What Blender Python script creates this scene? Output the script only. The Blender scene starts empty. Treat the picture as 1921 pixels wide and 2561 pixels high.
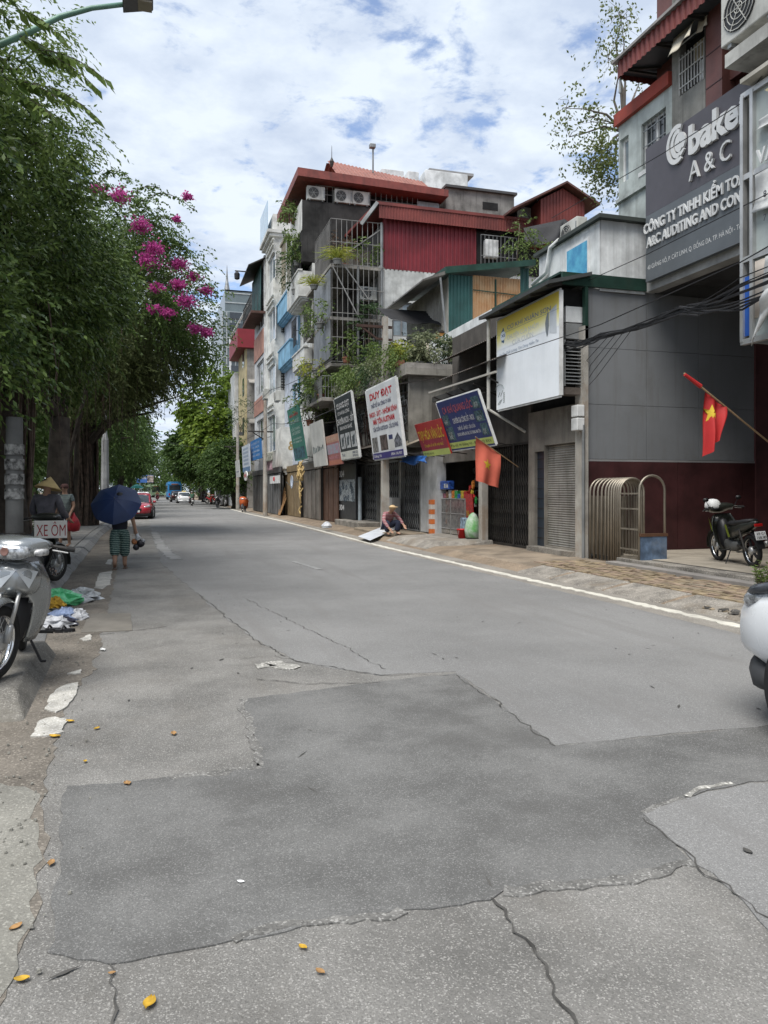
import bpy, math, random
import numpy as np
from mathutils import Vector, Matrix

# ---------------------------------------------------------------- camera, sky, sun, exposure
random.seed(7); RNG = np.random.default_rng(7)
SC = bpy.context.scene
COL = SC.collection
cam_d = bpy.data.cameras.new('camera'); cam = bpy.data.objects.new('camera', cam_d); COL.objects.link(cam)
cam.location = (0, 0, 1.6)
cam.rotation_euler = (math.radians(90), 0, -math.atan(0.30))
cam_d.sensor_fit = 'VERTICAL'; cam_d.sensor_height = 24.0; cam_d.lens = 24.0 * 1900 / 2561
cam_d.shift_y = -0.0205
cam_d.clip_start = 0.05; cam_d.clip_end = 3000
SC.camera = cam
SUN_EL, SUN_AZ = math.radians(63), math.radians(225)      # azimuth measured from +Y clockwise
wd = bpy.data.worlds.new('World'); SC.world = wd; wd.use_nodes = True
def build_world():
    nt = wd.node_tree; N = nt.nodes; L = nt.links; N.clear()
    out = N.new('ShaderNodeOutputWorld'); bg = N.new('ShaderNodeBackground'); bg.inputs['Strength'].default_value = 0.1
    sky = N.new('ShaderNodeTexSky'); sky.sky_type = 'NISHITA'; sky.sun_disc = False
    sky.sun_elevation = SUN_EL; sky.sun_rotation = SUN_AZ; sky.air_density = 1.0; sky.dust_density = 0.6; sky.ozone_density = 1.6
    tc = N.new('ShaderNodeTexCoord')
    sep = N.new('ShaderNodeSeparateXYZ'); L.new(tc.outputs['Generated'], sep.inputs[0])
    zz = N.new('ShaderNodeMath'); zz.operation = 'MAXIMUM'; zz.inputs[1].default_value = 0.0; L.new(sep.outputs['Z'], zz.inputs[0])
    za = N.new('ShaderNodeMath'); za.operation = 'ADD'; za.inputs[1].default_value = 0.10; L.new(zz.outputs[0], za.inputs[0])
    dx = N.new('ShaderNodeMath'); dx.operation = 'DIVIDE'; L.new(sep.outputs['X'], dx.inputs[0]); L.new(za.outputs[0], dx.inputs[1])
    dy = N.new('ShaderNodeMath'); dy.operation = 'DIVIDE'; L.new(sep.outputs['Y'], dy.inputs[0]); L.new(za.outputs[0], dy.inputs[1])
    cmb = N.new('ShaderNodeCombineXYZ'); L.new(dx.outputs[0], cmb.inputs[0]); L.new(dy.outputs[0], cmb.inputs[1]); cmb.inputs[2].default_value = 3.1
    # a cloud deck: soft broken altocumulus, seen in true perspective
    n1 = N.new('ShaderNodeTexNoise'); n1.inputs['Scale'].default_value = 5.2; n1.inputs['Detail'].default_value = 9; n1.inputs['Roughness'].default_value = 0.62; n1.inputs['Distortion'].default_value = 0.25
    L.new(cmb.outputs[0], n1.inputs['Vector'])
    n2 = N.new('ShaderNodeTexNoise'); n2.inputs['Scale'].default_value = 0.9; n2.inputs['Detail'].default_value = 4; L.new(cmb.outputs[0], n2.inputs['Vector'])
    mx = N.new('ShaderNodeMath'); mx.operation = 'MULTIPLY_ADD'; mx.inputs[1].default_value = 0.38; L.new(n2.outputs[0], mx.inputs[0]); L.new(n1.outputs[0], mx.inputs[2])
    cov = N.new('ShaderNodeValToRGB'); cov.color_ramp.elements[0].position = 0.50; cov.color_ramp.elements[0].color = (0, 0, 0, 1)
    cov.color_ramp.elements[1].position = 0.65; cov.color_ramp.elements[1].color = (1, 1, 1, 1); cov.color_ramp.interpolation = 'EASE'
    L.new(mx.outputs[0], cov.inputs[0])
    n3 = N.new('ShaderNodeTexNoise'); n3.inputs['Scale'].default_value = 3.4; n3.inputs['Detail'].default_value = 6; n3.inputs['Roughness'].default_value = 0.6; L.new(cmb.outputs[0], n3.inputs['Vector'])
    sh = N.new('ShaderNodeValToRGB'); sh.color_ramp.elements[0].position = 0.36; sh.color_ramp.elements[0].color = (3.5, 4.05, 5.0, 1)
    sh.color_ramp.elements[1].position = 0.62; sh.color_ramp.elements[1].color = (5.0, 5.5, 6.1, 1); L.new(n3.outputs[0], sh.inputs[0])
    skm = N.new('ShaderNodeVectorMath'); skm.operation = 'MULTIPLY_ADD'; skm.inputs[1].default_value = (0.95, 0.95, 1.0); skm.inputs[2].default_value = (0.6, 0.7, 0.9)
    L.new(sky.outputs[0], skm.inputs[0])
    mix = N.new('ShaderNodeMix'); mix.data_type = 'RGBA'; L.new(cov.outputs[0], mix.inputs[0]); L.new(skm.outputs[0], mix.inputs[6]); L.new(sh.outputs[0], mix.inputs[7])
    L.new(mix.outputs[2], bg.inputs[0]); L.new(bg.outputs[0], out.inputs[0])
build_world()
sun_d = bpy.data.lights.new('sun', 'SUN'); sun = bpy.data.objects.new('sun', sun_d); COL.objects.link(sun)
sun_d.energy = 2.9; sun_d.angle = math.radians(40); sun_d.color = (1.0, 0.96, 0.90)
sdir = Vector((math.sin(SUN_AZ) * math.cos(SUN_EL), math.cos(SUN_AZ) * math.cos(SUN_EL), math.sin(SUN_EL)))
sun.rotation_euler = sdir.to_track_quat('Z', 'Y').to_euler(); sun.location = sdir * 60
VS = SC.view_settings; VS.view_transform = 'Standard'; VS.look = 'None'; VS.exposure = 0.82; VS.gamma = 1.0; VS.use_curve_mapping = False

# ---------------------------------------------------------------- materials
MATS = {}
def mat(name, col, rough=0.75, metal=0.0, var=0.25, vs=1.6, streak=0.0, grime=0.0, gcol=(0.03, 0.028, 0.024), bump=0.15, bs=40.0, spec=0.4, col2=None, island=0.0, fine=0.0, fs=160.0, coat=0.0, smap=(5.0, 5.0, 0.35)):
    """procedural surface: base colour with soft patches, optional rain streaks, mould (grime) and fine speckle"""
    if name in MATS: return MATS[name]
    m = bpy.data.materials.new(name); MATS[name] = m; m.use_nodes = True
    nt = m.node_tree; N = nt.nodes; L = nt.links; b = N['Principled BSDF']
    b.inputs['Roughness'].default_value = rough; b.inputs['Metallic'].default_value = metal; b.inputs['Specular IOR Level'].default_value = spec
    if coat: b.inputs['Coat Weight'].default_value = coat; b.inputs['Coat Roughness'].default_value = 0.05
    geo = N.new('ShaderNodeNewGeometry'); pos = geo.outputs['Position']
    def noise(scale, detail=4, rough_=0.6, vec=None):
        n = N.new('ShaderNodeTexNoise'); n.inputs['Scale'].default_value = scale; n.inputs['Detail'].default_value = detail; n.inputs['Roughness'].default_value = rough_
        L.new(vec if vec is not None else pos, n.inputs['Vector']); return n.outputs[0]
    def ramp(v, a, c):
        r = N.new('ShaderNodeMapRange'); r.inputs[1].default_value = a; r.inputs[2].default_value = c; r.interpolation_type = 'SMOOTHSTEP'; L.new(v, r.inputs[0]); return r.outputs[0]
    def mixc(f, a, bcol):
        x = N.new('ShaderNodeMix'); x.data_type = 'RGBA'
        if isinstance(f, float): x.inputs[0].default_value = f
        else: L.new(f, x.inputs[0])
        for i, cc in ((6, a), (7, bcol)):
            if isinstance(cc, tuple): x.inputs[i].default_value = (*cc[:3], 1)
            else: L.new(cc, x.inputs[i])
        return x.outputs[2]
    def mulf(v, k):
        x = N.new('ShaderNodeMath'); x.operation = 'MULTIPLY'; L.new(v, x.inputs[0])
        if isinstance(k, float): x.inputs[1].default_value = k
        else: L.new(k, x.inputs[1])
        return x.outputs[0]
    c2 = col2 if col2 else tuple(max(0, q * (1 - var * 1.6)) for q in col)
    c = mixc(ramp(noise(vs, 5), 0.30, 0.72), tuple(col), c2)
    if island:
        r = geo.outputs['Random Per Island']; c = mixc(mulf(r, float(island)), c, tuple(min(1, q * 2.2 + 0.015) for q in col))
    if fine:
        v = N.new('ShaderNodeTexVoronoi'); v.inputs['Scale'].default_value = fs; L.new(pos, v.inputs['Vector'])
        sp = N.new('ShaderNodeSeparateColor'); L.new(v.outputs['Color'], sp.inputs[0])
        c = mixc(mulf(ramp(sp.outputs[0], 0.72, 1.0), float(fine)), c, tuple(min(1, q * 2.1 + 0.03) for q in col))
        c = mixc(mulf(ramp(sp.outputs[1], 0.55, 1.0), float(fine)), c, tuple(q * 0.38 for q in col))
        c = mixc(mulf(ramp(noise(fs * 0.35, 3, 0.7), 0.45, 0.7), 0.45 * float(fine)), c, tuple(q * 0.55 for q in col))
    if streak:
        mp = N.new('ShaderNodeMapping'); mp.inputs['Scale'].default_value = smap; L.new(pos, mp.inputs[0])
        c = mixc(mulf(ramp(noise(1.0, 4, 0.65, mp.outputs[0]), 0.48, 0.74), float(streak)), c, tuple(gcol))
    if grime:
        g = ramp(noise(0.7, 8, 0.72), 0.5, 0.66); c = mixc(mulf(g, float(grime)), c, tuple(gcol))
    L.new(c, b.inputs['Base Color'])
    rr = N.new('ShaderNodeMapRange'); rr.inputs[3].default_value = max(0.03, rough - 0.08); rr.inputs[4].default_value = min(1, rough + 0.10); L.new(noise(vs * 5, 3), rr.inputs[0]); L.new(rr.outputs[0], b.inputs['Roughness'])
    if bump:
        bp = N.new('ShaderNodeBump'); bp.inputs['Strength'].default_value = bump; bp.inputs['Distance'].default_value = 0.02; L.new(noise(bs, 4, 0.65), bp.inputs['Height']); L.new(bp.outputs[0], b.inputs['Normal'])
    return m
def leafmat(name, col, tip, trans=0.35, rough=0.5):
    if name in MATS: return MATS[name]
    m = bpy.data.materials.new(name); MATS[name] = m; m.use_nodes = True; nt = m.node_tree; N = nt.nodes; L = nt.links
    b = N['Principled BSDF']; b.inputs['Roughness'].default_value = rough; b.inputs['Specular IOR Level'].default_value = 0.22
    g = N.new('ShaderNodeNewGeometry'); x = N.new('ShaderNodeMix'); x.data_type = 'RGBA'; x.inputs[6].default_value = (*col, 1); x.inputs[7].default_value = (*tip, 1)
    n = N.new('ShaderNodeTexNoise'); n.inputs['Scale'].default_value = 1.5; n.inputs['Detail'].default_value = 3; L.new(g.outputs['Position'], n.inputs['Vector'])
    a = N.new('ShaderNodeMath'); a.operation = 'MULTIPLY_ADD'; a.inputs[1].default_value = 0.6; a.inputs[2].default_value = -0.26; L.new(g.outputs['Random Per Island'], a.inputs[0])
    a2 = N.new('ShaderNodeMath'); a2.operation = 'MULTIPLY_ADD'; a2.inputs[1].default_value = 0.75; L.new(n.outputs[0], a2.inputs[0]); L.new(a.outputs[0], a2.inputs[2]); a2.use_clamp = True  # noise plus per-leaf mix paints light and dark clusters into the leaf colour
    L.new(a2.outputs[0], x.inputs[0]); L.new(x.outputs[2], b.inputs['Base Color'])
    t = N.new('ShaderNodeBsdfTranslucent'); L.new(x.outputs[2], t.inputs[0]); ms = N.new('ShaderNodeMixShader'); ms.inputs[0].default_value = trans
    L.new(b.outputs[0], ms.inputs[1]); L.new(t.outputs[0], ms.inputs[2]); L.new(ms.outputs[0], N['Material Output'].inputs[0])
    return m
M_conc = lambda: mat('weathered concrete', (0.34, 0.32, 0.29), 0.9, streak=0.45, grime=0.35, bump=0.3)
def paint(name, col, streak=0.25, grime=0.12, rough=0.75, **k): return mat(name, col, rough, streak=streak, grime=grime, gcol=(0.09, 0.085, 0.075), bump=0.08, **k)
def metal(name, col, rough=0.45, streak=0.2, **k): return mat(name, col, rough, metal=0.6, streak=streak, bump=0.05, gcol=(0.05, 0.035, 0.025), **k)
def plain(name, col, rough=0.5, var=0.12, **k): return mat(name, col, rough, var=var, bump=0.0, **k)
GLASS = mat('dark window glass', (0.035, 0.045, 0.055), 0.06, var=0.3, spec=0.8, bump=0.0)
GLASSB = mat('pale window glass', (0.30, 0.36, 0.40), 0.10, var=0.35, spec=0.8, bump=0.0)
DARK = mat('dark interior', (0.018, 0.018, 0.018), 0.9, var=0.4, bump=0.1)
BLACK = plain('black plastic', (0.016, 0.016, 0.018), 0.45)
RUBBER = mat('tyre rubber', (0.018, 0.018, 0.018), 0.85, bump=0.3, bs=120)
STEEL = metal('brushed steel', (0.55, 0.55, 0.54), 0.35, 0.15)
CHROME = mat('bright chrome', (0.75, 0.75, 0.75), 0.15, metal=1.0, var=0.1, bump=0.0)
GREYMET = metal('grey painted steel', (0.30, 0.31, 0.31), 0.5, 0.3)
DARKMET = metal('dark rusty steel', (0.07, 0.065, 0.06), 0.6, 0.5)
WHITE = paint('white enamel', (0.78, 0.79, 0.78), 0.12, 0.05, 0.45)
SKIN = plain('skin', (0.42, 0.25, 0.17), 0.6)
CABLE = plain('black cable', (0.02, 0.02, 0.022), 0.6)

# ---------------------------------------------------------------- mesh helpers
def link(o, parent=None):
    COL.objects.link(o)
    if parent is not None:
        o.parent = parent
        if parent.get('_abs'): o.matrix_parent_inverse = Matrix.Translation(-Vector(parent['_abs']))
        elif parent.parent is not None and parent.get('_noinv') is None and parent.type == 'MESH': pass
    return o
def tag(o, label=None, cat=None, group=None, kind=None):
    if label: o['label'] = label
    if cat: o['category'] = cat
    if group: o['group'] = group
    if kind: o['kind'] = kind
    return o
def thing(name, label, cat, loc=(0, 0, 0), group=None):
    """Empty at the base of a thing; its parts are meshes given in world coordinates"""
    o = bpy.data.objects.new(name, None); o.empty_display_size = 0.2; o.location = loc; COL.objects.link(o); o['_abs'] = list(loc)
    return tag(o, label, cat, group)
def local(name, label, cat, group=None):
    """Empty at the origin; its parts are in the thing's own coordinates, moved later"""
    o = bpy.data.objects.new(name, None); o.empty_display_size = 0.2; COL.objects.link(o); return tag(o, label, cat, group)
def put(o, loc, rz=0.0, rx=0.0, ry=0.0, s=1.0):
    o.location = loc; o.rotation_euler = (rx, ry, rz); o.scale = (s, s, s); return o
def copy_tree(o, parent=None):
    c = o.copy(); COL.objects.link(c); c.parent = parent
    if parent is not None: c.matrix_parent_inverse = o.matrix_parent_inverse.copy()
    for ch in list(o.children): copy_tree(ch, c)
    return c
class Fx:      # facade facing the street (-X) at X = c; a runs along Y
    def __init__(s, c): s.c = c
    def p(s, a, z, d): return (s.c - d, a, z)
class Fy:      # wall facing the camera end of the street (-Y) at Y = c; a runs along X
    def __init__(s, c): s.c = c
    def p(s, a, z, d): return (a, s.c - d, z)
class MB:
    def __init__(s): s.v = []; s.f = []; s.m = []
    def add(s, vs, fs, mi=0):
        n = len(s.v); s.v += [tuple(q) for q in vs]; s.f += [tuple(i + n for i in f) for f in fs]; s.m += [mi] * len(fs); return s
    def hexa(s, p, mi=0): return s.add(p, [(0, 3, 2, 1), (4, 5, 6, 7), (0, 1, 5, 4), (1, 2, 6, 5), (2, 3, 7, 6), (3, 0, 4, 7)], mi)
    def box(s, x0, x1, y0, y1, z0, z1, mi=0):
        return s.hexa([(x0, y0, z0), (x1, y0, z0), (x1, y1, z0), (x0, y1, z0), (x0, y0, z1), (x1, y0, z1), (x1, y1, z1), (x0, y1, z1)], mi)
    def fb(s, fc, a0, a1, z0, z1, d0, d1, mi=0):
        q = [fc.p(a0, z0, d0), fc.p(a1, z1, d1)]; x = sorted((q[0][0], q[1][0])); y = sorted((q[0][1], q[1][1])); z = sorted((z0, z1))
        return s.box(x[0], x[1], y[0], y[1], z[0], z[1], mi)
    def prism(s, pts, vec, mi=0):
        n = len(pts); v = Vector(vec); b = [Vector(p) + v for p in pts]
        return s.add(list(pts) + b, [tuple(range(n - 1, -1, -1)), tuple(range(n, 2 * n))] + [(i, (i + 1) % n, n + (i + 1) % n, n + i) for i in range(n)], mi)
    def bar(s, a, b, w, h=None, mi=0):
        """square bar between two points"""
        a = Vector(a); b = Vector(b); d = (b - a).normalized(); up = Vector((0, 0, 1)) if abs(d.z) < 0.95 else Vector((1, 0, 0))
        u = d.cross(up).normalized() * w / 2; v = u.cross(d).normalized() * (h or w) / 2
        return s.hexa([a - u - v, a + u - v, a + u + v, a - u + v, b - u - v, b + u - v, b + u + v, b - u + v], mi)
    def tube(s, path, r, n=8, mi=0, cap=True):
        P = [Vector(p) for p in path]; R = r if isinstance(r, (list, tuple)) else [r] * len(P)
        vs = []; fs = []; u = None
        for i, p in enumerate(P):
            d = (P[min(i + 1, len(P) - 1)] - P[max(i - 1, 0)])
            d = d.normalized() if d.length > 1e-9 else Vector((0, 0, 1))
            if u is None: u = d.cross(Vector((0.31, 0.83, 0.47))).normalized()
            u = (u - d * u.dot(d)); u = u.normalized() if u.length > 1e-6 else d.orthogonal().normalized(); w = d.cross(u)
            for k in range(n):
                t = 2 * math.pi * k / n; vs.append(p + (u * math.cos(t) + w * math.sin(t)) * R[i])
        for i in range(len(P) - 1):
            for k in range(n): fs.append((i * n + k, i * n + (k + 1) % n, (i + 1) * n + (k + 1) % n, (i + 1) * n + k))
        if cap: fs += [tuple(range(n - 1, -1, -1)), tuple((len(P) - 1) * n + k for k in range(n))]
        return s.add(vs, fs, mi)
    def lathe(s, prof, c=(0, 0, 0), n=16, axis='Z', mi=0, cap=True):
        vs = []; fs = []; m = len(prof)
        for r, h in prof:
            for k in range(n):
                t = 2 * math.pi * k / n; x, y = r * math.cos(t), r * math.sin(t)
                q = {'Z': (x, y, h), 'Y': (x, h, y), 'X': (h, x, y)}[axis]; vs.append((c[0] + q[0], c[1] + q[1], c[2] + q[2]))
        for i in range(m - 1):
            for k in range(n): fs.append((i * n + k, i * n + (k + 1) % n, (i + 1) * n + (k + 1) % n, (i + 1) * n + k))
        if cap: fs += [tuple(range(n - 1, -1, -1)), tuple((m - 1) * n + k for k in range(n))]
        return s.add(vs, fs, mi)
    def grid(s, fn, nu, nv, mi=0, closed=False):
        vs = [fn(i / nu, j / nv) for j in range(nv + 1) for i in range(nu + 1)]; w = nu + 1
        return s.add(vs, [(j * w + i, j * w + i + 1, (j + 1) * w + i + 1, (j + 1) * w + i) for j in range(nv) for i in range(nu)], mi)
    def mesh(s, name, m, smooth=False):
        me = bpy.data.meshes.new(name); me.from_pydata([tuple(v) for v in s.v], [], s.f)
        for q in (m if isinstance(m, (list, tuple)) else [m]): me.materials.append(q)
        if any(s.m): me.polygons.foreach_set('material_index', s.m)
        if smooth: me.polygons.foreach_set('use_smooth', [True] * len(me.polygons))
        me.update(); return me
    def obj(s, name, m, parent=None, smooth=False, kind=None, bevel=0, label=None):
        o = bpy.data.objects.new(name, s.mesh(name, m, smooth))
        COL.objects.link(o)
        if parent is not None:
            o.parent = parent; rt = parent
            while rt.parent is not None: rt = rt.parent
            if rt.get('_abs') is not None and parent is rt: o.matrix_parent_inverse = Matrix.Translation(-Vector(rt['_abs']))
        if kind: o['kind'] = kind
        if label: o['label'] = label
        if bevel:
            bm = o.modifiers.new('bevel', 'BEVEL'); bm.width = bevel; bm.segments = 2; bm.limit_method = 'ANGLE'
        return o
def inst(name, me, parent, M):
    """one more object on shared mesh data, placed by matrix M (world)"""
    o = bpy.data.objects.new(name, me); COL.objects.link(o)
    if parent is not None:
        o.parent = parent
        if parent.get('_abs') is not None: o.matrix_parent_inverse = Matrix.Translation(-Vector(parent['_abs']))
    o.matrix_basis = M; return o
def fbox(name, parent, m, fc, a0, a1, z0, z1, d0, d1, **k): return MB().fb(fc, a0, a1, z0, z1, d0, d1).obj(name, m, parent, **k)
def wbox(name, parent, m, x0, x1, y0, y1, z0, z1, **k): return MB().box(x0, x1, y0, y1, z0, z1).obj(name, m, parent, **k)
def wall(name, parent, m, fc, a0, a1, z0, z1, th, holes=(), d=0.0):
    """wall skin of thickness th in front of d, with rectangular openings (a0,a1,z0,z1)"""
    b = MB(); A = sorted({a0, a1, *[min(max(h[i], a0), a1) for h in holes for i in (0, 1)]}); Z = sorted({z0, z1, *[min(max(h[i], z0), z1) for h in holes for i in (2, 3)]})
    for i in range(len(A) - 1):
        run = None
        for j in range(len(Z) - 1):
            ca, cz = (A[i] + A[i + 1]) / 2, (Z[j] + Z[j + 1]) / 2
            solid = not any(h[0] < ca < h[1] and h[2] < cz < h[3] for h in holes)
            if solid: run = (run[0], Z[j + 1]) if run else (Z[j], Z[j + 1])
            if (not solid or j == len(Z) - 2) and run: b.fb(fc, A[i], A[i + 1], run[0], run[1], d, d + th); run = None
    return b.obj(name, m, parent)
def window(parent, fc, a0, a1, z0, z1, fm, pm=None, n=2, rows=1, d=0.0, fw=0.06, grille=None, sill=None, depth=0.05):
    """frame as a part, each pane a sub-part"""
    b = MB(); b.fb(fc, a0, a1, z0, z0 + fw, d, d + depth).fb(fc, a0, a1, z1 - fw, z1, d, d + depth).fb(fc, a0, a0 + fw, z0 + fw, z1 - fw, d, d + depth).fb(fc, a1 - fw, a1, z0 + fw, z1 - fw, d, d + depth)
    w = (a1 - a0 - fw) / n; h = (z1 - z0 - fw) / rows
    for i in range(1, n): b.fb(fc, a0 + w * i, a0 + w * i + fw, z0 + fw, z1 - fw, d, d + depth)
    for j in range(1, rows): b.fb(fc, a0 + fw, a1 - fw, z0 + h * j, z0 + h * j + fw, d, d + depth * 0.8)
    f = b.obj('window', fm, parent)
    for i in range(n):
        for j in range(rows):
            MB().fb(fc, a0 + w * i + fw * 0.9, a0 + w * (i + 1) + fw * 0.1, z0 + h * j + fw * 0.9, z0 + h * (j + 1) + fw * 0.1, d + 0.005, d + 0.018).obj('pane', pm or GLASS, f)
    sub(f, parent)
    if grille:
        g = MB(); k = max(3, int((a1 - a0) / 0.13))
        for i in range(k + 1): a = a0 + (a1 - a0) * i / k; g.fb(fc, a - 0.008, a + 0.008, z0, z1, d + depth + 0.03, d + depth + 0.046)
        for j in range(3): z = z0 + (z1 - z0) * (j + 0.5) / 3; g.fb(fc, a0, a1, z - 0.012, z + 0.012, d + depth + 0.046, d + depth + 0.058)
        x = g.obj('grille', grille, f); x.matrix_parent_inverse = f.matrix_parent_inverse if False else Matrix.Identity(4)
    if sill: fbox('sill', f, sill, fc, a0 - 0.06, a1 + 0.06, z0 - 0.08, z0 - 0.003, d - 0.02, d + 0.14)
    return f
def sub(f, parent): pass
def corrugated(name, parent, m, p0, u, v, n, amp=0.018, pitch=0.11, kind=None, trap=True, th=None):
    """ribbed sheet: origin p0, along u (ribs repeat), down v (rib direction), normal n"""
    p0 = Vector(p0); u = Vector(u); v = Vector(v); n = Vector(n).normalized(); k = max(2, int(u.length / pitch)); vs = []; fs = []
    prof = [(0.0, 0), (0.42, 0), (0.55, 1), (0.88, 1)] if trap else [(q / 6, 0.5 - 0.5 * math.cos(2 * math.pi * q / 6)) for q in range(6)]
    S = [((i + a) / k, h) for i in range(k) for a, h in prof] + [(1.0, 0)]
    for t, h in S:
        q = p0 + u * t + n * (amp * h); vs += [q, q + v]
    for i in range(len(S) - 1): fs.append((2 * i, 2 * i + 2, 2 * i + 3, 2 * i + 1))
    return MB().add(vs, fs).obj(name, m, parent, kind=kind)
FONT_CACHE = {}
def glyph_mesh(txt, bold=0.0, extrude=0.0):
    key = (txt, bold, extrude)
    if key not in FONT_CACHE:
        c = bpy.data.curves.new('t', 'FONT'); c.body = txt; c.size = 1.0; c.offset = bold; c.extrude = extrude; c.resolution_u = 3
        o = bpy.data.objects.new('t', c); COL.objects.link(o)
        dg = bpy.context.evaluated_depsgraph_get(); me = bpy.data.meshes.new_from_object(o.evaluated_get(dg)); bpy.data.objects.remove(o); bpy.data.curves.remove(c)
        co = np.zeros(len(me.vertices) * 3); me.vertices.foreach_get('co', co); co = co.reshape(-1, 3)
        FONT_CACHE[key] = (co, [tuple(p.vertices) for p in me.polygons]); bpy.data.meshes.remove(me)
    return FONT_CACHE[key]
def text3(txt, parent, m, O, U, V, width, cap, bold=0.012, depth=0.003, name='lettering', lift=0.004, slant=0.0):
    """lettering: starts at O (baseline left), runs along U over 'width' metres, capital height 'cap' along V, raised along U x V"""
    co, fs = glyph_mesh(txt, bold, 0.5 if depth > 0.01 else 0.0)
    if len(co) == 0: return None
    U = Vector(U).normalized(); V = Vector(V).normalized(); Nn = U.cross(V); O = Vector(O)
    x0, x1 = co[:, 0].min(), co[:, 0].max(); sx = width / max(1e-6, x1 - x0); sy = cap / 0.70
    b = MB()
    b.add([O + U * float((p[0] - x0) * sx + slant * p[1] * sy) + V * float(p[1] * sy) + Nn * float(lift + (p[2] + 0.5) * depth if depth > 0.01 else lift) for p in co], fs)
    return b.obj(name, m, parent)
class Board:
    """sign board seen from the street: far edge y1 -> near edge y0, bottom (xb,zb), top (xt,zt)"""
    def __init__(s, name, label, y0, y1, zb, zt, xb, xt, face, edge=None, th=0.06, cat='sign', group=None):
        s.root = thing(name, label, cat, (xb, (y0 + y1) / 2, zb), group); s.w = y1 - y0; s.O = Vector((xb, y1, zb)); s.U = Vector((0, -1, 0)); v = Vector((xt - xb, 0, zt - zb)); s.h = v.length; s.V = v.normalized(); s.N = s.U.cross(s.V)
        MB().prism([s.at(0, 0, 0), s.at(1, 0, 0), s.at(1, 1, 0), s.at(0, 1, 0)], -s.N * th).obj('panel', face, s.root)
        if edge:
            e = 0.025
            b = MB()
            for q in ((0, 0, 1, 0), (0, 1, 1, 1), (0, 0, 0, 1), (1, 0, 1, 1)): b.bar(s.at(q[0], q[1], -th / 2), s.at(q[2], q[3], -th / 2), e, th + 0.02)
            b.obj('frame', edge, s.root)
    def at(s, x, y, d=0.0): return s.O + s.U * (x * s.w) + s.V * (y * s.h) + s.N * d
    def rect(s, x0, x1, y0, y1, m, name='print', d=0.003):
        return MB().prism([s.at(x0, y0, d), s.at(x1, y0, d), s.at(x1, y1, d), s.at(x0, y1, d)], -s.N * (d * 0.8)).obj(name, m, s.root)
    def poly(s, pts, m, name='print', d=0.006):
        return MB().prism([s.at(x, y, d) for x, y in pts], -s.N * 0.002).obj(name, m, s.root)
    def text(s, txt, x0, x1, y, cap, m, bold=0.012, d=0.007, slant=0.0): return text3(txt, s.root, m, s.at(x0, y, 0), s.U, s.V, (x1 - x0) * s.w, cap * s.h, bold, 0, lift=d, slant=slant)
# ---------------------------------------------------------------- foliage helpers
def leaf_cloud(name, P, D, Ln, Wd, m, parent=None, kind=None):
    """many small folded leaf blades as one mesh: bases P, directions D, lengths Ln, widths Wd"""
    N = len(P); D = D / (np.linalg.norm(D, axis=1, keepdims=True) + 1e-9); R = RNG.normal(size=(N, 3)); S = np.cross(D, R); S /= (np.linalg.norm(S, axis=1, keepdims=True) + 1e-9)
    Ln = np.broadcast_to(Ln, (N,))[:, None]; Wd = np.broadcast_to(Wd, (N,))[:, None]; sag = np.cross(S, D) * Ln * 0.08
    V = np.empty((N, 4, 3)); V[:, 0] = P; V[:, 1] = P + D * Ln * 0.45 + S * Wd * 0.5 + sag; V[:, 2] = P + D * Ln; V[:, 3] = P + D * Ln * 0.45 - S * Wd * 0.5 + sag
    me = bpy.data.meshes.new(name); me.vertices.add(N * 4); me.vertices.foreach_set('co', V.ravel()); me.loops.add(N * 4); me.loops.foreach_set('vertex_index', np.arange(N * 4, dtype=np.int32))
    me.polygons.add(N); me.polygons.foreach_set('loop_start', np.arange(0, N * 4, 4, dtype=np.int32)); me.polygons.foreach_set('loop_total', np.full(N, 4, dtype=np.int32))
    me.materials.append(m); me.update(calc_edges=True); o = bpy.data.objects.new(name, me); COL.objects.link(o)
    if parent is not None:
        o.parent = parent
        if parent.get('_abs') is not None: o.matrix_parent_inverse = Matrix.Translation(-Vector(parent['_abs']))
    if kind: o['kind'] = kind
    return o
def spray_points(C, Dr, length, per, droop, side=0.6):
    """leaf positions along drooping twigs: anchors C, outward directions Dr"""
    n = len(C); t = np.linspace(0.12, 1.0, per)[None, :, None]; l = np.broadcast_to(length, (n,))[:, None, None]
    Dr = Dr / (np.linalg.norm(Dr, axis=1, keepdims=True) + 1e-9); P = C[:, None, :] + Dr[:, None, :] * l * t; P[:, :, 2] -= (droop * l * t * t)[:, :, 0]
    T = np.broadcast_to(Dr[:, None, :], P.shape).copy(); T[:, :, 2] -= (2 * droop * t)[:, :, 0]
    sd = np.cross(Dr, np.array([0, 0, 1.0]) + RNG.normal(scale=0.2, size=Dr.shape)); sd /= (np.linalg.norm(sd, axis=1, keepdims=True) + 1e-9)
    sg = np.where(np.arange(per) % 2 == 0, 1.0, -1.0)[None, :, None]; L = T * 0.7 + sd[:, None, :] * sg * side + RNG.normal(scale=0.25, size=P.shape); L[:, :, 2] -= 0.25
    return P.reshape(-1, 3), L.reshape(-1, 3)
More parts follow.
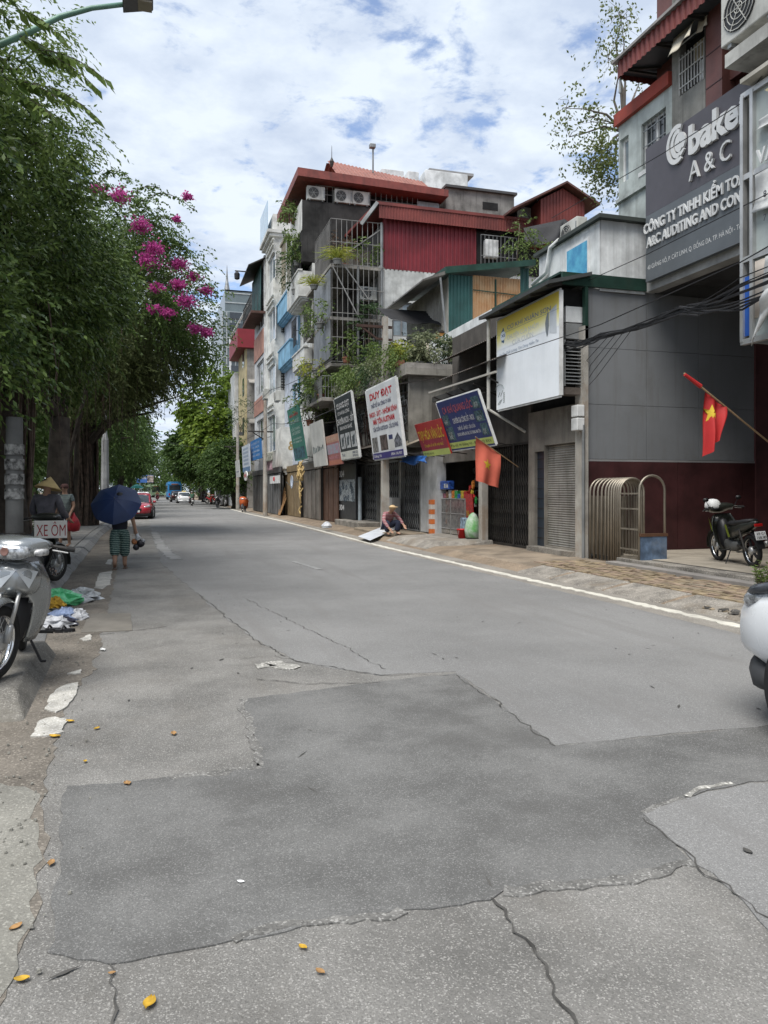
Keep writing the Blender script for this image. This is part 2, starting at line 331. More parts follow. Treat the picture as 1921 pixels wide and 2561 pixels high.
def crown_anchors(ells, nclump, per, clump_r, hollow=0.55):
    """clumps spread through ellipsoids (cx,cy,cz,rx,ry,rz), denser near their skin; returns anchors, outward dirs, clump centres"""
    w = np.array([e[3] * e[4] * e[5] for e in ells]) ** 0.7; w /= w.sum(); k = RNG.choice(len(ells), nclump, p=w); E = np.array(ells)[k]
    d = RNG.normal(size=(nclump, 3)); d /= np.linalg.norm(d, axis=1, keepdims=True); r = (hollow ** 3 + (1 - hollow ** 3) * RNG.random(nclump)) ** (1 / 3)
    c = E[:, :3] + d * E[:, 3:] * r[:, None]; A = np.repeat(c, per, 0) + RNG.normal(scale=clump_r, size=(nclump * per, 3)); o = np.repeat(d, per, 0) + RNG.normal(scale=0.55, size=(nclump * per, 3))
    return A, o, c

# ================================================================ GROUND
A_COARSE = mat('old coarse asphalt', (0.222, 0.216, 0.203), 0.9, var=0.28, vs=1.3, fine=0.5, fs=185, bump=0.6, bs=90, grime=0.22, gcol=(0.15, 0.135, 0.115), streak=0.25, smap=(1.6, 0.5, 1))
A_LANE = mat('smooth grey asphalt', (0.205, 0.204, 0.200), 0.85, var=0.18, vs=0.45, fine=0.42, fs=200, streak=0.55, smap=(2.0, 0.16, 1), grime=0.12, gcol=(0.15, 0.145, 0.14), bump=0.35, bs=120)
A_PATCH = mat('darker asphalt patch', (0.160, 0.159, 0.154), 0.88, var=0.3, vs=1.4, fine=0.42, fs=200, grime=0.5, gcol=(0.098, 0.096, 0.092), streak=0.2, smap=(1.2, 1.6, 1), bump=0.4, bs=110)
A_DIRT = mat('dusty gutter dirt', (0.20, 0.178, 0.15), 0.95, var=0.30, vs=2.2, fine=0.4, fs=90, bump=0.6, bs=60, grime=0.4, gcol=(0.10, 0.085, 0.065))
A_PALE = mat('pale dusty concrete', (0.25, 0.243, 0.215), 0.95, var=0.25, vs=1.8, fine=0.3, fs=120, bump=0.5, bs=60, grime=0.3, gcol=(0.14, 0.13, 0.10))
EARTH = mat('trodden brown earth', (0.25, 0.195, 0.14), 0.95, var=0.3, vs=1.2, fine=0.35, fs=60, bump=0.7, bs=35, grime=0.35, gcol=(0.12, 0.10, 0.08))
PAINTW = mat('worn white road paint', (0.52, 0.505, 0.46), 0.8, var=0.3, vs=5, grime=0.6, gcol=(0.22, 0.21, 0.19), fine=0.4, fs=120, bump=0.3, bs=90)
CRACKM = mat('dark tar crack', (0.085, 0.082, 0.076), 0.95, var=0.4, vs=8, bump=0.3)
def jag(pts, amp=0.03, step=0.12, closed=True):
    """break the straight edges of an outline into ragged ones"""
    out = []; n = len(pts)
    for i in range(n if closed else n - 1):
        a = Vector(pts[i]); b = Vector(pts[(i + 1) % n]); d = b - a; k = max(1, min(60, int(d.length / step))); nn = Vector((-d.y, d.x)).normalized() if d.length > 1e-6 else Vector((0, 0)); w = 0
        for j in range(k):
            w = w * 0.6 + random.uniform(-amp, amp) * 0.7; out.append(a + d * (j / k) + nn * (w if 0 < j else 0))
    if not closed: out.append(Vector(pts[-1]))
    return out
from mathutils.geometry import tessellate_polygon
def sheet(name, pts, z, m, parent=None, amp=0.03, step=0.12, th=0.0, kind='structure'):
    P = jag(pts, amp, step) if amp else [Vector(p) for p in pts]
    v = [(p.x, p.y, z) for p in P]; tri = tessellate_polygon([[Vector(q) for q in v]]); b = MB(); fs = []
    for t in tri:
        a, c, d = (Vector(v[i]) for i in t); fs.append(tuple(t) if (c - a).cross(d - a).z > 0 else tuple(reversed(t)))
    n = len(v)
    if parent is not None: b.add(v + [(q[0], q[1], z - 0.02) for q in v], fs + [((i + 1) % n, i, n + i, n + (i + 1) % n) for i in range(n)])
    else: b.add(v, fs)
    o = b.obj(name, m, parent)
    if parent is None: o['kind'] = kind
    return o
def ribbon(name, pts, w, z, m, parent=None, amp=0.02, step=0.1, kind=None, skirt=True, vary=(0.55, 1.25)):
    P = jag(pts, amp, step, False); vs = []; fs = []
    for i, p in enumerate(P):
        d = (P[min(i + 1, len(P) - 1)] - P[max(0, i - 1)]); nn = Vector((-d.y, d.x)).normalized(); k = w * random.uniform(*vary) / 2
        vs += [(p.x + nn.x * k, p.y + nn.y * k, z), (p.x - nn.x * k, p.y - nn.y * k, z), (p.x + nn.x * k, p.y + nn.y * k, z - 0.02), (p.x - nn.x * k, p.y - nn.y * k, z - 0.02)]
    for i in range(len(P) - 1):
        fs += [(4 * i + 1, 4 * i + 5, 4 * i + 4, 4 * i)] if not skirt else [(4 * i + 1, 4 * i + 5, 4 * i + 4, 4 * i), (4 * i + 3, 4 * i + 7, 4 * i + 5, 4 * i + 1), (4 * i, 4 * i + 4, 4 * i + 6, 4 * i + 2)]
    o = MB().add(vs, fs).obj(name, m, parent)
    if kind: o['kind'] = kind
    return o
sheet('ground', [(-600, -600), (600, -600), (600, 900), (-600, 900)], -0.03, EARTH, amp=0)
ROAD = sheet('road', [(-1.6, -30), (7.2, -30), (7.2, 20), (7.2, 60), (7.8, 100), (2, 330), (-14, 330), (-2.6, 100), (-2.4, 60), (-2.3, 30), (-1.9, 13), (-1.5, 8)], 0.0, A_COARSE, amp=0)
sheet('asphalt_lane', [(0.29,132.16), (-0.39,44.20), (0.08,18.43), (0.36,14.86), (0.63,12.02), (1.00,8.30), (1.26,7.06), (1.86,6.31), (2.54,6.26), (2.40,4.26), (4.00,4.21), (6.0, 3.0), (6.25, 7.2), (5.95, 20), (6.1, 41), (6.0, 53), (6.3, 85), (5, 140)], 0.003, A_LANE, ROAD, amp=0.035)
sheet('asphalt_patch', [(0.64,5.89), (0.58,4.43), (-0.19,4.39), (-0.46,4.43), (-0.47,4.23), (-0.39,3.50), (-0.36,2.85), (-0.15,2.72), (0.26,2.74), (0.59,2.76), (1.25,2.72), (1.33,2.77), (1.64,2.72), (2.21,2.74), (2.32,3.25), (2.64,3.34), (3.12,3.42), (5.0, 3.0), (3.98,4.19), (2.39,4.24), (2.52,6.19), (1.79,6.10), (0.93,5.94)], 0.006, A_PATCH, ROAD, amp=0.018, step=0.06)
sheet('asphalt_patch', [(2.31,3.24), (2.63,3.33), (3.11,3.40), (4.9, 2.9), (5.0, 0.5), (2.6, 1.0), (2.13,2.24), (2.23,2.64), (2.21,2.73)], 0.0062, A_LANE, ROAD, amp=0.015, step=0.06)
sheet('gutter', [(-1.6, 0), (-0.55, 0), (-0.45,2.96), (-0.45,3.54), (-0.55,4.39), (-0.67,5.75), (-0.54,7.19), (-0.60,9.74), (-0.73,15.19), (-1.1, 26), (-1.2, 40), (-2.0, 40), (-1.95, 26), (-1.6, 13), (-1.5, 8)], 0.0035, A_DIRT, ROAD, amp=0.04, step=0.08)
sheet('pale_dust', [(-1.6, 0.5), (-0.47,2.64), (-0.45,3.01), (-0.47,3.58), (-0.59,4.04), (-0.58,4.34), (-0.82,4.58), (-1.6, 4.5)], 0.0055, A_PALE, ROAD, amp=0.035, step=0.07)
sheet('utility_cover', [(-0.81,9.16), (-0.84,10.52), (-0.32,10.43), (-0.26,9.15)], 0.011, mat('cover concrete', (0.20, 0.185, 0.16), 0.9, var=0.2, bump=0.4), ROAD, amp=0.006)
sheet('road_edge', [(6.1, 0), (6.2, 7), (6.0, 20), (6.15, 41), (6.05, 53), (6.3, 85), (7.2, 85), (6.9, 60), (6.9, 0)], 0.002, mat('dusty road edge', (0.25, 0.232, 0.205), 0.92, var=0.25, vs=0.8, fine=0.35, fs=110, bump=0.4), ROAD, amp=0.07, step=0.3)
ribbon('edge_line', [(6.9, 1.0), (6.72, 5.0), (6.59, 7.3), (6.4, 13), (6.22, 20), (6.32, 30), (6.4, 41), (6.15, 53), (6.4, 80)], 0.17, 0.012, mat('edge line paint', (0.62, 0.60, 0.53), 0.8, var=0.2, vs=4, grime=0.35, gcol=(0.3, 0.28, 0.25), bump=0.2), ROAD, amp=0.014, step=0.1)
for pp in ([(-0.79,6.42), (-0.73,6.69), (-0.62,6.78), (-0.60,6.36), (-0.63,6.04), (-0.69,5.91), (-0.78,6.02)], [(-0.78,5.37), (-0.77,5.73), (-0.68,5.79), (-0.60,5.71), (-0.58,5.41), (-0.66,5.36)], [(-0.79,8.77), (-0.70,9.02), (-0.66,8.67), (-0.74,8.63)], [(-0.98,13.29), (-1.05,15.67), (-0.84,16.05), (-0.75,13.69), (-0.84,13.09)], [(-0.74,7.13), (-0.64,7.27), (-0.63,7.11)], [(-1.06,17.61), (-1.06,18.77), (-0.95,18.74), (-0.94,17.46)]):
    sheet('paint_mark', pp, 0.013, PAINTW, ROAD, amp=0.02, step=0.05)
ribbon('lane_mark', [(-0.08,31.14), (0.16,22.30), (0.44,18.32)], 0.28, 0.011, mat('faint lane paint', (0.28, 0.28, 0.275), 0.85, var=0.2, grime=0.5, gcol=(0.21, 0.21, 0.21)), ROAD, amp=0.03)
ribbon('lane_mark', [(2.98,17.04), (3.19,15.16)], 0.12, 0.011, MATS['faint lane paint'], ROAD, amp=0.02)
for w, pts in ((0.03, [(1.26,2.73), (1.26,2.45), (1.23,2.19), (1.19,1.96)]), (0.022, [(2.27,3.18), (2.21,2.73), (2.19,2.30)]), (0.03, [(0.81,6.48), (1.26,6.18), (1.79,6.08)]), (0.03, [(0.63,12.02), (1.00,8.30), (1.26,7.06), (1.86,6.31), (2.49,6.12), (2.45,5.17), (2.39,4.24)]), (0.022, [(-0.15,2.72), (-0.12,2.37)]), (0.04, [(-0.91,9.04), (-0.39,9.03), (0.11,9.30)]), (0.025, [(1.29,11.28), (1.66,8.78), (1.87,7.53), (1.97,6.51)]), (0.018, [(0.76,7.29), (1.11,7.37), (1.26,7.06)])):
    ribbon('crack', pts, w * 0.5, 0.0080, CRACKM, ROAD, amp=0.03, step=0.045, skirt=False, vary=(0.1, 1.0))
ribbon('broken_edge', [(0.87,6.95), (1.06,7.03), (1.22,6.78)], 0.20, 0.0095, mat('chalky broken concrete', (0.40, 0.39, 0.36), 0.9, var=0.4, vs=9, fine=0.6, fs=70, bump=0.6), ROAD, amp=0.07, step=0.06)
ribbon('broken_edge', [(2.65,3.34), (2.82,3.42), (3.01,3.42)], 0.035, 0.0095, MATS['chalky broken concrete'], ROAD, amp=0.02, step=0.05)
for w, pts in ((0.05, [(2.31,3.24), (2.48,3.30), (2.63,3.33)]), (0.07, [(1.33,2.77), (1.64,2.72), (1.93,2.72), (2.21,2.74)]), (0.08, [(0.58,4.43), (0.37,4.38), (0.08,4.38)]), (0.06, [(0.64,5.89), (0.61,5.09), (0.58,4.43)]), (0.05, [(0.26,2.74), (0.59,2.76), (0.90,2.75)])):
    ribbon('ravelled_edge', pts, w, 0.0068, mat('ravelled pale aggregate', (0.222, 0.217, 0.205), 0.95, var=0.3, vs=7, fine=0.6, fs=110, bump=0.7, bs=100), ROAD, amp=0.03, step=0.05)

# ---- left pavement: kerb stones and slabs
def kerb_x(y):
    T = [(-30, -0.9), (4, -0.95), (8, -1.07), (13.4, -1.5), (29, -1.85), (60, -1.9), (100, -2.2), (330, -10)]
    for (a, p), (b, q) in zip(T, T[1:]):
        if a <= y <= b: return p + (q - p) * (y - a) / (b - a)
    return -1.9
KERBM = mat('grey granite kerb', (0.25, 0.25, 0.245), 0.85, var=0.2, vs=2.5, fine=0.4, fs=140, bump=0.3, grime=0.25, gcol=(0.13, 0.12, 0.10))
SLABM = mat('grey paving slab', (0.225, 0.22, 0.21), 0.9, var=0.25, vs=1.2, fine=0.25, fs=120, bump=0.3, grime=0.3, gcol=(0.12, 0.11, 0.09), island=0.12)
JOINT = mat('dark joint bed', (0.10, 0.095, 0.085), 0.95, var=0.3, bump=0.3)
pl = [(kerb_x(y) - 0.36, y) for y in (-30, 4, 8, 13.4, 29, 60, 100, 330)]
LPAVE = sheet('pavement_left', pl + [(-30, 330), (-30, -30)], 0.125, JOINT, amp=0)
kb = MB().prism([(0, 0, -0.05), (0.36, 0, -0.05), (0.36, 0, 0.015), (0.22, 0, 0.135), (0.0, 0, 0.142)], (0, 0.985, 0)).mesh('kerb_stone', KERBM)
y = 7.2
while y < 62:
    x = kerb_x(y); dx = kerb_x(y + 1) - x
    inst('kerb_stone', kb, LPAVE, Matrix.Translation((x - 0.36 + random.uniform(-0.01, 0.01), y, random.uniform(-0.006, 0.006))) @ Matrix.Rotation(math.atan2(-dx, 1), 4, 'Z')); y += 1.0
far = MB()
for a, b in ((-29.8, -10), (-10, 7.1), (62, 100), (100, 200)): far.hexa([(kerb_x(a) - 0.36, a, -0.05), (kerb_x(a), a, -0.05), (kerb_x(b), b, -0.05), (kerb_x(b) - 0.36, b, -0.05), (kerb_x(a) - 0.36, a, 0.14), (kerb_x(a) - 0.1, a, 0.14), (kerb_x(b) - 0.1, b, 0.14), (kerb_x(b) - 0.36, b, 0.14)])
far.obj('kerb_run', KERBM, LPAVE)
sl = MB().prism([(0.004, 0.004, 0), (0.586, 0.004, 0), (0.586, 0.586, 0), (0.004, 0.586, 0)], (0, 0, 0.028)).mesh('slab', SLABM)
y = 7.4
while y < 34:
    x0 = kerb_x(y) - 0.385
    for i in range(6): inst('slab', sl, LPAVE, Matrix.Translation((x0 - 0.59 * (i + 1), y, 0.118 + random.uniform(-0.004, 0.004))) @ Matrix.Rotation(random.uniform(-0.006, 0.006), 4, 'X'))
    y += 0.59
sheet('pavement_field', [(-2.4, 34.1), (-2.6, 100), (-8, 100), (-8, 34.1)], 0.140, SLABM, LPAVE, amp=0)
sheet('pavement_field', [(-1.38, -30), (-1.45, 7.2), (-8, 7.2), (-8, -30)], 0.139, SLABM, LPAVE, amp=0)
sheet('park_lawn', [(-6.0, -30), (-6.0, 330), (-29.9, 330), (-29.9, -30)], 0.145, mat('park soil and moss', (0.07, 0.075, 0.04), 0.95, var=0.5, vs=0.8, bump=0.6, bs=20), LPAVE, amp=0.1, step=1.0)

# ---- right pavement
RP = MB().prism([(6.85, -30, 0.0), (7.25, -30, 0.10), (9.3, -30, 0.13), (18, -30, 0.13), (18, -30, -0.05), (6.85, -30, -0.05)], (0, 130, 0)).obj('pavement_right', EARTH); tag(RP, kind='structure')
PAV = [mat('ochre paver', (0.30, 0.235, 0.15), 0.9, var=0.4, vs=5, grime=0.75, gcol=(0.22, 0.19, 0.15), bump=0.3), mat('dull pink paver', (0.30, 0.225, 0.165), 0.9, var=0.3, vs=5, grime=0.3, gcol=(0.18, 0.14, 0.1), bump=0.3)]
pm = [MB().prism([(0.004, 0.0, 0), (0.05, -0.018, 0), (0.108, 0.0, 0), (0.126, 0.11, 0), (0.108, 0.218, 0), (0.05, 0.236, 0), (0.004, 0.218, 0), (0.022, 0.11, 0)], (0, 0, 0.03)).mesh('paver', q) for q in PAV]
for i in range(10):
    for j in range(28):
        x = 7.42 + 0.121 * i; y_ = 7.9 + 0.224 * j + (0.11 if i % 2 else 0)
        if random.random() < 0.08: continue
        inst('paver', pm[random.random() < 0.35], RP, Matrix.Translation((x, y_, 0.096 + 0.016 * (x - 7.25) + random.uniform(-0.007, 0.007))) @ Matrix.Rotation(random.uniform(-0.03, 0.03), 4, 'X') @ Matrix.Rotation(random.uniform(-0.05, 0.05), 4, 'Z'))
RAMP = mat('rough pale concrete', (0.29, 0.268, 0.235), 0.95, var=0.4, vs=2.5, fine=0.4, fs=80, bump=0.8, bs=30, grime=0.7, gcol=(0.18, 0.15, 0.115))
for a, b in ((7.6, 9.1), (9.2, 10.6), (10.7, 12.3), (12.4, 13.6)):
    MB().hexa([(6.78, a, -0.02), (7.40, a, -0.02), (7.40, b, -0.02), (6.78, b, -0.02), (6.84, a + 0.03, 0.035), (7.40, a, 0.125), (7.40, b, 0.125), (6.84, b - 0.04, 0.035)]).obj('kerb_ramp', RAMP, RP, bevel=0.015)
MB().hexa([(7.0, 13.7, -0.02), (8.9, 13.6, -0.02), (8.9, 18.4, -0.02), (7.0, 18.2, -0.02), (7.25, 13.75, 0.112), (8.9, 13.6, 0.15), (8.9, 18.4, 0.15), (7.25, 18.1, 0.112)]).obj('concrete_apron', mat('stained apron', (0.27, 0.22, 0.165), 0.95, var=0.35, vs=1.5, bump=0.6, grime=0.4, gcol=(0.14, 0.11, 0.08)), RP, bevel=0.02)
MB().hexa([(6.9, 19.2, -0.02), (8.95, 19.2, -0.02), (8.95, 23.2, -0.02), (6.9, 23.2, -0.02), (7.25, 19.5, 0.20), (8.95, 19.3, 0.24), (8.95, 23.1, 0.24), (7.25, 22.8, 0.20)]).obj('shop_apron', RAMP, RP, bevel=0.03)
MB().box(7.7, 8.75, 29.2, 33.4, 0.05, 0.34).obj('shop_step', RAMP, RP, bevel=0.03)
MB().box(7.35, 8.75, 24.0, 28.6, 0.05, 0.19).obj('shop_step', mat('brown cement step', (0.28, 0.23, 0.17), 0.95, var=0.3, bump=0.5), RP, bevel=0.03)
# forecourt of the recess: stepped edge and square tiles
FT = mat('beige forecourt tile', (0.36, 0.32, 0.26), 0.8, var=0.25, vs=1.5, bump=0.2, grime=0.25, gcol=(0.2, 0.17, 0.13), island=0.1)
MB().box(8.62, 8.86, 2, 13.3, 0.05, 0.20).obj('threshold', mat('grey threshold stone', (0.24, 0.225, 0.21), 0.85, var=0.2, bump=0.3), RP, bevel=0.012)
MB().box(8.87, 9.15, 2, 13.3, 0.05, 0.265).obj('threshold', RAMP, RP, bevel=0.012)
MB().box(9.16, 16.2, 2, 14.55, 0.05, 0.272).obj('forecourt_base', JOINT, RP)
ft = MB().box(0.003, 0.397, 0.003, 0.397, 0, 0.012).mesh('floor_tile', FT)
for i in range(15):
    for j in range(14):
        inst('floor_tile', ft, RP, Matrix.Translation((9.17 + 0.4 * i, 8.9 + 0.4 * j, 0.268 + random.uniform(-0.001, 0.001))))
for q in range(26):   # broken paving lumps at the kerb in front of the white car
    x, y_ = 6.86 + random.gauss(0, 0.16), 7.95 + random.gauss(0, 0.3); s = random.uniform(0.025, 0.075)
    o = MB().prism([(math.cos(t) * s * random.uniform(0.6, 1), math.sin(t) * s * random.uniform(0.6, 1), 0) for t in (0, 1.1, 2.2, 3.3, 4.4, 5.4)], (0, 0, s * 0.45)).obj('rubble', random.choice([RAMP, PAV[0], CRACKM]), RP)
    o.location = (max(x, 6.95), y_, 0.05); o.rotation_euler = (random.uniform(-.4, .4), random.uniform(-.4, .4), random.uniform(0, 6))

# ================================================================ RIGHT SIDE, NEAREST BUILDINGS
BROWN = paint('brown cladding', (0.15, 0.058, 0.05), 0.15, 0.05, 0.5)
DBROWN = mat('dark red wainscot', (0.060, 0.020, 0.021), 0.5, var=0.35, vs=1.6, streak=0.4, gcol=(0.03, 0.015, 0.015), bump=0.1)
GPANEL = mat('grey composite panel', (0.20, 0.21, 0.22), 0.42, var=0.12, vs=0.5, streak=0.45, grime=0.3, gcol=(0.125, 0.122, 0.115), bump=0.0)
SIGNP = plain('purple grey sign sheet', (0.075, 0.070, 0.082), 0.4)
SIGNG = plain('slate grey sign sheet', (0.105, 0.118, 0.130), 0.4)
LETW = plain('raised white letter', (0.62, 0.63, 0.63), 0.35)
MINT = paint('pale mint plaster', (0.50, 0.55, 0.53), 0.35, 0.25)
REDTIN = mat('red ribbed tin', (0.21, 0.048, 0.040), 0.55, var=0.3, vs=0.9, streak=0.45, gcol=(0.10, 0.03, 0.03), bump=0.05)
REDBAND = paint('red painted band', (0.33, 0.055, 0.035), 0.2, 0.1)
# ---- office building over the gateway
ob = thing('office_building', 'brown and grey office building with a wide dark sign above its open gateway', 'building', (10.4, 11, 0.1))
wbox('body', ob, BROWN, 10.75, 16.4, 3.0, 14.55, 6.55, 17)
wbox('ceiling', ob, mat('dark gateway ceiling', (0.09, 0.09, 0.095), 0.7, bump=0.0), 10.5, 16.4, 3.0, 14.55, 6.30, 6.54)
wbox('beam', ob, paint('light grey beam', (0.42, 0.42, 0.41), 0.2, 0.05), 10.45, 10.74, 3.0, 14.50, 6.02, 6.22)
wbox('rear_wall', ob, DBROWN, 13.48, 16.4, 3.0, 14.58, 0.2, 6.29)
wbox('pier', ob, BROWN, 10.42, 10.74, 12.12, 12.57, 8.5, 17)
for zj in (10.18, 9.53): wbox('joint_band', ob, plain('dark joint line', (0.05, 0.02, 0.02)), 10.412, 10.43, 12.12, 12.57, zj, zj + 0.02)
LEDGE = paint('pale concrete ledge', (0.50, 0.50, 0.47), 0.45, 0.25)
wbox('ledge', ob, LEDGE, 9.75, 10.7, 4.0, 11.27, 9.16, 9.4)
wbox('wall_recess', ob, BROWN, 10.6, 10.74, 3.0, 12.2, 9.52, 16.5)
sg = thing('office_sign', 'wide dark grey sign board with raised white letters over the gateway', 'sign', (10.4, 12, 6.6))
YL = 14.33; ZB = 6.18; ZT = 9.11; ZM = 7.62
wbox('upper_panel', sg, SIGNP, 10.3, 10.41, 3.2, YL, ZM + 0.004, ZT)
wbox('lower_panel', sg, SIGNG, 10.3, 10.41, 3.2, YL, ZB, ZM)
U = (0, -1, 0); V = (0, 0, 1)
text3('baker tilly', sg, LETW, (10.3, 12.86, 8.35), U, V, 2.95, 0.56, 0.035, 0.06)
text3('A & C', sg, LETW, (10.3, 12.86, 7.81), U, V, 1.15, 0.38, -0.005, 0.05)
text3('CÔNG TY TNHH KIỂM TOÁN VÀ TƯ VẤN', sg, LETW, (10.3, 14.36, 7.23), U, V, 4.5, 0.21, 0.022, 0.035)
text3('A&C AUDITING AND CONSULTING CO., LTD', sg, LETW, (10.3, 14.26, 6.91), U, V, 4.75, 0.21, 0.022, 0.035)
text3('40 GIẢNG VÕ, P. CÁT LINH, Q. ĐỐNG ĐA, TP. HÀ NỘI - Tel: 04', sg, LETW, (10.3, 14.26, 6.43), U, V, 2.95, 0.095, 0.0, 0.0)
lg = MB()
yc, zc = 13.24, 8.73
for (r0, r1, a0, a1, ox) in ((0.40, 0.30, 60, 300, 0.0), (0.30, 0.20, 75, 320, -0.06), (0.20, 0.02, 0, 360, -0.11)):
    n = 18; A = [math.radians(a0 + (a1 - a0) * i / n) for i in range(n + 1)]
    for i in range(n):
        q = []
        for (rr, t) in ((r0, A[i]), (r0, A[i + 1]), (r1, A[i + 1]), (r1, A[i])): q.append((10.295, yc - (ox * -1) - rr * math.cos(t) * 0.8, zc + rr * math.sin(t)))
        lg.prism(q, (-0.05, 0, 0))
lg.obj('logo', LETW, sg)
# air conditioner on the ledge
def aircon(name, label, parentless_loc, fc_face='-X', s=1.0, group=None, col=None):
    o = local(name, label, 'air conditioner', group); w = col or paint('aircon casing', (0.58, 0.58, 0.54), 0.35, 0.2, 0.5)
    MB().box(-0.42, 0.42, 0.0, 0.30, 0.0, 0.62).obj('casing', w, o, bevel=0.015)
    MB().lathe([(0.25, -0.012), (0.25, -0.002)], (-0.12, 0, 0.31), 20, 'Y').obj('fan_opening', BLACK, o)
    g = MB()
    for r in (0.06, 0.12, 0.18, 0.235): g.tube([(-0.12 + r * math.cos(t * 0.3927), -0.018, 0.31 + r * math.sin(t * 0.3927)) for t in range(17)], 0.005, 4)
    for t in range(6): g.bar((-0.12, -0.018, 0.31), (-0.12 + 0.25 * math.cos(t * 1.047), -0.018, 0.31 + 0.25 * math.sin(t * 1.047)), 0.008)
    g.obj('fan_guard', w, o)
    MB().box(0.36, 0.40, -0.012, -0.001, 0.1, 0.5).obj('grille_strip', GREYMET, o)
    for x in (-0.3, 0.3): MB().box(x - 0.03, x + 0.03, 0.02, 0.28, -0.05, -0.001).obj('foot', GREYMET, o)
    return put(o, parentless_loc, {'-X': -math.pi / 2, '-Y': 0}[fc_face], s=s)
aircon('air_conditioner', 'large white air conditioner hung beside the brown pier above the office sign', (9.9, 10.9, 9.69), '-X', 1.55)
# ---- mint upper house behind
mh = thing('mint_house', 'pale mint plaster upper storey with red band and red tin awning', 'building', (10.9, 15.2, 7.5))
FM = Fx(10.75); y0m, y1m = 13.83, 15.8
W1 = (14.04, 14.91, 8.9, 9.95); W2 = (15.4, 15.75, 8.91, 9.96)
wbox('body', mh, MINT, 10.76, 16.4, y0m, y1m, 8.0, 10.48)
wall('front_wall', mh, MINT, FM, y0m, y1m, 7.4, 10.31, 0.15, [W1, W2])
window(mh, FM, *W1, WHITE, GLASS, 2, 1, 0.0, grille=GREYMET); window(mh, FM, *W2, WHITE, GLASSB, 1, 1, 0.0)
wbox('window_surround', mh, WHITE, 10.585, 10.598, W1[0] - 0.10, W1[1] + 0.10, W1[2] - 0.12, W1[2] - 0.02)
wbox('red_band', mh, REDBAND, 10.5, 10.95, y0m, y1m + 0.05, 10.31 + 0.003, 10.6)
wbox('ledge_line', mh, MINT, 10.52, 10.6, y0m, y1m, 8.46, 8.54)
zf = 10.91; zt = 11.28; yA = 14.94; yB = yA - 3.6
corrugated('tin_fascia', mh, REDTIN, (10.0, yA, zf), (0, -3.6, 0), (0, 0, zt - zf), (-1, 0, 0), 0.03, 0.16)
corrugated('tin_fascia', mh, REDTIN, (10.0, yA, zf), (4.5, 0, 0), (0, 0, zt - zf), (0, -1, 0), 0.03, 0.16)
MB().prism([(9.9, yA + 0.1, zt), (9.9, yB, zt), (15, yB, zt + 0.5), (15, yA + 0.1, zt + 0.5)], (0, 0, 0.06)).obj('tin_roof', paint('weathered roof sheet', (0.30, 0.29, 0.28), 0.4, 0.3), mh)
MB().prism([(10.02, yA - 0.02, zf + 0.1), (10.02, yB, zf + 0.1), (15, yB, zf + 0.3), (15, yA - 0.02, zf + 0.3)], (0, 0, 0.03)).obj('roof_lining', plain('dark roof lining', (0.05, 0.055, 0.06)), mh)
tr = MB()
for k in range(4):
    yy = yA - 0.3 - k * 1.0; tr.bar((10.05, yy, zf + 0.05), (15, yy, zf + 0.2), 0.05).bar((10.05, yy, zf + 0.08), (11.5, yy - 0.5, zf + 0.12), 0.04)
tr.obj('truss', DARKMET, mh)
for yy in (yA - 0.05,): MB().tube([(10.03, yy, 10.58), (10.03, yy, zf)], 0.03, 8).obj('post', GREYMET, mh)
# weathered concrete bay with window and cloth awning
cb = thing('concrete_bay', 'stained bare concrete bay with barred window and torn cloth awning', 'building', (10.6, 13.3, 8))
yb0, yb1 = 12.79, 13.83 - 0.01; MC = mat('raw stained concrete', (0.30, 0.295, 0.27), 0.95, streak=0.6, grime=0.5, bump=0.4, gcol=(0.06, 0.058, 0.05))
WB = (yb0 + 0.02, 13.55, 9.93, 11.24)
wbox('body', cb, MC, 10.76, 16, yb0, yb1, 8, 17)
wall('front_wall', cb, MC, FM, yb0, yb1, 8.0, 16.9, 0.16, [WB])
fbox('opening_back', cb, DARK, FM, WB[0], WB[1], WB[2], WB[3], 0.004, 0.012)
g = MB()
for k in range(9): a = WB[0] + (WB[1] - WB[0]) * k / 8; g.fb(FM, a - 0.01, a + 0.01, WB[2], WB[3] - 0.5, 0.17, 0.19)
for k in range(4): z = WB[2] + 0.12 + k * 0.3; g.fb(FM, WB[0], WB[1], z, z + 0.02, 0.19, 0.205)
g.obj('window_bars', paint('white bar', (0.6, 0.6, 0.58), 0.3), cb)
fbox('curtain', cb, plain('straw blind', (0.42, 0.34, 0.2)), FM, WB[0] + 0.05, WB[1] - 0.25, WB[2] + 0.55, WB[2] + 0.95, 0.02, 0.03)
fbox('shutter_leaf', cb, WHITE, FM, WB[0] + 0.03, WB[1] - 0.45, WB[2] + 0.02, WB[2] + 0.5, 0.03, 0.05)
CLOTH = mat('sun bleached awning cloth', (0.55, 0.50, 0.40), 0.9, var=0.15, grime=0.3, gcol=(0.40, 0.34, 0.25), bump=0.2, bs=60)
def drape(name, parent, m, c4, sag, nu=10, nv=10, th=0.006, wave=0.03):
    A, B, C, D = (Vector(q) for q in c4)      # A top-left, B top-right, C bottom-right, D bottom-left
    nn = (B - A).cross(D - A).normalized()
    def f(u, v): return A * (1 - u) * (1 - v) + B * u * (1 - v) + C * u * v + D * (1 - u) * v + nn * (wave * math.sin(u * 9 + v * 4) * v) + Vector((0, 0, -sag * math.sin(math.pi * u) * math.sin(math.pi * v)))
    o = MB().grid(f, nu, nv).obj(name, m, parent, smooth=True); s = o.modifiers.new('thickness', 'SOLIDIFY'); s.thickness = th; return o
drape('cloth_awning', cb, CLOTH, [(10.5, 13.57, 11.35), (10.5, 12.88, 11.33), (10.0, 12.53, 10.53), (10.0, 13.15, 10.42)], 0.06)
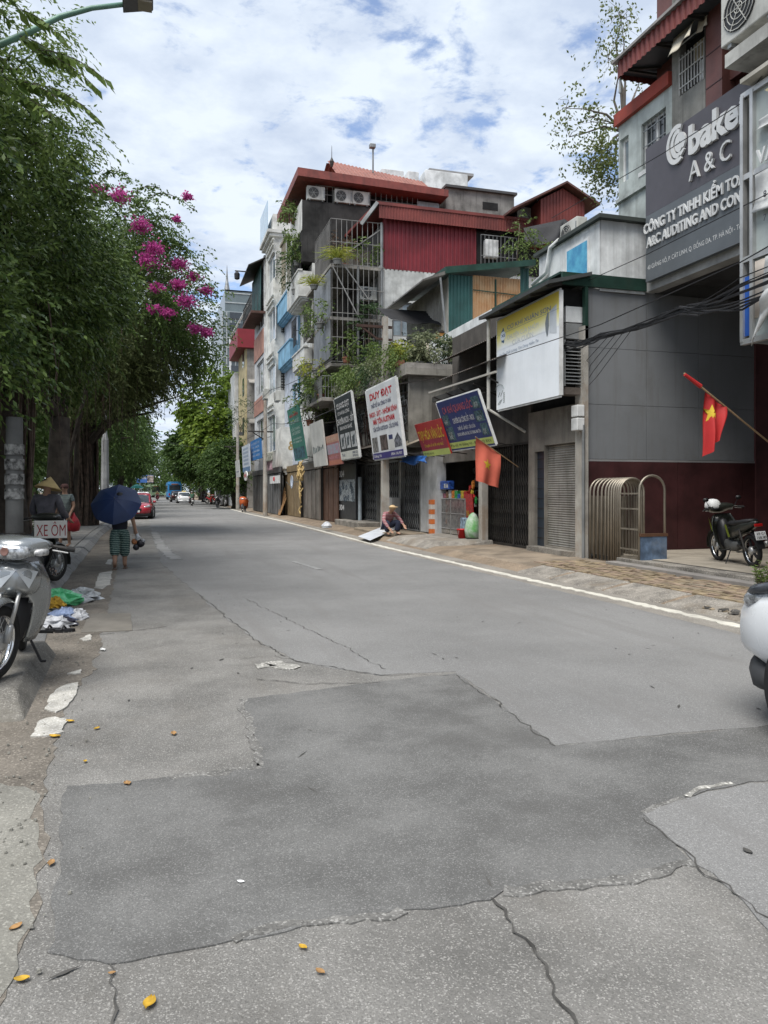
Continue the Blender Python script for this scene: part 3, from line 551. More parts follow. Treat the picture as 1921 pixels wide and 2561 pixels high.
drape('cloth_awning', cb, CLOTH, [(10.5, 12.86, 11.36), (10.5, 12.56, 11.33), (10.36, 12.47, 10.76), (10.36, 12.75, 10.72)], 0.03)
# ---- neighbour just outside the frame carries the torn poster frame
nb = thing('shop_house', 'plain grey shop house at the right edge beside the gateway', 'building', (9.0, 5.5, 0.1))
wbox('body', nb, paint('grey shop plaster', (0.33, 0.33, 0.31), 0.4, 0.3), 9.05, 16.4, -6, 8.9, 0.13, 13)
wbox('corner_pier', nb, MC, 8.75, 9.04, 8.45, 8.95, 0.13, 5.0)
wbox('base_block', nb, paint('ochre base', (0.45, 0.36, 0.22), 0.3, 0.2), 8.65, 8.95, 8.96, 9.12, 0.26, 0.55)
XH = 8.3; yH = 9.23; yN = 6.2
hf = thing('poster_frame', 'tall steel poster frame with torn white banner at the right edge', 'sign', (8.3, 7.5, 3.77))
zz = [3.79, 4.99, 6.2, 7.41]
fr = MB()
for z in zz: fr.box(XH - 0.04, XH + 0.04, yN, yH, z - 0.04, z + 0.04)
for y_ in (yH - 0.03, yH - 0.22, yN + 0.03): fr.box(XH - 0.05, XH + 0.03, y_ - 0.03, y_ + 0.03, zz[0], zz[3])
fr.obj('frame', STEEL, hf)
wbox('glazing', hf, mat('grimy pale sheet', (0.42, 0.47, 0.46), 0.3, var=0.15, streak=0.3, gcol=(0.25, 0.27, 0.26), bump=0.0), XH + 0.02, XH + 0.05, yN, yH - 0.2, zz[0], zz[3])
wbox('side_return', hf, paint('grey frame side', (0.25, 0.26, 0.26), 0.3), XH + 0.03, 9.0, yH - 0.04, yH, zz[0], zz[3] + 0.05)
wbox('frame_hood', hf, paint('hood sheet', (0.5, 0.48, 0.42), 0.3), XH - 0.18, 9.0, yN, yH - 0.15, zz[3] + 0.1, zz[3] + 0.16)
wbox('blue_strip', hf, plain('blue print', (0.02, 0.10, 0.42), 0.4), XH - 0.012, XH - 0.002, yH - 0.20, yH - 0.03, zz[0] + 0.08, zz[1] - 0.25)
BAN = mat('torn white banner', (0.66, 0.67, 0.66), 0.6, var=0.2, vs=4, bump=0.4, bs=9)
for a, b, za, zb in ((yH - 0.28, yN, zz[1] + 0.35, zz[2] - 0.05), (yH - 0.35, yN, zz[2] + 0.3, zz[3] - 0.5)):
    drape('banner', hf, BAN, [(XH - 0.03, a, zb), (XH - 0.03, b, zb + 0.1), (XH - 0.03, b, za), (XH - 0.05, a, za + 0.25)], 0.15, 12, 12, wave=0.05)
drape('banner', hf, BAN, [(XH - 0.1, yH - 0.55, zz[1] - 0.1), (XH - 0.1, yN, zz[1]), (XH - 0.3, yH - 0.75, zz[0] + 0.6), (XH - 0.2, yH - 0.45, zz[0] - 0.15)], 0.0, 10, 12, wave=0.06)
drape('banner', hf, plain('cream banner back', (0.62, 0.55, 0.48), 0.7), [(XH - 0.02, yH - 0.27, zz[1] - 0.08), (XH - 0.02, yN, zz[1] - 0.08), (XH - 0.02, yN, zz[0] + 0.3), (XH - 0.02, yH - 0.27, zz[0] + 0.3)], 0.0, 4, 4, wave=0.01)
star = [(math.sin(k * math.pi / 5) * (0.24 if k % 2 == 0 else 0.10), math.cos(k * math.pi / 5) * (0.24 if k % 2 == 0 else 0.10)) for k in range(10)]
MB().prism([(XH - 0.05, yH - 0.72 - x, zz[3] - 0.22 + z) for x, z in star], (-0.015, 0, 0)).obj('star', plain('gilt star', (0.55, 0.48, 0.3)), hf)
text3('VÀ', hf, LETW, (XH - 0.06, yH - 0.36, zz[2] + 0.06), U, V, 0.36, 0.2, 0.02, 0.03)
text3('8', hf, plain('dark print', (0.05, 0.05, 0.06)), (XH - 0.09, yH - 0.50, zz[1] + 0.75), U, V, 0.06, 0.09, 0.02, 0); text3('7', hf, MATS['dark print'], (XH - 0.09, yH - 0.50, zz[1] + 0.42), U, V, 0.06, 0.09, 0.02, 0)
mb = thing('meter_box', 'white electric meter box on the pier at the right edge', 'box', (8.7, 8.8, 2.3)); MB().box(8.55, 8.74, 8.55, 8.93, 2.36, 3.07).obj('box', WHITE, mb, bevel=0.02); MB().box(8.54, 8.549, 8.57, 8.91, 2.75, 2.78).obj('seam', BLACK, mb)

# ================================================================ WORKSHOP BUILDING (grey panel wall, white board)
YW = 14.6; FW = Fy(14.6); XC = 8.92
wk = thing('panel_building', 'grey composite panel building with white upper storey and green eaves beside the gateway', 'building', (11, 16, 0.1))
WPL = paint('white sheet wall', (0.74, 0.76, 0.76), 0.25, 0.1, 0.6)
zg = 6.01; zwn = 2.25
wbox('body', wk, plain('inner grey', (0.12, 0.12, 0.12)), 9.35, 16.4, 14.64, 17.6, 0.13, zg + 0.5)
xs = [8.98, 10.51, 11.9, 13.5, 13.46]; zs = [zwn + 0.05, 3.5, 4.74, zg + 0.02]
for i in range(4):
    for j in range(3): fbox('panel', wk, GPANEL, FW, xs[i] + 0.004, xs[i + 1] - 0.004, zs[j] + 0.004, zs[j + 1] - 0.004, -0.04, 0.0)
xs2 = [8.98, 11.31, 13.1, 13.46]
for i in range(3): fbox('wainscot_panel', wk, DBROWN, FW, xs2[i] + 0.004, xs2[i + 1] - 0.004, 0.2, zwn, -0.04, 0.03)
fbox('trim', wk, plain('grey trim', (0.25, 0.25, 0.25)), FW, 8.98, xs[4], zwn + 0.001, zwn + 0.045, -0.04, 0.02)
fbox('trim', wk, plain('brown corner trim', (0.12, 0.05, 0.05)), FW, xs[4], xs[4] + 0.06, 0.2, zs[3], -0.04, 0.04)
PIL = mat('flaking corner pillar', (0.42, 0.40, 0.36), 0.95, streak=0.5, grime=0.5, gcol=(0.22, 0.14, 0.08), bump=0.5)
wbox('corner_pillar', wk, PIL, 8.86, 8.975, 14.5, 14.85, 0.13, 3.58 + 1.6)
MB().tube([(8.84, 14.48, 0.13), (8.84, 14.48, 3.03)], 0.035, 8).obj('conduit', GREYMET, wk)
GRN = metal('dark green sheet', (0.035, 0.085, 0.065), 0.5, 0.3)
zfa = 5.97; fbox('green_fascia', wk, GRN, FW, 8.35, 10.45, zg + 0.03, zg + 0.30, 0.03, 0.10)
fbox('torn_flashing', wk, WPL, FW, 9.3, 10.44, zg - 0.03, zg + 0.028, 0.02, 0.05)
# white upper storey
zu0, zu1 = 6.28, 7.55
wbox('upper_wall', wk, WPL, 9.35, 10.74, 14.62, 17.38, zu0 - 0.3, zu1)
corrugated('upper_side', wk, WPL, (9.36, 14.60, zu0 - 0.25), (1.3, 0, 0), (0, 0, zu1 - zu0 + 0.25), (0, -1, 0), 0.006, 0.3)
corrugated('upper_front', wk, WPL, (9.335, 17.38, zu0 - 0.25), (0, -(17.38 - 14.62), 0), (0, 0, zu1 - zu0 + 0.25), (-1, 0, 0), 0.006, 0.3)
wbox('upper_roof', wk, plain('dark roof edge', (0.045, 0.055, 0.05), 0.7), 9.22, 10.74, 14.45, 17.38 + 0.1, zu1 + 0.003, zu1 + 0.09)
wbox('lower_roof', wk, GRN, 8.4, 9.33, 14.7, 18.2, zg + 0.31, zg + 0.36)
bp = thing('blue_poster', 'blue framed poster print on the white upper wall', 'poster', (9.3, 15.3, zu0)); 
wbox('frame', bp, WHITE, 9.30, 9.328, 15.02, 16.01, 6.31, 7.31); wbox('print', bp, mat('blue sea print', (0.03, 0.22, 0.42), 0.35, var=0.5, vs=3.5, col2=(0.10, 0.42, 0.60), bump=0.0), 9.292, 9.299, 15.02 + 0.06, 16.01 - 0.06, 6.31 + 0.06, 7.31 - 0.06)
# drain pipe on the white wall
dp = MB().tube([(9.25, 16.24, 7.62), (9.25, 16.66, 7.56), (9.25, 16.78, 7.25), (9.25, 16.84, 7.02), (9.25, 17.57, 6.89)], 0.05, 8).obj('drain_pipe', WHITE, wk, smooth=True)
aircon('air_conditioner', 'small white air conditioner on the roof edge above the white wall', (9.75, 16.66, zu1 + 0.12), '-X', 0.95)
# ---- shopfront to the street under the white board
sf = thing('shutter_shop', 'narrow concrete shop with roller shutter under the white board', 'building', (8.95, 16, 0.1))
FS = Fx(9.05); FSY1 = 17.16
SH = (14.94, 16.34, 0.30, 2.69); DR = (16.36, 16.84, 0.2, 2.56)
wbox('body', sf, DARK, 9.06, 13, 14.7, FSY1, 0.13, 5.4)
SFW = mat('grey brown render', (0.24, 0.22, 0.19), 0.95, streak=0.5, grime=0.4, gcol=(0.07, 0.06, 0.05), bump=0.4)
wall('front_wall', sf, SFW, FS, 14.72, FSY1, 0.13, 3.54, 0.13, [SH, DR])
SLAT = metal('dusty grey shutter', (0.36, 0.345, 0.31), 0.55, 0.35)
sb = MB(); n = 44
for i in range(n):
    z0 = SH[2] + (SH[3] - SH[2]) * i / n; z1 = z0 + (SH[3] - SH[2]) / n; zm = z0 + (z1 - z0) * 0.35
    sb.add([(9.02, SH[0], z0), (9.02, SH[1], z0), (9.0, SH[1], zm), (9.0, SH[0], zm), (9.02, SH[1], z1), (9.02, SH[0], z1)], [(1, 0, 3, 2), (2, 3, 5, 4)])
sb.obj('roller_shutter', SLAT, sf)
wbox('shutter_base', sf, RAMP, 8.7, 9.0, SH[0] - 0.1, DR[1], 0.1, 0.26)
wbox('door_leaf', sf, plain('blue black door', (0.02, 0.03, 0.045), 0.3), 9.0, 9.04, DR[0], DR[1], DR[2], DR[3])
for k in range(9): wbox('door_bar', sf, DARKMET, 8.985, 8.997, DR[0] + 0.02, DR[1] - 0.02, DR[2] + 0.25 + k * 0.24, DR[2] + 0.27 + k * 0.24)
wbox('beam', sf, mat('crumbling beam', (0.12, 0.10, 0.085), 0.95, bump=0.8, bs=18), 8.45, 9.0, 14.62, 14.95, 3.7, 3.85)
LOUV = mat('grimy louvre sheet', (0.26, 0.27, 0.27), 0.6, streak=0.4, bump=0.1)
lv = thing('louvre_panel', 'stack of grimy grey louvres between white board and corner pillar', 'louvre', (8.8, 14.62, 3.9))
l0, l1 = 3.92, 4.77
for k in range(11):
    z = l0 + (l1 - l0) * k / 11; MB().hexa([(8.47, 14.60, z), (8.90, 14.60, z), (8.90, 14.72, z + 0.05), (8.47, 14.72, z + 0.05), (8.47, 14.60, z + 0.012), (8.90, 14.60, z + 0.012), (8.90, 14.72, z + 0.062), (8.47, 14.72, z + 0.062)]).obj('slat', LOUV, lv)
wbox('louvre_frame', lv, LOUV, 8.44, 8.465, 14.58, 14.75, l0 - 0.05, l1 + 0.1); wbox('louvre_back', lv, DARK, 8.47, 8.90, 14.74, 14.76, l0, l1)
bxs = thing('sheet_boxes', 'pale metal boxes stacked behind the white board', 'boxes', (8.75, 14.7, 5))
for a, b in ((848, 808), (805, 768)): wbox('box', bxs, LOUV if a == 848 else WPL, 8.55, 8.96, 14.70, 15.1, (4.92 if a == 848 else 5.28), (5.26 if a == 848 else 5.63), bevel=0.01)
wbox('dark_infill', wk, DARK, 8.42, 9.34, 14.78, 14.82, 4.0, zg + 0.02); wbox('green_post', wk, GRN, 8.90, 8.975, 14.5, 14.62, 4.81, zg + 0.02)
# ---- the big white board
bx0, by0, by1 = 8.3, 14.54, 17.67
BOARDW = mat('sun bleached white board', (0.82, 0.86, 0.90), 0.5, var=0.05, streak=0.2, gcol=(0.55, 0.60, 0.64), bump=0.02)
wb_ = Board('workshop_board', 'large bleached white sign board with yellow top under a sloping eave', by0, by1, 3.66, 5.92, bx0, bx0, BOARDW, WHITE, 0.07)
yl = bpy.data.materials.new('yellow fading print'); yl.use_nodes = True; MATS['yfade'] = yl
def yfade():
    nt = yl.node_tree; N = nt.nodes; L = nt.links; b = N['Principled BSDF']; b.inputs['Roughness'].default_value = 0.5; g = N.new('ShaderNodeNewGeometry'); s = N.new('ShaderNodeSeparateXYZ'); L.new(g.outputs['Position'], s.inputs[0])
    zt_ = wb_.at(0, 1).z; z0_ = wb_.at(0, 0.66).z; n = N.new('ShaderNodeTexNoise'); n.inputs['Scale'].default_value = 1.4; L.new(g.outputs['Position'], n.inputs['Vector'])
    r = N.new('ShaderNodeMapRange'); r.inputs[1].default_value = z0_; r.inputs[2].default_value = zt_; L.new(s.outputs['Z'], r.inputs[0]); a = N.new('ShaderNodeMath'); a.operation = 'MULTIPLY_ADD'; a.inputs[1].default_value = 0.45; L.new(n.outputs[0], a.inputs[0]); L.new(r.outputs[0], a.inputs[2])
    c = N.new('ShaderNodeValToRGB'); e = c.color_ramp.elements; e[0].position = 0.18; e[0].color = (0.82, 0.86, 0.90, 1); e[1].position = 0.62; e[1].color = (0.76, 0.68, 0.20, 1); q = e.new(1.0); q.color = (0.66, 0.50, 0.06, 1); L.new(a.outputs[0], c.inputs[0]); L.new(c.outputs[0], b.inputs['Base Color'])
yfade()
wb_.rect(0.005, 0.995, 0.66, 0.995, yl, 'yellow_print', 0.004)
INK = plain('faded grey print', (0.22, 0.24, 0.30), 0.6); INKB = plain('dark blue print', (0.03, 0.10, 0.22), 0.5)
wb_.text('CƠ KHÍ XUÂN SƠN', 0.19, 0.88, 0.845, 0.045, INK, 0.01)
wb_.rect(0.02, 0.99, 0.826, 0.829, INK, 'rule', 0.006)
wb_.text('CHUYÊN CỬA NHÔM', 0.19, 0.70, 0.735, 0.05, plain('very pale print', (0.55, 0.58, 0.62)), 0.0); wb_.text('CỬA CUỐN', 0.28, 0.62, 0.66, 0.05, MATS['very pale print'], 0.0)
wb_.text('Uy Tín Chất Lượng, Tạo Dựng Niềm Tin', 0.05, 0.70, 0.585, 0.03, plain('grey blue print', (0.30, 0.36, 0.45)), 0.0, slant=0.25)
gear = []
for k in range(20):
    r = 0.09 if (k % 4) in (0, 1) else 0.072; gear.append((0.115 + r * 0.85 * math.cos(k * math.pi / 10) * wb_.h / wb_.w * 0.62, 0.80 + r * 1.0 * math.sin(k * math.pi / 10)))
wb_.poly(gear, INKB, 'gear_logo', 0.007); wb_.poly([(0.115 + 0.048 * math.cos(k * math.pi / 8), 0.80 + 0.05 * math.sin(k * math.pi / 8)) for k in range(16)], BOARDW, 'gear_logo', 0.009); wb_.text('XS', 0.09, 0.155, 0.785, 0.032, INKB, 0.02, 0.011)
wb_.poly([(0.80, 0.74), (0.815, 0.80), (0.84, 0.845), (0.85, 0.83), (0.855, 0.70), (0.84, 0.62), (0.825, 0.60), (0.807, 0.66)], plain('grey picture print', (0.22, 0.25, 0.27)), 'picture', 0.006)
wb_.poly([(0.86, 0.835), (0.96, 0.88), (0.96, 0.60), (0.86, 0.63)], plain('pale picture print', (0.58, 0.62, 0.66)), 'picture', 0.005)
pc = MB()
for k in range(9): t0, t1 = (math.radians(10 + k * 17), math.radians(10 + (k + 1) * 17)); pc.bar(wb_.at(0.05 + 0.085 * math.cos(t0), 0.20 + 0.075 * math.sin(t0), 0.006), wb_.at(0.05 + 0.085 * math.cos(t1), 0.20 + 0.075 * math.sin(t1), 0.006), 0.012, 0.004)
for q in range(6): pc.bar(wb_.at(0.13, 0.06 + q * 0.02, 0.006), wb_.at(0.14, 0.075 + q * 0.02, 0.006), 0.03, 0.004)
for q in ((0.02, 0.05, 0.07, 0.10), (0.05, 0.05, 0.10, 0.11), (0.03, 0.14, 0.06, 0.19), (0.07, 0.14, 0.11, 0.20)): pc.bar(wb_.at(q[0], q[1], 0.006), wb_.at(q[2], q[3], 0.006), 0.012, 0.004)
pc.obj('picture', plain('green grey line print', (0.25, 0.30, 0.28)), wb_.root)
ev = thing('board_eave', 'dark sloping eave sheet above the white board', 'eave', (8.3, 16, 6.0))
ze = 5.97
MB().hexa([(7.95, by0 - 0.15, ze + 0.02), (9.0, by0 - 0.15, ze + 0.28), (9.0, by1 + 0.35, ze + 0.28), (7.95, by1 + 0.35, ze + 0.02), (7.95, by0 - 0.15, ze + 0.10), (9.0, by0 - 0.15, ze + 0.36), (9.0, by1 + 0.35, ze + 0.36), (7.95, by1 + 0.35, ze + 0.10)]).obj('eave_sheet', mat('dark felt roof', (0.055, 0.06, 0.06), 0.7, streak=0.4, bump=0.2), ev)
for k in range(5): yy = by0 + (by1 - by0) * k / 4; MB().bar((8.0, yy, ze - 0.01), (8.95, yy, ze + 0.23), 0.05).obj('bracket', DARKMET, ev)
MB().tube([(8.12, by1 + 0.12, ze + 0.03), (8.12, by1 + 0.12, 3.68)], 0.045, 10).tube([(8.12, by1 + 0.12, 3.68), (9.0, by1 - 0.2, 3.1)], 0.035, 8).obj('post', paint('pale pipe', (0.5, 0.49, 0.45), 0.4), ev)
m2 = thing('meter_box', 'pair of white meter boxes on the flaking corner pillar', 'box', (8.8, 14.6, 3.0))
for a, b in ((1044, 1016), (1076, 1046)): MB().box(8.68, 8.86, 14.46, 14.72, (3.21 if a == 1044 else 2.91), (3.46 if a == 1044 else 3.18)).obj('box', WHITE, m2, bevel=0.015)

# ================================================================ RIGHT SIDE, MIDDLE OF THE ROW
def lattice_gate(name, label, fc, a0, a1, z0, z1, m, d=0.03, n=14, cat='gate', group=None, rows=7):
    """folding scissor gate: upright flats plus crossing links"""
    p0 = fc.p((a0 + a1) / 2, z0, d); o = thing(name, label, cat, p0, group); w = (a1 - a0) / n
    me = None
    for i in range(n + 1):
        MB().fb(fc, a0 + w * i - 0.011, a0 + w * i + 0.011, z0, z1, d, d + 0.02).obj('upright', m, o)
    x = MB(); h = (z1 - z0) / rows
    for i in range(n):
        for j in range(rows):
            zc = z0 + h * (j + 0.5)
            for sgn in (1, -1): x.bar(fc.p(a0 + w * i, zc - sgn * h * 0.36, d + 0.026), fc.p(a0 + w * (i + 1), zc + sgn * h * 0.36, d + 0.026), 0.014, 0.006)
    x.obj('scissor_links', m, o, kind='stuff')
    MB().fb(fc, a0 - 0.03, a1 + 0.03, z1, z1 + 0.06, d - 0.01, d + 0.05).obj('top_rail', m, o); MB().fb(fc, a0 - 0.03, a1 + 0.03, z0 - 0.04, z0, d - 0.01, d + 0.05).obj('bottom_rail', m, o)
    return o
def cage(name, label, faces, m, cat='balcony cage', group=None, step=0.22, r=0.014):
    """welded bar cage: faces = list of (p_bottom_left, u, height)"""
    o = thing(name, label, cat, faces[0][0], group); unit = MB().tube([(0, 0, 0), (0, 0, 1)], 1.0, 6).mesh('bar', m)
    for p, u, h in faces:
        p = Vector(p); u = Vector(u); n = max(2, int(u.length / step)); 
        for i in range(n + 1):
            q = p + u * (i / n); inst('bar', unit, o, Matrix.Translation(q) @ Matrix.Diagonal((r, r, h, 1)))
        k = max(2, int(h / 0.95)); ax = u.normalized(); R = Vector((0, 0, 1)).rotation_difference(ax).to_matrix().to_4x4()
        for j in range(k + 1):
            q = p + Vector((0, 0, h * j / k)); inst('rail', unit, o, Matrix.Translation(q) @ R @ Matrix.Diagonal((r * 1.3, r * 1.3, u.length, 1)))
    return o
POTM = [mat('terracotta pot', (0.30, 0.13, 0.085), 0.85, var=0.3, bump=0.2), plain('dark blue pot', (0.03, 0.045, 0.07), 0.4), plain('grey pot', (0.22, 0.22, 0.21), 0.7), plain('pinkish pot', (0.33, 0.18, 0.15), 0.8)]
LF_MID = leafmat('bright shrub leaf', (0.055, 0.10, 0.025), (0.20, 0.26, 0.08)); LF_DK = leafmat('dark shrub leaf', (0.025, 0.055, 0.022), (0.075, 0.12, 0.05)); LF_YL = leafmat('yellow green leaf', (0.14, 0.20, 0.035), (0.45, 0.42, 0.08)); LF_GY = leafmat('grey green leaf', (0.10, 0.13, 0.07), (0.26, 0.27, 0.16))
def potted(label, loc, r, h, ph, lm, pm, n=700, group='pot plants on the terrace', leaf=0.15, pr=0.2, upright=False, cat='pot plant'):
    o = thing('potted_plant', label, cat, loc, group); x, y, z = loc
    MB().lathe([(pr * 0.72, 0), (pr * 0.95, ph * 0.8), (pr * 1.08, ph * 0.82), (pr * 1.08, ph), (pr * 0.9, ph), (pr * 0.85, ph * 0.9)], (x, y, z), 14).obj('pot', pm, o, smooth=False)
    if upright:
        C = np.tile([[x, y, z + ph]], (n, 1)) + RNG.normal(scale=0.05, size=(n, 3)); D = RNG.normal(size=(n, 3)) * [0.8, 0.8, 0.3]; D[:, 2] = np.abs(D[:, 2]) + 0.6; L_ = RNG.uniform(0.6, 1.1, n) * h
        P = np.concatenate([C, C + D / np.linalg.norm(D, axis=1, keepdims=True) * L_[:, None] * 0.55]); D2 = np.concatenate([D, D * [1, 1, -0.3]]); leaf_cloud('foliage', P, D2, np.concatenate([L_ * 0.6, L_ * 0.55]), 0.035, lm, o)
    else:
        A, Dd, c = crown_anchors([(x, y, z + ph + h * 0.55, r, r, h * 0.55)], max(6, n // 40), 8, r * 0.22, 0.4); P, D = spray_points(A, Dd, r * 0.45, 5, 0.4); leaf_cloud('foliage', P, D, RNG.uniform(0.7, 1.2, len(P)) * leaf, leaf * 0.5, lm, o)
        b = MB()
        for q in c[:6]: b.tube([(x, y, z + ph * 0.8), (x + (q[0] - x) * 0.4, y + (q[1] - y) * 0.4, z + ph + (q[2] - z - ph) * 0.5), tuple(q)], [0.016, 0.011, 0.005], 5)
        b.obj('stems', mat('bark', (0.13, 0.10, 0.075), 0.95, bump=0.5), o)
    return o
# ---- low grocery building with folding gate
lo = thing('grocery_building', 'low dark shop building with open grocery front and folding gate', 'building', (9.2, 21, 0.1))
FG = Fx(9.12); yg0, yg1 = FSY1 + 0.02, 24.3
GT = (17.14, 19.8, 0.14, 2.85); GR = (20.44, 23.64, 0.24, 2.56)
DKW = mat('dark shop wall', (0.10, 0.09, 0.08), 0.95, streak=0.5, grime=0.4, gcol=(0.03, 0.028, 0.025), bump=0.4)  # one dark streaked colour for shop front, grocery inside and upper void wall
wbox('rear_block', lo, DARK, 11.6, 14, yg0, yg1, 0.13, 5.0)
wall('front_wall', lo, DKW, FG, yg0, yg1, 0.13, 4.6, 0.12, [GT, GR])
wbox('gate_backing', lo, DARK, 9.4, 9.45, GT[0] - 0.1, GT[1] + 0.1, 0.13, GT[3] + 0.2)
wbox('floor', lo, RAMP, 9.12, 11.6, GR[0] - 0.2, GR[1] + 0.3, 0.14, 0.245); wbox('ceiling', lo, DKW, 9.13, 11.6, yg0, yg1, 3.2, 3.3); wbox('side_wall', lo, DKW, 9.13, 11.6, GR[0] - 0.3, GR[0] - 0.22, 0.25, 3.19); wbox('side_wall', lo, DKW, 9.13, 11.6, GR[1] + 0.25, GR[1] + 0.33, 0.25, 3.19)
wbox('roof', lo, mat('dark tar roof', (0.06, 0.06, 0.058), 0.9, bump=0.4), 9.0, 14, yg0, yg1, 4.62, 4.78)
wbox('shutter_box', lo, SLAT, 8.9, 9.1, GR[0], GR[1], GR[3] - 0.05, GR[3] + 0.35)
lattice_gate('folding_gate', 'dark folding scissor gate between concrete pillar and roller shutter', Fx(9.12), GT[0], GT[1], GT[2] + 0.05, GT[3] - 0.05, DARKMET, 0.06, 20)
MB().tube([(9.0, 18.14, 2.84), (9.0, 18.14, 0.2)], 0.03, 8).obj('downpipe', DARKMET, lo)
cp = thing('concrete_post', 'square weathered concrete post beside the grocery', 'post', (8.72, 19.3, 0.12)); wbox('shaft', cp, PIL, 8.64, 8.84, 19.38, 19.38 + 0.22, 0.1, 3.4, bevel=0.015); wbox('foot', cp, RAMP, 8.58, 8.9, 19.38 - 0.05, 19.38 + 0.27, 0.08, 0.20)
# awning sheets over the blue board
aw = thing('tin_awning', 'sagging dark corrugated awning above the blue sign board', 'awning', (8.5, 20.5, 4.6))
TINAW = mat('rusty dark tin', (0.085, 0.075, 0.065), 0.7, streak=0.5, bump=0.2, gcol=(0.12, 0.06, 0.03))
corrugated('sheet', aw, TINAW, (8.0, 21.02, 4.88), (0, -(21.02 - 17.1), 0), (1.3, 0, 0.5), (0.3, 0, -1), 0.03, 0.13, trap=False)
corrugated('sheet', aw, TINAW, (8.4, 22.6, 5.62), (0, -4.6, 0), (1.4, 0, 0.55), (0.3, 0, -1), 0.03, 0.13, trap=False)
for k in range(5): MB().bar((8.05, 17.6 + k, 4.45), (9.1, 17.6 + k, 4.0), 0.035).obj('strut', DARKMET, aw)
MB().bar((8.05, 17.2, 4.55), (8.05, 22.0, 4.62), 0.05).obj('edge_beam', plain('pale edge', (0.4, 0.38, 0.34)), aw)
wbox('upper_void_wall', lo, DKW, 9.3, 9.5, yg0, 23.2, 4.8, 6.6)
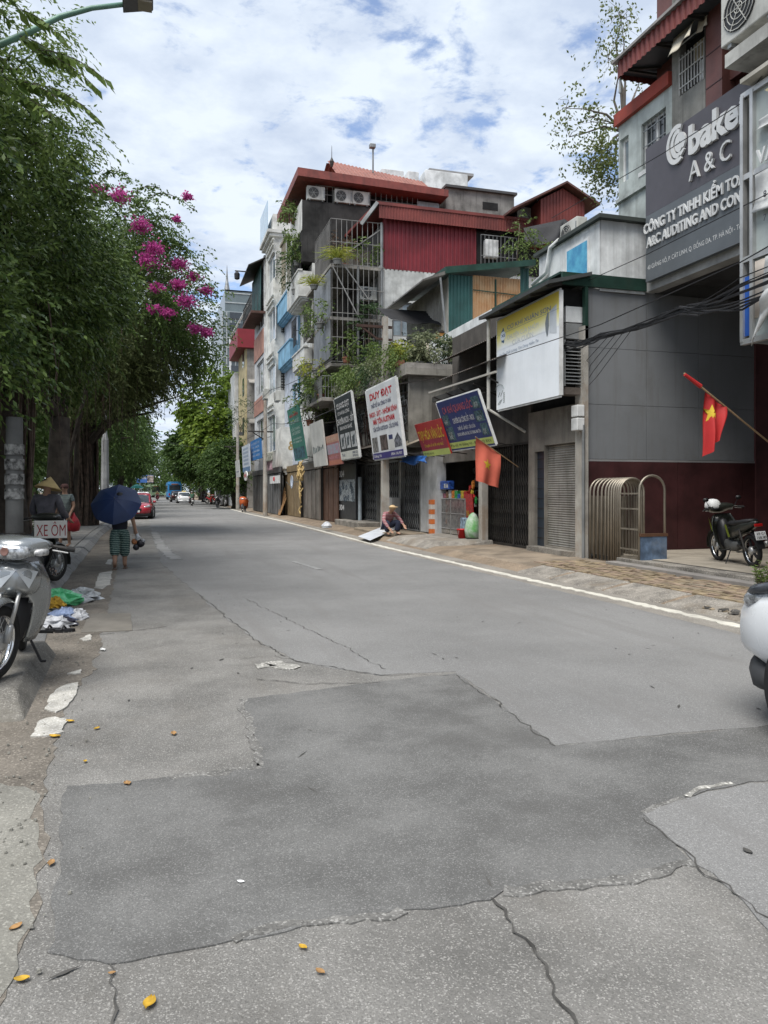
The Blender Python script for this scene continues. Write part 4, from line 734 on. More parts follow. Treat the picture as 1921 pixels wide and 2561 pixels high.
# ---- grocery goods
def goods():
    cab = thing('display_cabinet', 'glass fronted display cabinet at the grocery entrance', 'cabinet', (8.7, 21.3, 0.25)); x0, x1, ya, yb, za, zb = 8.85, 9.35, 21.04, 23.38, 0.42, 1.35
    b = MB()
    for y_ in (ya, (ya + yb) / 2, yb):
        for x in (x0, x1): b.box(x - 0.015, x + 0.015, y_ - 0.015, y_ + 0.015, 0.25, zb)
    for z in (za, 0.9, zb): b.box(x0 - 0.015, x0 + 0.015, ya, yb, z - 0.012, z + 0.012).box(x1 - 0.015, x1 + 0.015, ya, yb, z - 0.012, z + 0.012)
    b.obj('frame', STEEL, cab); wbox('glass_pane', cab, mat('shop glass', (0.16, 0.15, 0.14), 0.1, var=0.6, vs=9, col2=(0.05, 0.05, 0.05), bump=0.0, spec=0.8), x0 - 0.004, x0 + 0.004, ya + 0.016, yb - 0.016, za, zb - 0.02); wbox('base', cab, RAMP, x0, x1, ya, yb, 0.26, 0.41); wbox('top', cab, STEEL, x0 - 0.02, x1 + 0.02, ya - 0.02, yb + 0.02, zb, zb + 0.02)
    cols = [('red', (0.5, 0.03, 0.03)), ('yellow', (0.6, 0.42, 0.04)), ('blue', (0.03, 0.10, 0.42)), ('green', (0.04, 0.30, 0.08)), ('orange', (0.6, 0.2, 0.03)), ('white', (0.65, 0.65, 0.62)), ('brown', (0.22, 0.11, 0.05)), ('pink', (0.55, 0.18, 0.25))]
    mm = {n: plain(n + ' packet', c, 0.35, var=0.5, vs=14) for n, c in cols}
    sh = thing('goods_shelf', 'dark shelf of packets inside the grocery', 'shelf', (10.4, 21.4, 0.25))
    for z in (0.8, 1.25, 1.7, 2.15, 2.6): wbox('board', sh, DKW, 10.3, 10.75, GR[0] - 0.2, GR[1] + 0.2, z, z + 0.03)
    k = 0
    for z in (0.83, 1.28, 1.73, 2.18):
        y_ = GR[0] - 0.1
        while y_ < GR[1] + 0.1:
            w = random.uniform(0.13, 0.24); h = random.uniform(0.2, 0.38); n = random.choice(cols)[0]; k += 1
            o = tag(MB().box(10.32, 10.32 + random.uniform(0.1, 0.22), y_, y_ + w, z, z + h).obj('packet', mm[n], bevel=0.015), f'{n} packet on the {["lowest", "second", "third", "top"][int((z - 0.8) / 0.45)]} shelf inside the grocery', 'packet', 'packets on the grocery shelf'); y_ += w + 0.02
    for i, (n, u, v) in enumerate((('blue', 1122, 1232), ('yellow', 1135, 1240), ('brown', 1145, 1236), ('orange', 1118, 1248), ('green', 1155, 1245), ('white', 1150, 1252))):
        pass
    for i in range(9):
        n = cols[i % 8][0]; y_ = ya + 0.05 + i * (yb - ya - 0.1) / 9; h = random.uniform(0.14, 0.3)
        tag(MB().box(8.9, 9.15, y_, y_ + (yb - ya) / 11, 1.37, 1.37 + h).obj('snack_bag', mm[n], bevel=0.02), f'{n} snack bag on top of the display cabinet' if i < 8 else 'second red snack bag on top of the display cabinet, near the post', 'snack bag', 'bags on the display cabinet')
    yb_ = 23.18; bb = thing('hanging_pack', 'blue printed pack hanging beside the grocery door', 'pack', (8.85, yb_, 2.2)); MB().box(8.8, 8.98, 22.23, 23.4, 1.65, 1.92).obj('pack', mm['blue'], bb, bevel=0.02)
    for q in ((0.1, 0.10), (0.3, 0.12)): MB().box(8.792, 8.799, 22.23 + q[0], 22.23 + q[0] + 0.12, 1.7, 1.83).obj('print', mm['white'], bb)
    for i, (n, u, v, s) in enumerate((('orange', 1181, 1212, 1.2), ('yellow', 1179, 1232, 1.0), ('red', 1182, 1245, 1.1), ('green', 1188, 1252, 1.0), ('white', 1187, 1262, 0.6), ('red', 1174, 1222, 0.9))):
        P = [(20.41, 1.79), (20.47, 1.55), (20.39, 1.4), (20.21, 1.32), (20.24, 1.21), (20.62, 1.67)][i]
        o = MB().prism([(8.8, P[0] + 0.07 * s * math.cos(t) * random.uniform(0.7, 1.1), P[1] + 0.12 * s * math.sin(t) * random.uniform(0.7, 1.1)) for t in (0.3, 1.2, 2.0, 2.9, 3.8, 4.7, 5.6)], (0.05, 0, 0)).obj('snack_pouch', mm[n]); tag(o, ['upper orange pouch hanging by the grocery post', 'yellow pouch hanging by the grocery post', 'lower red pouch hanging by the grocery post', 'green pouch hanging by the grocery post', 'small white pouch hanging lowest by the grocery post', 'upper red pouch hanging left by the grocery post'][i], 'pouch', 'pouches hanging in the grocery entrance')
    pb = thing('price_board', 'narrow red price board leaning inside the grocery entrance', 'sign', (8.75, 19.9, 0.6)); ya2, yb2 = 20.18, 20.8; MB().prism([(8.78, yb2, 0.82), (8.78, ya2 + 0.1, 0.82), (8.7, ya2, 1.52), (8.7, yb2 - 0.12, 1.52)], (0.02, 0, 0)).obj('panel', mm['red'], pb); text3('40', pb, mm['yellow'], (8.755, yb2 - 0.1, 1.1), (0, -1, 0), (-0.1, 0, 1), 0.2, 0.16, 0.03, 0); text3('50', pb, mm['yellow'], (8.77, yb2 - 0.06, 0.88), (0, -1, 0), (-0.1, 0, 1), 0.2, 0.14, 0.03, 0)
    gb = thing('goods_sack', 'green and white sack slumped by the grocery post', 'sack', (8.7, 19.95, 0.24)); MB().lathe([(0.02, 0.0), (0.22, 0.03), (0.25, 0.25), (0.2, 0.5), (0.1, 0.68), (0.03, 0.74)], (8.72, 20.17, 0.24), 12).obj('sack', mat('green white sack', (0.12, 0.36, 0.10), 0.5, var=0.3, vs=4, col2=(0.5, 0.55, 0.5), bump=0.4, bs=15), gb, smooth=True)
    gb2 = thing('goods_sack', 'pale blue printed bag behind the red bucket', 'sack', (8.8, 20.6, 0.24)); MB().box(8.8, 8.95, 20.68, 21.36, 0.25, 0.8).obj('sack', plain('pale blue pack', (0.35, 0.48, 0.6), 0.4, var=0.6, vs=10), gb2, bevel=0.04)
    bk = thing('bucket', 'red plastic bucket on the grocery apron', 'bucket', (8.5, 20.45, 0.23)); yc = 20.45; MB().lathe([(0.11, 0), (0.15, 0.24), (0.16, 0.24), (0.16, 0.27), (0.145, 0.27), (0.105, 0.03), (0.0, 0.03)], (8.5, yc, 0.23), 18).obj('pail', plain('red plastic', (0.55, 0.02, 0.02), 0.35), bk, smooth=True); MB().tube([(8.5 - 0.16 * math.cos(t) * 0.3 - 0.12, yc - 0.155 * math.cos(t), 0.46 - 0.12 * math.sin(t)) for t in [k * math.pi / 8 for k in range(9)]], 0.006, 5).obj('handle', WHITE, bk)
    st = thing('crate_stack', 'stack of orange and white drink cartons by the grey door', 'cartons', (8.6, 22.6, 0.2)); y_ = 23.37
    for k in range(7): MB().box(8.58, 8.78, y_ - 0.13, y_ + 0.13, 0.2 + k * 0.16, 0.2 + k * 0.16 + 0.155).obj('carton', [plain('orange carton', (0.6, 0.16, 0.04), 0.5), plain('white carton', (0.6, 0.55, 0.5), 0.5)][k % 2], st, bevel=0.008)
goods()
# ---- blue and red boards leaning out over the pavement
B2 = Board('blue_board', 'dark blue leaning sign board with pink heading above the grocery', 17.85, 20.88, 2.79, 2.79 + 1.38, 8.35, 7.85, plain('navy print', (0.025, 0.04, 0.16), 0.45), WHITE, 0.05)
WP = plain('white print', (0.7, 0.7, 0.7), 0.5); PK = plain('pinkish print', (0.45, 0.10, 0.13), 0.5); YG = plain('lime yellow print', (0.50, 0.58, 0.16), 0.5); PIC = plain('teal picture', (0.10, 0.20, 0.24), 0.5, var=0.8, vs=14)
B2.rect(0.0, 0.99, 0.03, 0.155, YG); B2.text('Địa chỉ: 44 Giảng Võ - ĐT: 0932 8XX', 0.03, 0.95, 0.07, 0.05, plain('dark olive ink', (0.12, 0.14, 0.05)))
B2.text('CƠ KHÍ QUANG LỘC', 0.10, 0.80, 0.745, 0.13, PK, 0.02); B2.text('CHUYÊN GIA CÔNG SẮT - INOX', 0.27, 0.76, 0.52, 0.10, WP, 0.012); B2.text('THIẾT KẾ - LẮP ĐẶT - CỬA CUỐN', 0.33, 0.72, 0.375, 0.06, WP, 0.01); B2.text('KHUNG NHÔM, LAN CAN, CẦU THANG, MÁI TÔN', 0.28, 0.80, 0.265, 0.06, WP, 0.01)
for q in ((0.03, 0.19, 0.50, 0.72), (0.04, 0.21, 0.20, 0.47), (0.80, 0.96, 0.70, 0.92), (0.78, 0.96, 0.46, 0.66), (0.82, 0.96, 0.20, 0.42)): B2.rect(*q, PIC, 'picture', 0.005); B2.rect(q[0] + 0.03, q[1] - 0.05, q[2] + 0.03, q[3] - 0.1, plain('pale picture', (0.35, 0.42, 0.42), 0.5, var=0.8, vs=20), 'picture', 0.008)
B3 = Board('red_board', 'red leaning sign board with yellow letters beside the blue board', 20.82, 23.11, 2.7, 2.7 + 1.02, 8.3, 7.95, mat('red board print', (0.42, 0.03, 0.03), 0.45, var=0.1, bump=0.0), None, 0.05)
YE = plain('yellow print', (0.65, 0.45, 0.05), 0.5)
B3.rect(0, 1, 0.0, 0.17, YG); B3.rect(0.0, 1.0, 0.175, 0.5, plain('crimson print', (0.30, 0.03, 0.05), 0.5)); B3.text('TẠP HÓA VÂN LỘC', 0.05, 0.97, 0.50, 0.27, YE, 0.02); B3.text('Chuyên sỉ và lẻ mọi thứ', 0.15, 0.86, 0.28, 0.085, YE); B3.text('ĐT: 0912 345 XX', 0.05, 0.42, 0.05, 0.06, plain('olive ink', (0.15, 0.2, 0.05)))
for b_ in (B2, B3):
    for q in (0.1, 0.9): MB().bar(b_.at(q, 0.95, -0.06), (9.0, b_.at(q, 1).y, b_.at(q, 1).z + 0.1), 0.03).bar(b_.at(q, 0.05, -0.06), (9.0, b_.at(q, 0).y, b_.at(q, 0).z), 0.03).obj('bracket', DARKMET, b_.root)
# ---- grey-white metal front and gates under the terrace
tb = thing('terrace_building', 'two storey stained concrete building with planted roof terrace', 'building', (8.7, 29, 0.1))
TW = mat('stained beige render', (0.30, 0.285, 0.25), 0.95, streak=0.5, grime=0.45, gcol=(0.07, 0.065, 0.055), bump=0.35)
yt0, yt1 = 24.4, 36.0; zt5 = 5.5; FT8 = Fx(8.85)
G1 = (27.11, 30.06, 0.2, 2.75); G2 = (24.77, 26.82, 0.2, 2.75); G3 = (30.17, 32.6, 0.35, 2.75); G4 = (33.44, 37.16, 0.35, 3.0)
wbox('body', tb, TW, 9.05, 14, yt0 + 0.1, yt1, 0.13, zt5)
wall('front_wall', tb, TW, FT8, yt0 + 0.1, yt1, 0.13, zt5 - 0.02, 0.12, [G1, G2, G3, G4])
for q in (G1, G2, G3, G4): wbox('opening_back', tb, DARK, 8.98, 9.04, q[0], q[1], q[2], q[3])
wall('end_wall', tb, TW, Fy(yt0 + 0.1), 8.2, 14, 3.1, zt5, 0.12)
wbox('terrace_slab', tb, TW, 8.0, 14.1, yt0 - 0.35, yt1, zt5 + 0.002, zt5 + 0.22)
wbox('terrace_kerb', tb, M_conc(), 8.0, 8.12, yt0 - 0.35, yt1, zt5 + 0.223, zt5 + 0.40); wbox('terrace_kerb', tb, M_conc(), 8.125, 10.4, yt0 - 0.35, yt0 - 0.23, zt5 + 0.223, zt5 + 0.40)
wbox('balcony_slab', tb, M_conc(), 7.9, 8.8, 33.0, 39.5, zt5 + 0.7, zt5 + 0.95)
SHEETW = paint('dented pale sheet', (0.50, 0.51, 0.51), 0.4, 0.3, 0.5)
wbox('pale_door_panel', tb, SHEETW, 8.70, 8.725, 23.07, 24.63, 0.22, 2.95); wbox('pale_door_panel', tb, SHEETW, 8.7, 9.0, 23.07 - 0.06, 23.07 - 0.003, 0.22, 3.0)
wbox('lintel', tb, DARKMET, 8.6, 8.7, yt0 - 1.5, 34, 2.95, 3.05)
lattice_gate('folding_gate', 'pale steel folding gate with scissor links beside the dented door', FT8, G2[0], G2[1], 0.25, 2.7, GREYMET, 0.13, 9, rows=5)
lattice_gate('folding_gate', 'grey folding gate behind the crouching person', FT8, G1[0], G1[1], 0.25, 2.7, GREYMET, 0.13, 12, rows=6)
lattice_gate('folding_gate', 'narrow grey folding gate left of the crouching person', FT8, G3[0], G3[1], 0.4, 2.7, GREYMET, 0.13, 9, rows=6)
MB().tube([(8.4, 31.62, 0.2), (8.4, 31.62, 2.2)], 0.09, 10).obj('pale_pipe', paint('pale blue pipe', (0.45, 0.52, 0.56), 0.3), tb)
# dark 304 panel
d3 = thing('stainless_shop_panel', 'black shop panel with the number 304 and a stainless pipe picture', 'sign', (8.1, 34, 0.4)); y3a, y3b = 31.54, 34.99
wbox('panel', d3, plain('black board', (0.02, 0.022, 0.025), 0.4), 8.2, 8.25, y3a, y3b, 0.35, 3.35)
text3('304', d3, WP, (8.2, y3b - 0.4, 2.25), U, V, 0.95, 0.28, 0.03, 0); text3('304', d3, WP, (8.2, y3b - 0.4, 0.73), U, V, 0.95, 0.24, 0.02, 0)
wbox('picture', d3, plain('pale steel picture', (0.42, 0.47, 0.50), 0.4, var=0.7, vs=12), 8.19, 8.199, y3a + 0.15, y3b - 0.15, 1.15, 2.11)
rg = MB()
for k in range(16): 
    cy, cz, r = random.uniform(y3a + 0.35, y3b - 0.35), random.uniform(1.2, 1.89), random.uniform(0.08, 0.16)
    rg.tube([(8.185, cy + r * math.cos(t * 0.7854), cz + r * math.sin(t * 0.7854)) for t in range(9)], 0.022, 5)
rg.obj('pipe_ends', plain('dark steel print', (0.06, 0.08, 0.10)), d3, kind='stuff')
for k in range(3): MB().bar((8.15, y3b + 0.12 + 0.14 * k, 0.3), (8.2, y3b + 0.18 + 0.12 * k, 3.3), 0.05).obj('leaning_tube', STEEL, d3)
# plants and clutter on the terrace
zT = zt5 + 0.42
PL = [(773, 24.9, 0.55, 0.9, 0), ]
specs = [('grey leaved shrub above the board with red heading', 8.25, 29.3, 0.55, 0.75, LF_GY, 2, False), ('leafy green shrub in a terracotta pot left of the pole', 8.25, 27.8, 0.55, 0.95, LF_MID, 0, False), ('low green shrub spilling over the terrace edge', 8.15, 31.2, 0.7, 0.7, LF_MID, 2, False), ('taller olive shrub behind the pole', 9.2, 28.4, 0.6, 1.4, LF_GY, 0, False), ('yellow green bush just right of the pole', 8.35, 25.6, 0.36, 0.6, LF_YL, 1, False), ('feathery green bonsai in a wide dark pot', 8.9, 24.6, 0.48, 0.95, LF_GY, 1, False), ('dense dark shrub near the green shed', 9.75, 24.7, 0.5, 0.95, LF_DK, 1, False), ('bright leaved plant in front of the green shed', 10.25, 24.55, 0.40, 1.05, LF_MID, 3, False), ('small grey plant in a pinkish trough', 9.9, 24.25, 0.32, 0.5, LF_GY, 3, False), ('small grey pot with sparse plant on the terrace', 8.55, 24.45, 0.25, 0.45, LF_GY, 2, False), ('tall green climber beside the cage', 9.3, 33.2, 0.5, 2.4, LF_DK, 0, False), ('green shrub at the far terrace corner', 8.3, 33.4, 0.6, 0.8, LF_MID, 2, False)]
for lb, x, y_, r, h, lm, pi, up in specs: potted(lb, (x, y_, zT if y_ < 24.45 or x < 8.5 else zT - 0.19), r, h, 0.26, lm, POTM[pi], 1000, leaf=0.125, pr=0.2 + 0.04 * (pi == 1))
# utility pole by the terrace
up_ = thing('utility_pole', 'square concrete utility pole with steel cross arms in front of the terrace', 'pole', (7.75, 25.71, 0.12)); yp = 25.71; MB().hexa([(7.62, yp - 0.13, 0.1), (7.88, yp - 0.13, 0.1), (7.88, yp + 0.13, 0.1), (7.62, yp + 0.13, 0.1), (7.66, yp - 0.09, 7.75), (7.84, yp - 0.09, 7.75), (7.84, yp + 0.09, 7.75), (7.66, yp + 0.09, 7.75)]).obj('shaft', PIL, up_)
RUST = metal('rust brown angle iron', (0.09, 0.055, 0.045), 0.7, 0.4)
zc = 7.39; MB().bar((6.7, yp, zc), (8.0, yp, zc), 0.09).obj('cross_arm', RUST, up_); MB().bar((6.9, yp, zc - 0.05), (7.45, yp, zc - 0.42), 0.06).bar((7.4, yp, zc - 0.42), (8.0, yp, zc - 0.44), 0.07).obj('brace', RUST, up_)
# ---- green and rust shed on the terrace
sd = thing('tin_shed', 'green and rust orange corrugated shed on the terrace', 'shed', (11, 27, zT))
YS = 25.8; TG = mat('blue green ribbed tin', (0.025, 0.085, 0.08), 0.55, var=0.2, streak=0.25, bump=0.05); TO = mat('rusted orange tin', (0.33, 0.17, 0.075), 0.75, var=0.3, vs=2.5, col2=(0.38, 0.26, 0.15), streak=0.45, gcol=(0.16, 0.07, 0.03), bump=0.15)
x0s, x1s, x2s, x3s = 10.19, 11.14, 13.07, 13.43; ztop = 9.43; ztR = 10.02
wbox('core', sd, DARK, x0s + 0.05, x3s - 0.02, YS + 0.03, 30.6, zT - 0.3, ztop - 0.1)
corrugated('green_sheet', sd, TG, (x0s, YS, zT - 0.3), (x1s - x0s, 0, 0), (0, 0, ztop - zT + 0.35), (0, -1, 0), 0.03, 0.13)
corrugated('rusty_sheet', sd, TO, (x1s + 0.005, YS, zT - 0.9), (x2s - x1s - 0.01, 0, 0), (0, 0, ztop - zT + 1.0), (0, -1, 0), 0.03, 0.105)
corrugated('green_sheet', sd, TG, (x2s, YS, zT - 0.5), (x3s - x2s, 0, 0), (0, 0, ztR - zT + 0.45), (0, -1, 0), 0.03, 0.13)
MB().bar((x1s + 0.9, YS - 0.05, zT - 0.5), (x1s + 0.9, YS - 0.05, ztop), 0.05).bar((x1s, YS - 0.05, ztop - 0.45), (x2s, YS - 0.05, ztop - 0.52), 0.03).obj('batten', GRN, sd)
MB().hexa([(x0s - 0.25, YS - 0.35, ztop - 0.02), (x3s + 0.1, YS - 0.35, ztR - 0.02), (x3s + 0.1, 31, ztR + 0.25), (x0s - 0.25, 31, ztop + 0.25), (x0s - 0.25, YS - 0.35, ztop + 0.22), (x3s + 0.1, YS - 0.35, ztR + 0.20), (x3s + 0.1, 31, ztR + 0.4), (x0s - 0.25, 31, ztop + 0.4)]).obj('roof', GRN, sd)
MB().hexa([(x0s - 1.1, YS - 0.3, ztop - 0.35), (x0s - 0.2, YS - 0.3, ztop - 0.03), (x0s - 0.2, 31, ztop - 0.03), (x0s - 1.1, 31, ztop - 0.35), (x0s - 1.1, YS - 0.3, ztop - 0.29), (x0s - 0.2, YS - 0.3, ztop + 0.1), (x0s - 0.2, 31, ztop + 0.1), (x0s - 1.1, 31, ztop - 0.29)]).obj('side_eave', metal('weathered grey eave', (0.22, 0.21, 0.19), 0.6, 0.4), sd)
corrugated('side_sheet', sd, paint('beige ribbed sheet', (0.38, 0.36, 0.32), 0.3, 0.2), (x0s, 30.6, zT - 0.3), (0, -(30.6 - YS), 0), (0, 0, ztop - zT + 0.25), (-1, 0, 0), 0.02, 0.2)
MB().tube([(x0s - 0.45, YS - 0.35, ztop - 0.2), (x0s - 0.1, YS - 0.3, zT + 0.2)], 0.04, 8).obj('downpipe', GREYMET, sd)
bc = thing('birdcage', 'orange wooden lantern box hanging by the shed eave', 'lantern', (x0s - 0.3, 26.4, zT + 1.0)); zc0 = 7.09; MB().box(9.89, 10.18, 26.1, 26.35, zc0, zc0 + 0.32).obj('box', plain('orange wood', (0.5, 0.24, 0.07), 0.7), bc, bevel=0.01); MB().prism([(9.85, 26.05, zc0 + 0.325), (10.22, 26.05, zc0 + 0.325), (10.04, 26.05, zc0 + 0.42)], (0, 0.35, 0)).obj('lid', DARKMET, bc)
pl_ = thing('plaster_column', 'pale plastered curved column beside the shed', 'column', (x0s - 0.9, 27, zT)); MB().lathe([(0.26, 0), (0.24, 0.7), (0.26, 1.2), (0.2, 1.45)], (9.87, 27.0, zT - 0.2), 14).obj('shaft', paint('cream plaster', (0.52, 0.47, 0.38), 0.3, 0.2), pl_, smooth=True)
sn = thing('shade_net', 'black shade net stretched over the terrace', 'shade net', (9.6, 28.5, zT + 1.6)); drape('net', sn, mat('black shade cloth', (0.018, 0.018, 0.02), 0.9, bump=0.3), [(8.55, 29.5, 8.99), (10.9, 27.6, 8.54), (10.2, 26.4, 7.74), (8.45, 27.2, 8.0)], 0.18, 14, 8, wave=0.05)
for a, b in (((8.5, 27.2, 8.0), (8.5, 27.2, zT)), ((10.2, 26.4, 7.74), (10.3, 26.4, zT)), ((8.55, 29.5, 8.99), (8.55, 29.5, zT)), ((8.5, 27.2, zT + 0.9), (10.2, 26.4, zT + 0.9))): MB().tube([a, b], 0.018, 6).obj('net_pole', DARKMET, sn)
# ---- white house with red tin upper floor and welded cages (behind the terrace)
wh = thing('red_tin_house', 'white rendered house with red ribbed tin upper floor and red eaves', 'building', (13, 37, 0.1))
Y2 = 34.0; xa = 10.15; HW = paint('grey white render', (0.60, 0.61, 0.59), 0.35, 0.25)
wz = (10.62, 11.57, 8.86, 10.49)
zr0 = 11.99; zr1 = 14.23; zr2 = 14.83
wbox('body', wh, HW, xa, 19.5, Y2 + 0.15, 39.8, 0.13, zr0 + 0.3)
wall('side_wall', wh, HW, Fy(Y2 + 0.15), xa, 19.5, 3.0, zr0, 0.15, [wz])
window(wh, Fy(Y2 + 0.15), *wz, plain('grey window frame', (0.20, 0.20, 0.20)), GLASSB, 2, 2, 0.0, 0.08)
wbox('upper_core', wh, DARK, xa + 0.05, 19.4, Y2 + 0.1, 39.8, zr0 + 0.31, zr1)
REDT2 = mat('crimson ribbed tin', (0.22, 0.028, 0.038), 0.55, var=0.25, vs=0.8, streak=0.4, gcol=(0.12, 0.02, 0.03), bump=0.04)
xw = 14.89; corrugated('tin_wall', wh, REDT2, (xa, Y2 + 0.05, zr0 - 0.05), (xw - xa, 0, 0), (0, 0, zr1 - zr0 + 0.25), (0, -1, 0), 0.05, 0.20)
corrugated('tin_fascia', wh, REDTIN, (9.87, Y2 - 0.3, zr1), (18.73 - 9.87, 0, 0), (0, 0, zr2 - zr1), (0, -1, 0), 0.02, 0.14)
MB().hexa([(9.77, Y2 - 0.35, zr2), (19.6, Y2 - 0.35, zr2), (19.6, 40, zr2 + 0.5), (9.77, 40, zr2 + 0.5), (9.77, Y2 - 0.35, zr2 + 0.14), (19.6, Y2 - 0.35, zr2 + 0.14), (19.6, 40, zr2 + 0.64), (9.77, 40, zr2 + 0.64)]).obj('tin_roof', REDTIN, wh)
MB().bar((9.1, Y2, 13.94), (9.81, Y2 - 0.3, zr2 + 0.1), 0.16).obj('eave_gutter', GREYMET, wh)
# recess with bars right of the tin wall
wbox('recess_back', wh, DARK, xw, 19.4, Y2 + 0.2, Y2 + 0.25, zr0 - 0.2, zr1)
cage('window_cage', 'rusty window cage in the dark recess right of the red tin', [((xw + 0.05, Y2 - 0.4, 11.92), (16.78 - xw, 0, 0), 2.0)], GREYMET, 'window cage', step=0.2, r=0.012)
ht = thing('white_tank', 'small white cabinet inside the barred recess', 'cabinet', (xw + 1, 34, zr0)); MB().box(15.28, 15.96, 33.8, 34.1, 12.94, 13.81).obj('cabinet', WHITE, ht, bevel=0.03)
# gabled red tin loft
gl = thing('gabled_loft', 'red tin gabled loft on the roof behind the white wall', 'loft', (17.5, 35, zr2)); Yg = 33.0
gx = [17.8, 20.21]; zb_ = 14.22; pk = (19.02, 16.49); eL = (16.17, 14.92); eR = (20.84, 15.61)
slL = (pk[1] - eL[1]) / (pk[0] - eL[0]); slR = (pk[1] - eR[1]) / (eR[0] - pk[0])
zt_l = pk[1] - slL * (pk[0] - gx[0]) - 0.12; zt_r = pk[1] - slR * (gx[1] - pk[0]) - 0.12
MB().prism([(gx[0], Yg, zb_ - 0.6), (gx[1], Yg, zb_ - 0.6), (gx[1], Yg, zt_r), (pk[0], Yg, pk[1] - 0.12), (gx[0], Yg, zt_l)], (0, 4, 0)).obj('gable_core', REDTIN, gl)
n = 14; b = MB()
for i in range(n * 2):
    xx = gx[0] + (gx[1] - gx[0]) * i / (n * 2); ztp = pk[1] - 0.13 - (slL * (pk[0] - xx) if xx < pk[0] else slR * (xx - pk[0]))
    if i % 2 == 0: b.box(xx, xx + (gx[1] - gx[0]) / (n * 3.4), Yg - 0.03, Yg - 0.001, zb_ - 0.6, ztp)
b.obj('tin_ribs', REDTIN, gl)
for e in (eL, eR): MB().prism([(e[0], Yg - 0.4, e[1]), (pk[0], Yg - 0.4, pk[1]), (pk[0], Yg - 0.4, pk[1] + 0.1), (e[0], Yg - 0.4, e[1] + 0.1)], (0, 4.6, 0)).obj('roof_slope', mat('brown tin roof', (0.13, 0.06, 0.05), 0.6, bump=0.05), gl)
for k in range(3): MB().bar((eL[0] + 0.7 + k * 0.9, Yg + 0.3, eL[1] + slL * (0.7 + k * 0.9)), (eL[0] + 1.3 + k * 0.7, Yg + 0.3, zr2), 0.05).obj('truss', DARKMET, gl)
wbox('low_wall', gl, HW, eL[0] + 0.9, gx[0], Yg + 1.0, Yg + 1.1, zr2, zr2 + 0.8)
vn = thing('roof_vine', 'pale green vine climbing by the dark roof sheet', 'vine', (14.5, 30, 8)); A, Dd, c = crown_anchors([(14.92, 29.5, 12.36, 0.35, 0.4, 1.2), (15.78, 29.5, 11.75, 0.9, 0.4, 0.35)], 26, 6, 0.15, 0.2); P, D = spray_points(A, Dd, 0.5, 6, 0.5); leaf_cloud('foliage', P, D, 0.12, 0.07, LF_MID, vn)
MB().tube([(14.73, 29.5, 10.8), (14.92, 29.5, 13.04), (15.87, 29.5, 11.76)], 0.03, 6).obj('stem', MATS['bark'], vn)
tp = thing('roof_tarp', 'black tarpaulin pitched on the roof below the gabled loft', 'tarpaulin', (15, 31, 9)); drape('tarp', tp, mat('black tarpaulin', (0.02, 0.02, 0.022), 0.7, bump=0.3), [(15.88, 31.0, 13.46), (17.95, 31.0, 14.07), (16.93, 30.0, 12.49), (15.4, 30.0, 12.39)], 0.1, 10, 6, wave=0.08); drape('tarp', tp, MATS['black tarpaulin'], [(17.95, 31.0, 14.07), (18.94, 31.0, 13.58), (17.93, 30.0, 12.8), (16.93, 30.0, 12.49)], 0.05, 8, 6, wave=0.05)
wbox('ridge_block', wk, WPL, 9.8, 12.5, 18.0, 30, 4.9, zu1 - 0.4)
# welded cages on the street side of that house
xk0 = 7.67; zk1 = 14.08; zk0 = 11.99; zl1 = 11.96; zl0 = 7.51
BARW = paint('pale grey bar', (0.25, 0.245, 0.235), 0.35, 0.3, 0.6)
cage('balcony_cage', 'upper welded bar cage crowded with plants beside the red tin', [((xk0, Y2, zk0), (xa - xk0, 0, 0), zk1 - zk0), ((xk0, Y2, zk0), (0, 3.6, 0), zk1 - zk0)], BARW, group='welded balcony cages', step=0.24, r=0.015)
cage('balcony_cage', 'lower tall welded bar cage in front of the dark stair', [((xk0, Y2 - 0.2, zl0), (xa - xk0, 0, 0), zl1 - zl0), ((xk0, Y2 - 0.2, zl0), (0, 3.8, 0), zl1 - zl0)], BARW, group='welded balcony cages', step=0.24, r=0.015)
cg = thing('cage_floor', 'stained concrete balcony floors behind the welded cages', 'balcony', (xk0, 36, zk0))
for z in (zk0 - 0.15, zl0 - 0.2, (zl0 + zl1) / 2 - 0.3): wbox('slab', cg, M_conc(), xk0 - 0.05, xa, Y2 - 0.1, 39.7, z, z + 0.14)
wbox('stair_wall', cg, DKW, xk0 + 1.5, xa + 0.02, Y2 + 2.2, 39.7, 3.0, zk1 - 0.6)
corrugated('grey_sheet', cg, metal('grey ribbed sheet', (0.26, 0.27, 0.28), 0.5, 0.3), (xk0 - 0.03, 37.8, zl0 + 0.2), (0, -3.8, 0), (0, 0, zl1 - zl0 - 0.4), (-1, 0, 0), 0.02, 0.25)
for a, b in (((xk0, Y2 - 0.22, zl1 - 0.1), (xk0 + 1.4, Y2 - 0.22, zl0 + 1.8)), ((xk0 + 0.6, Y2 - 0.22, zl1 - 0.1), (xk0 + 1.7, Y2 - 0.22, zl1 - 1.5)), ((xk0 + 0.65, Y2 - 0.02, zk0 + 0.5), (xa, Y2 - 0.02, zk1 - 0.2))): MB().bar(a, b, 0.05).obj('brace', BARW, cg)
MB().tube([(xk0 + 1.25, Y2 - 0.1, zl0), (xk0 + 1.25, Y2 - 0.1, zl1)], 0.06, 8).tube([(xa - 0.1, Y2 - 0.1, 5.6), (xa - 0.1, Y2 - 0.1, zk1)], 0.06, 8).obj('pipe', GREYMET, cg)
aircon('air_conditioner', 'white air conditioner inside the lower welded cage', (xa - 0.55, Y2 + 0.5, zl1 - 1.35), '-Y', 1.0)
potted('yellow green strappy plant on the upper cage corner', (xk0 + 0.25, Y2 - 0.15, zk0 - 0.05), 0.6, 1.1, 0.25, LF_YL, POTM[2], 150, 'plants in the welded cages', upright=True)
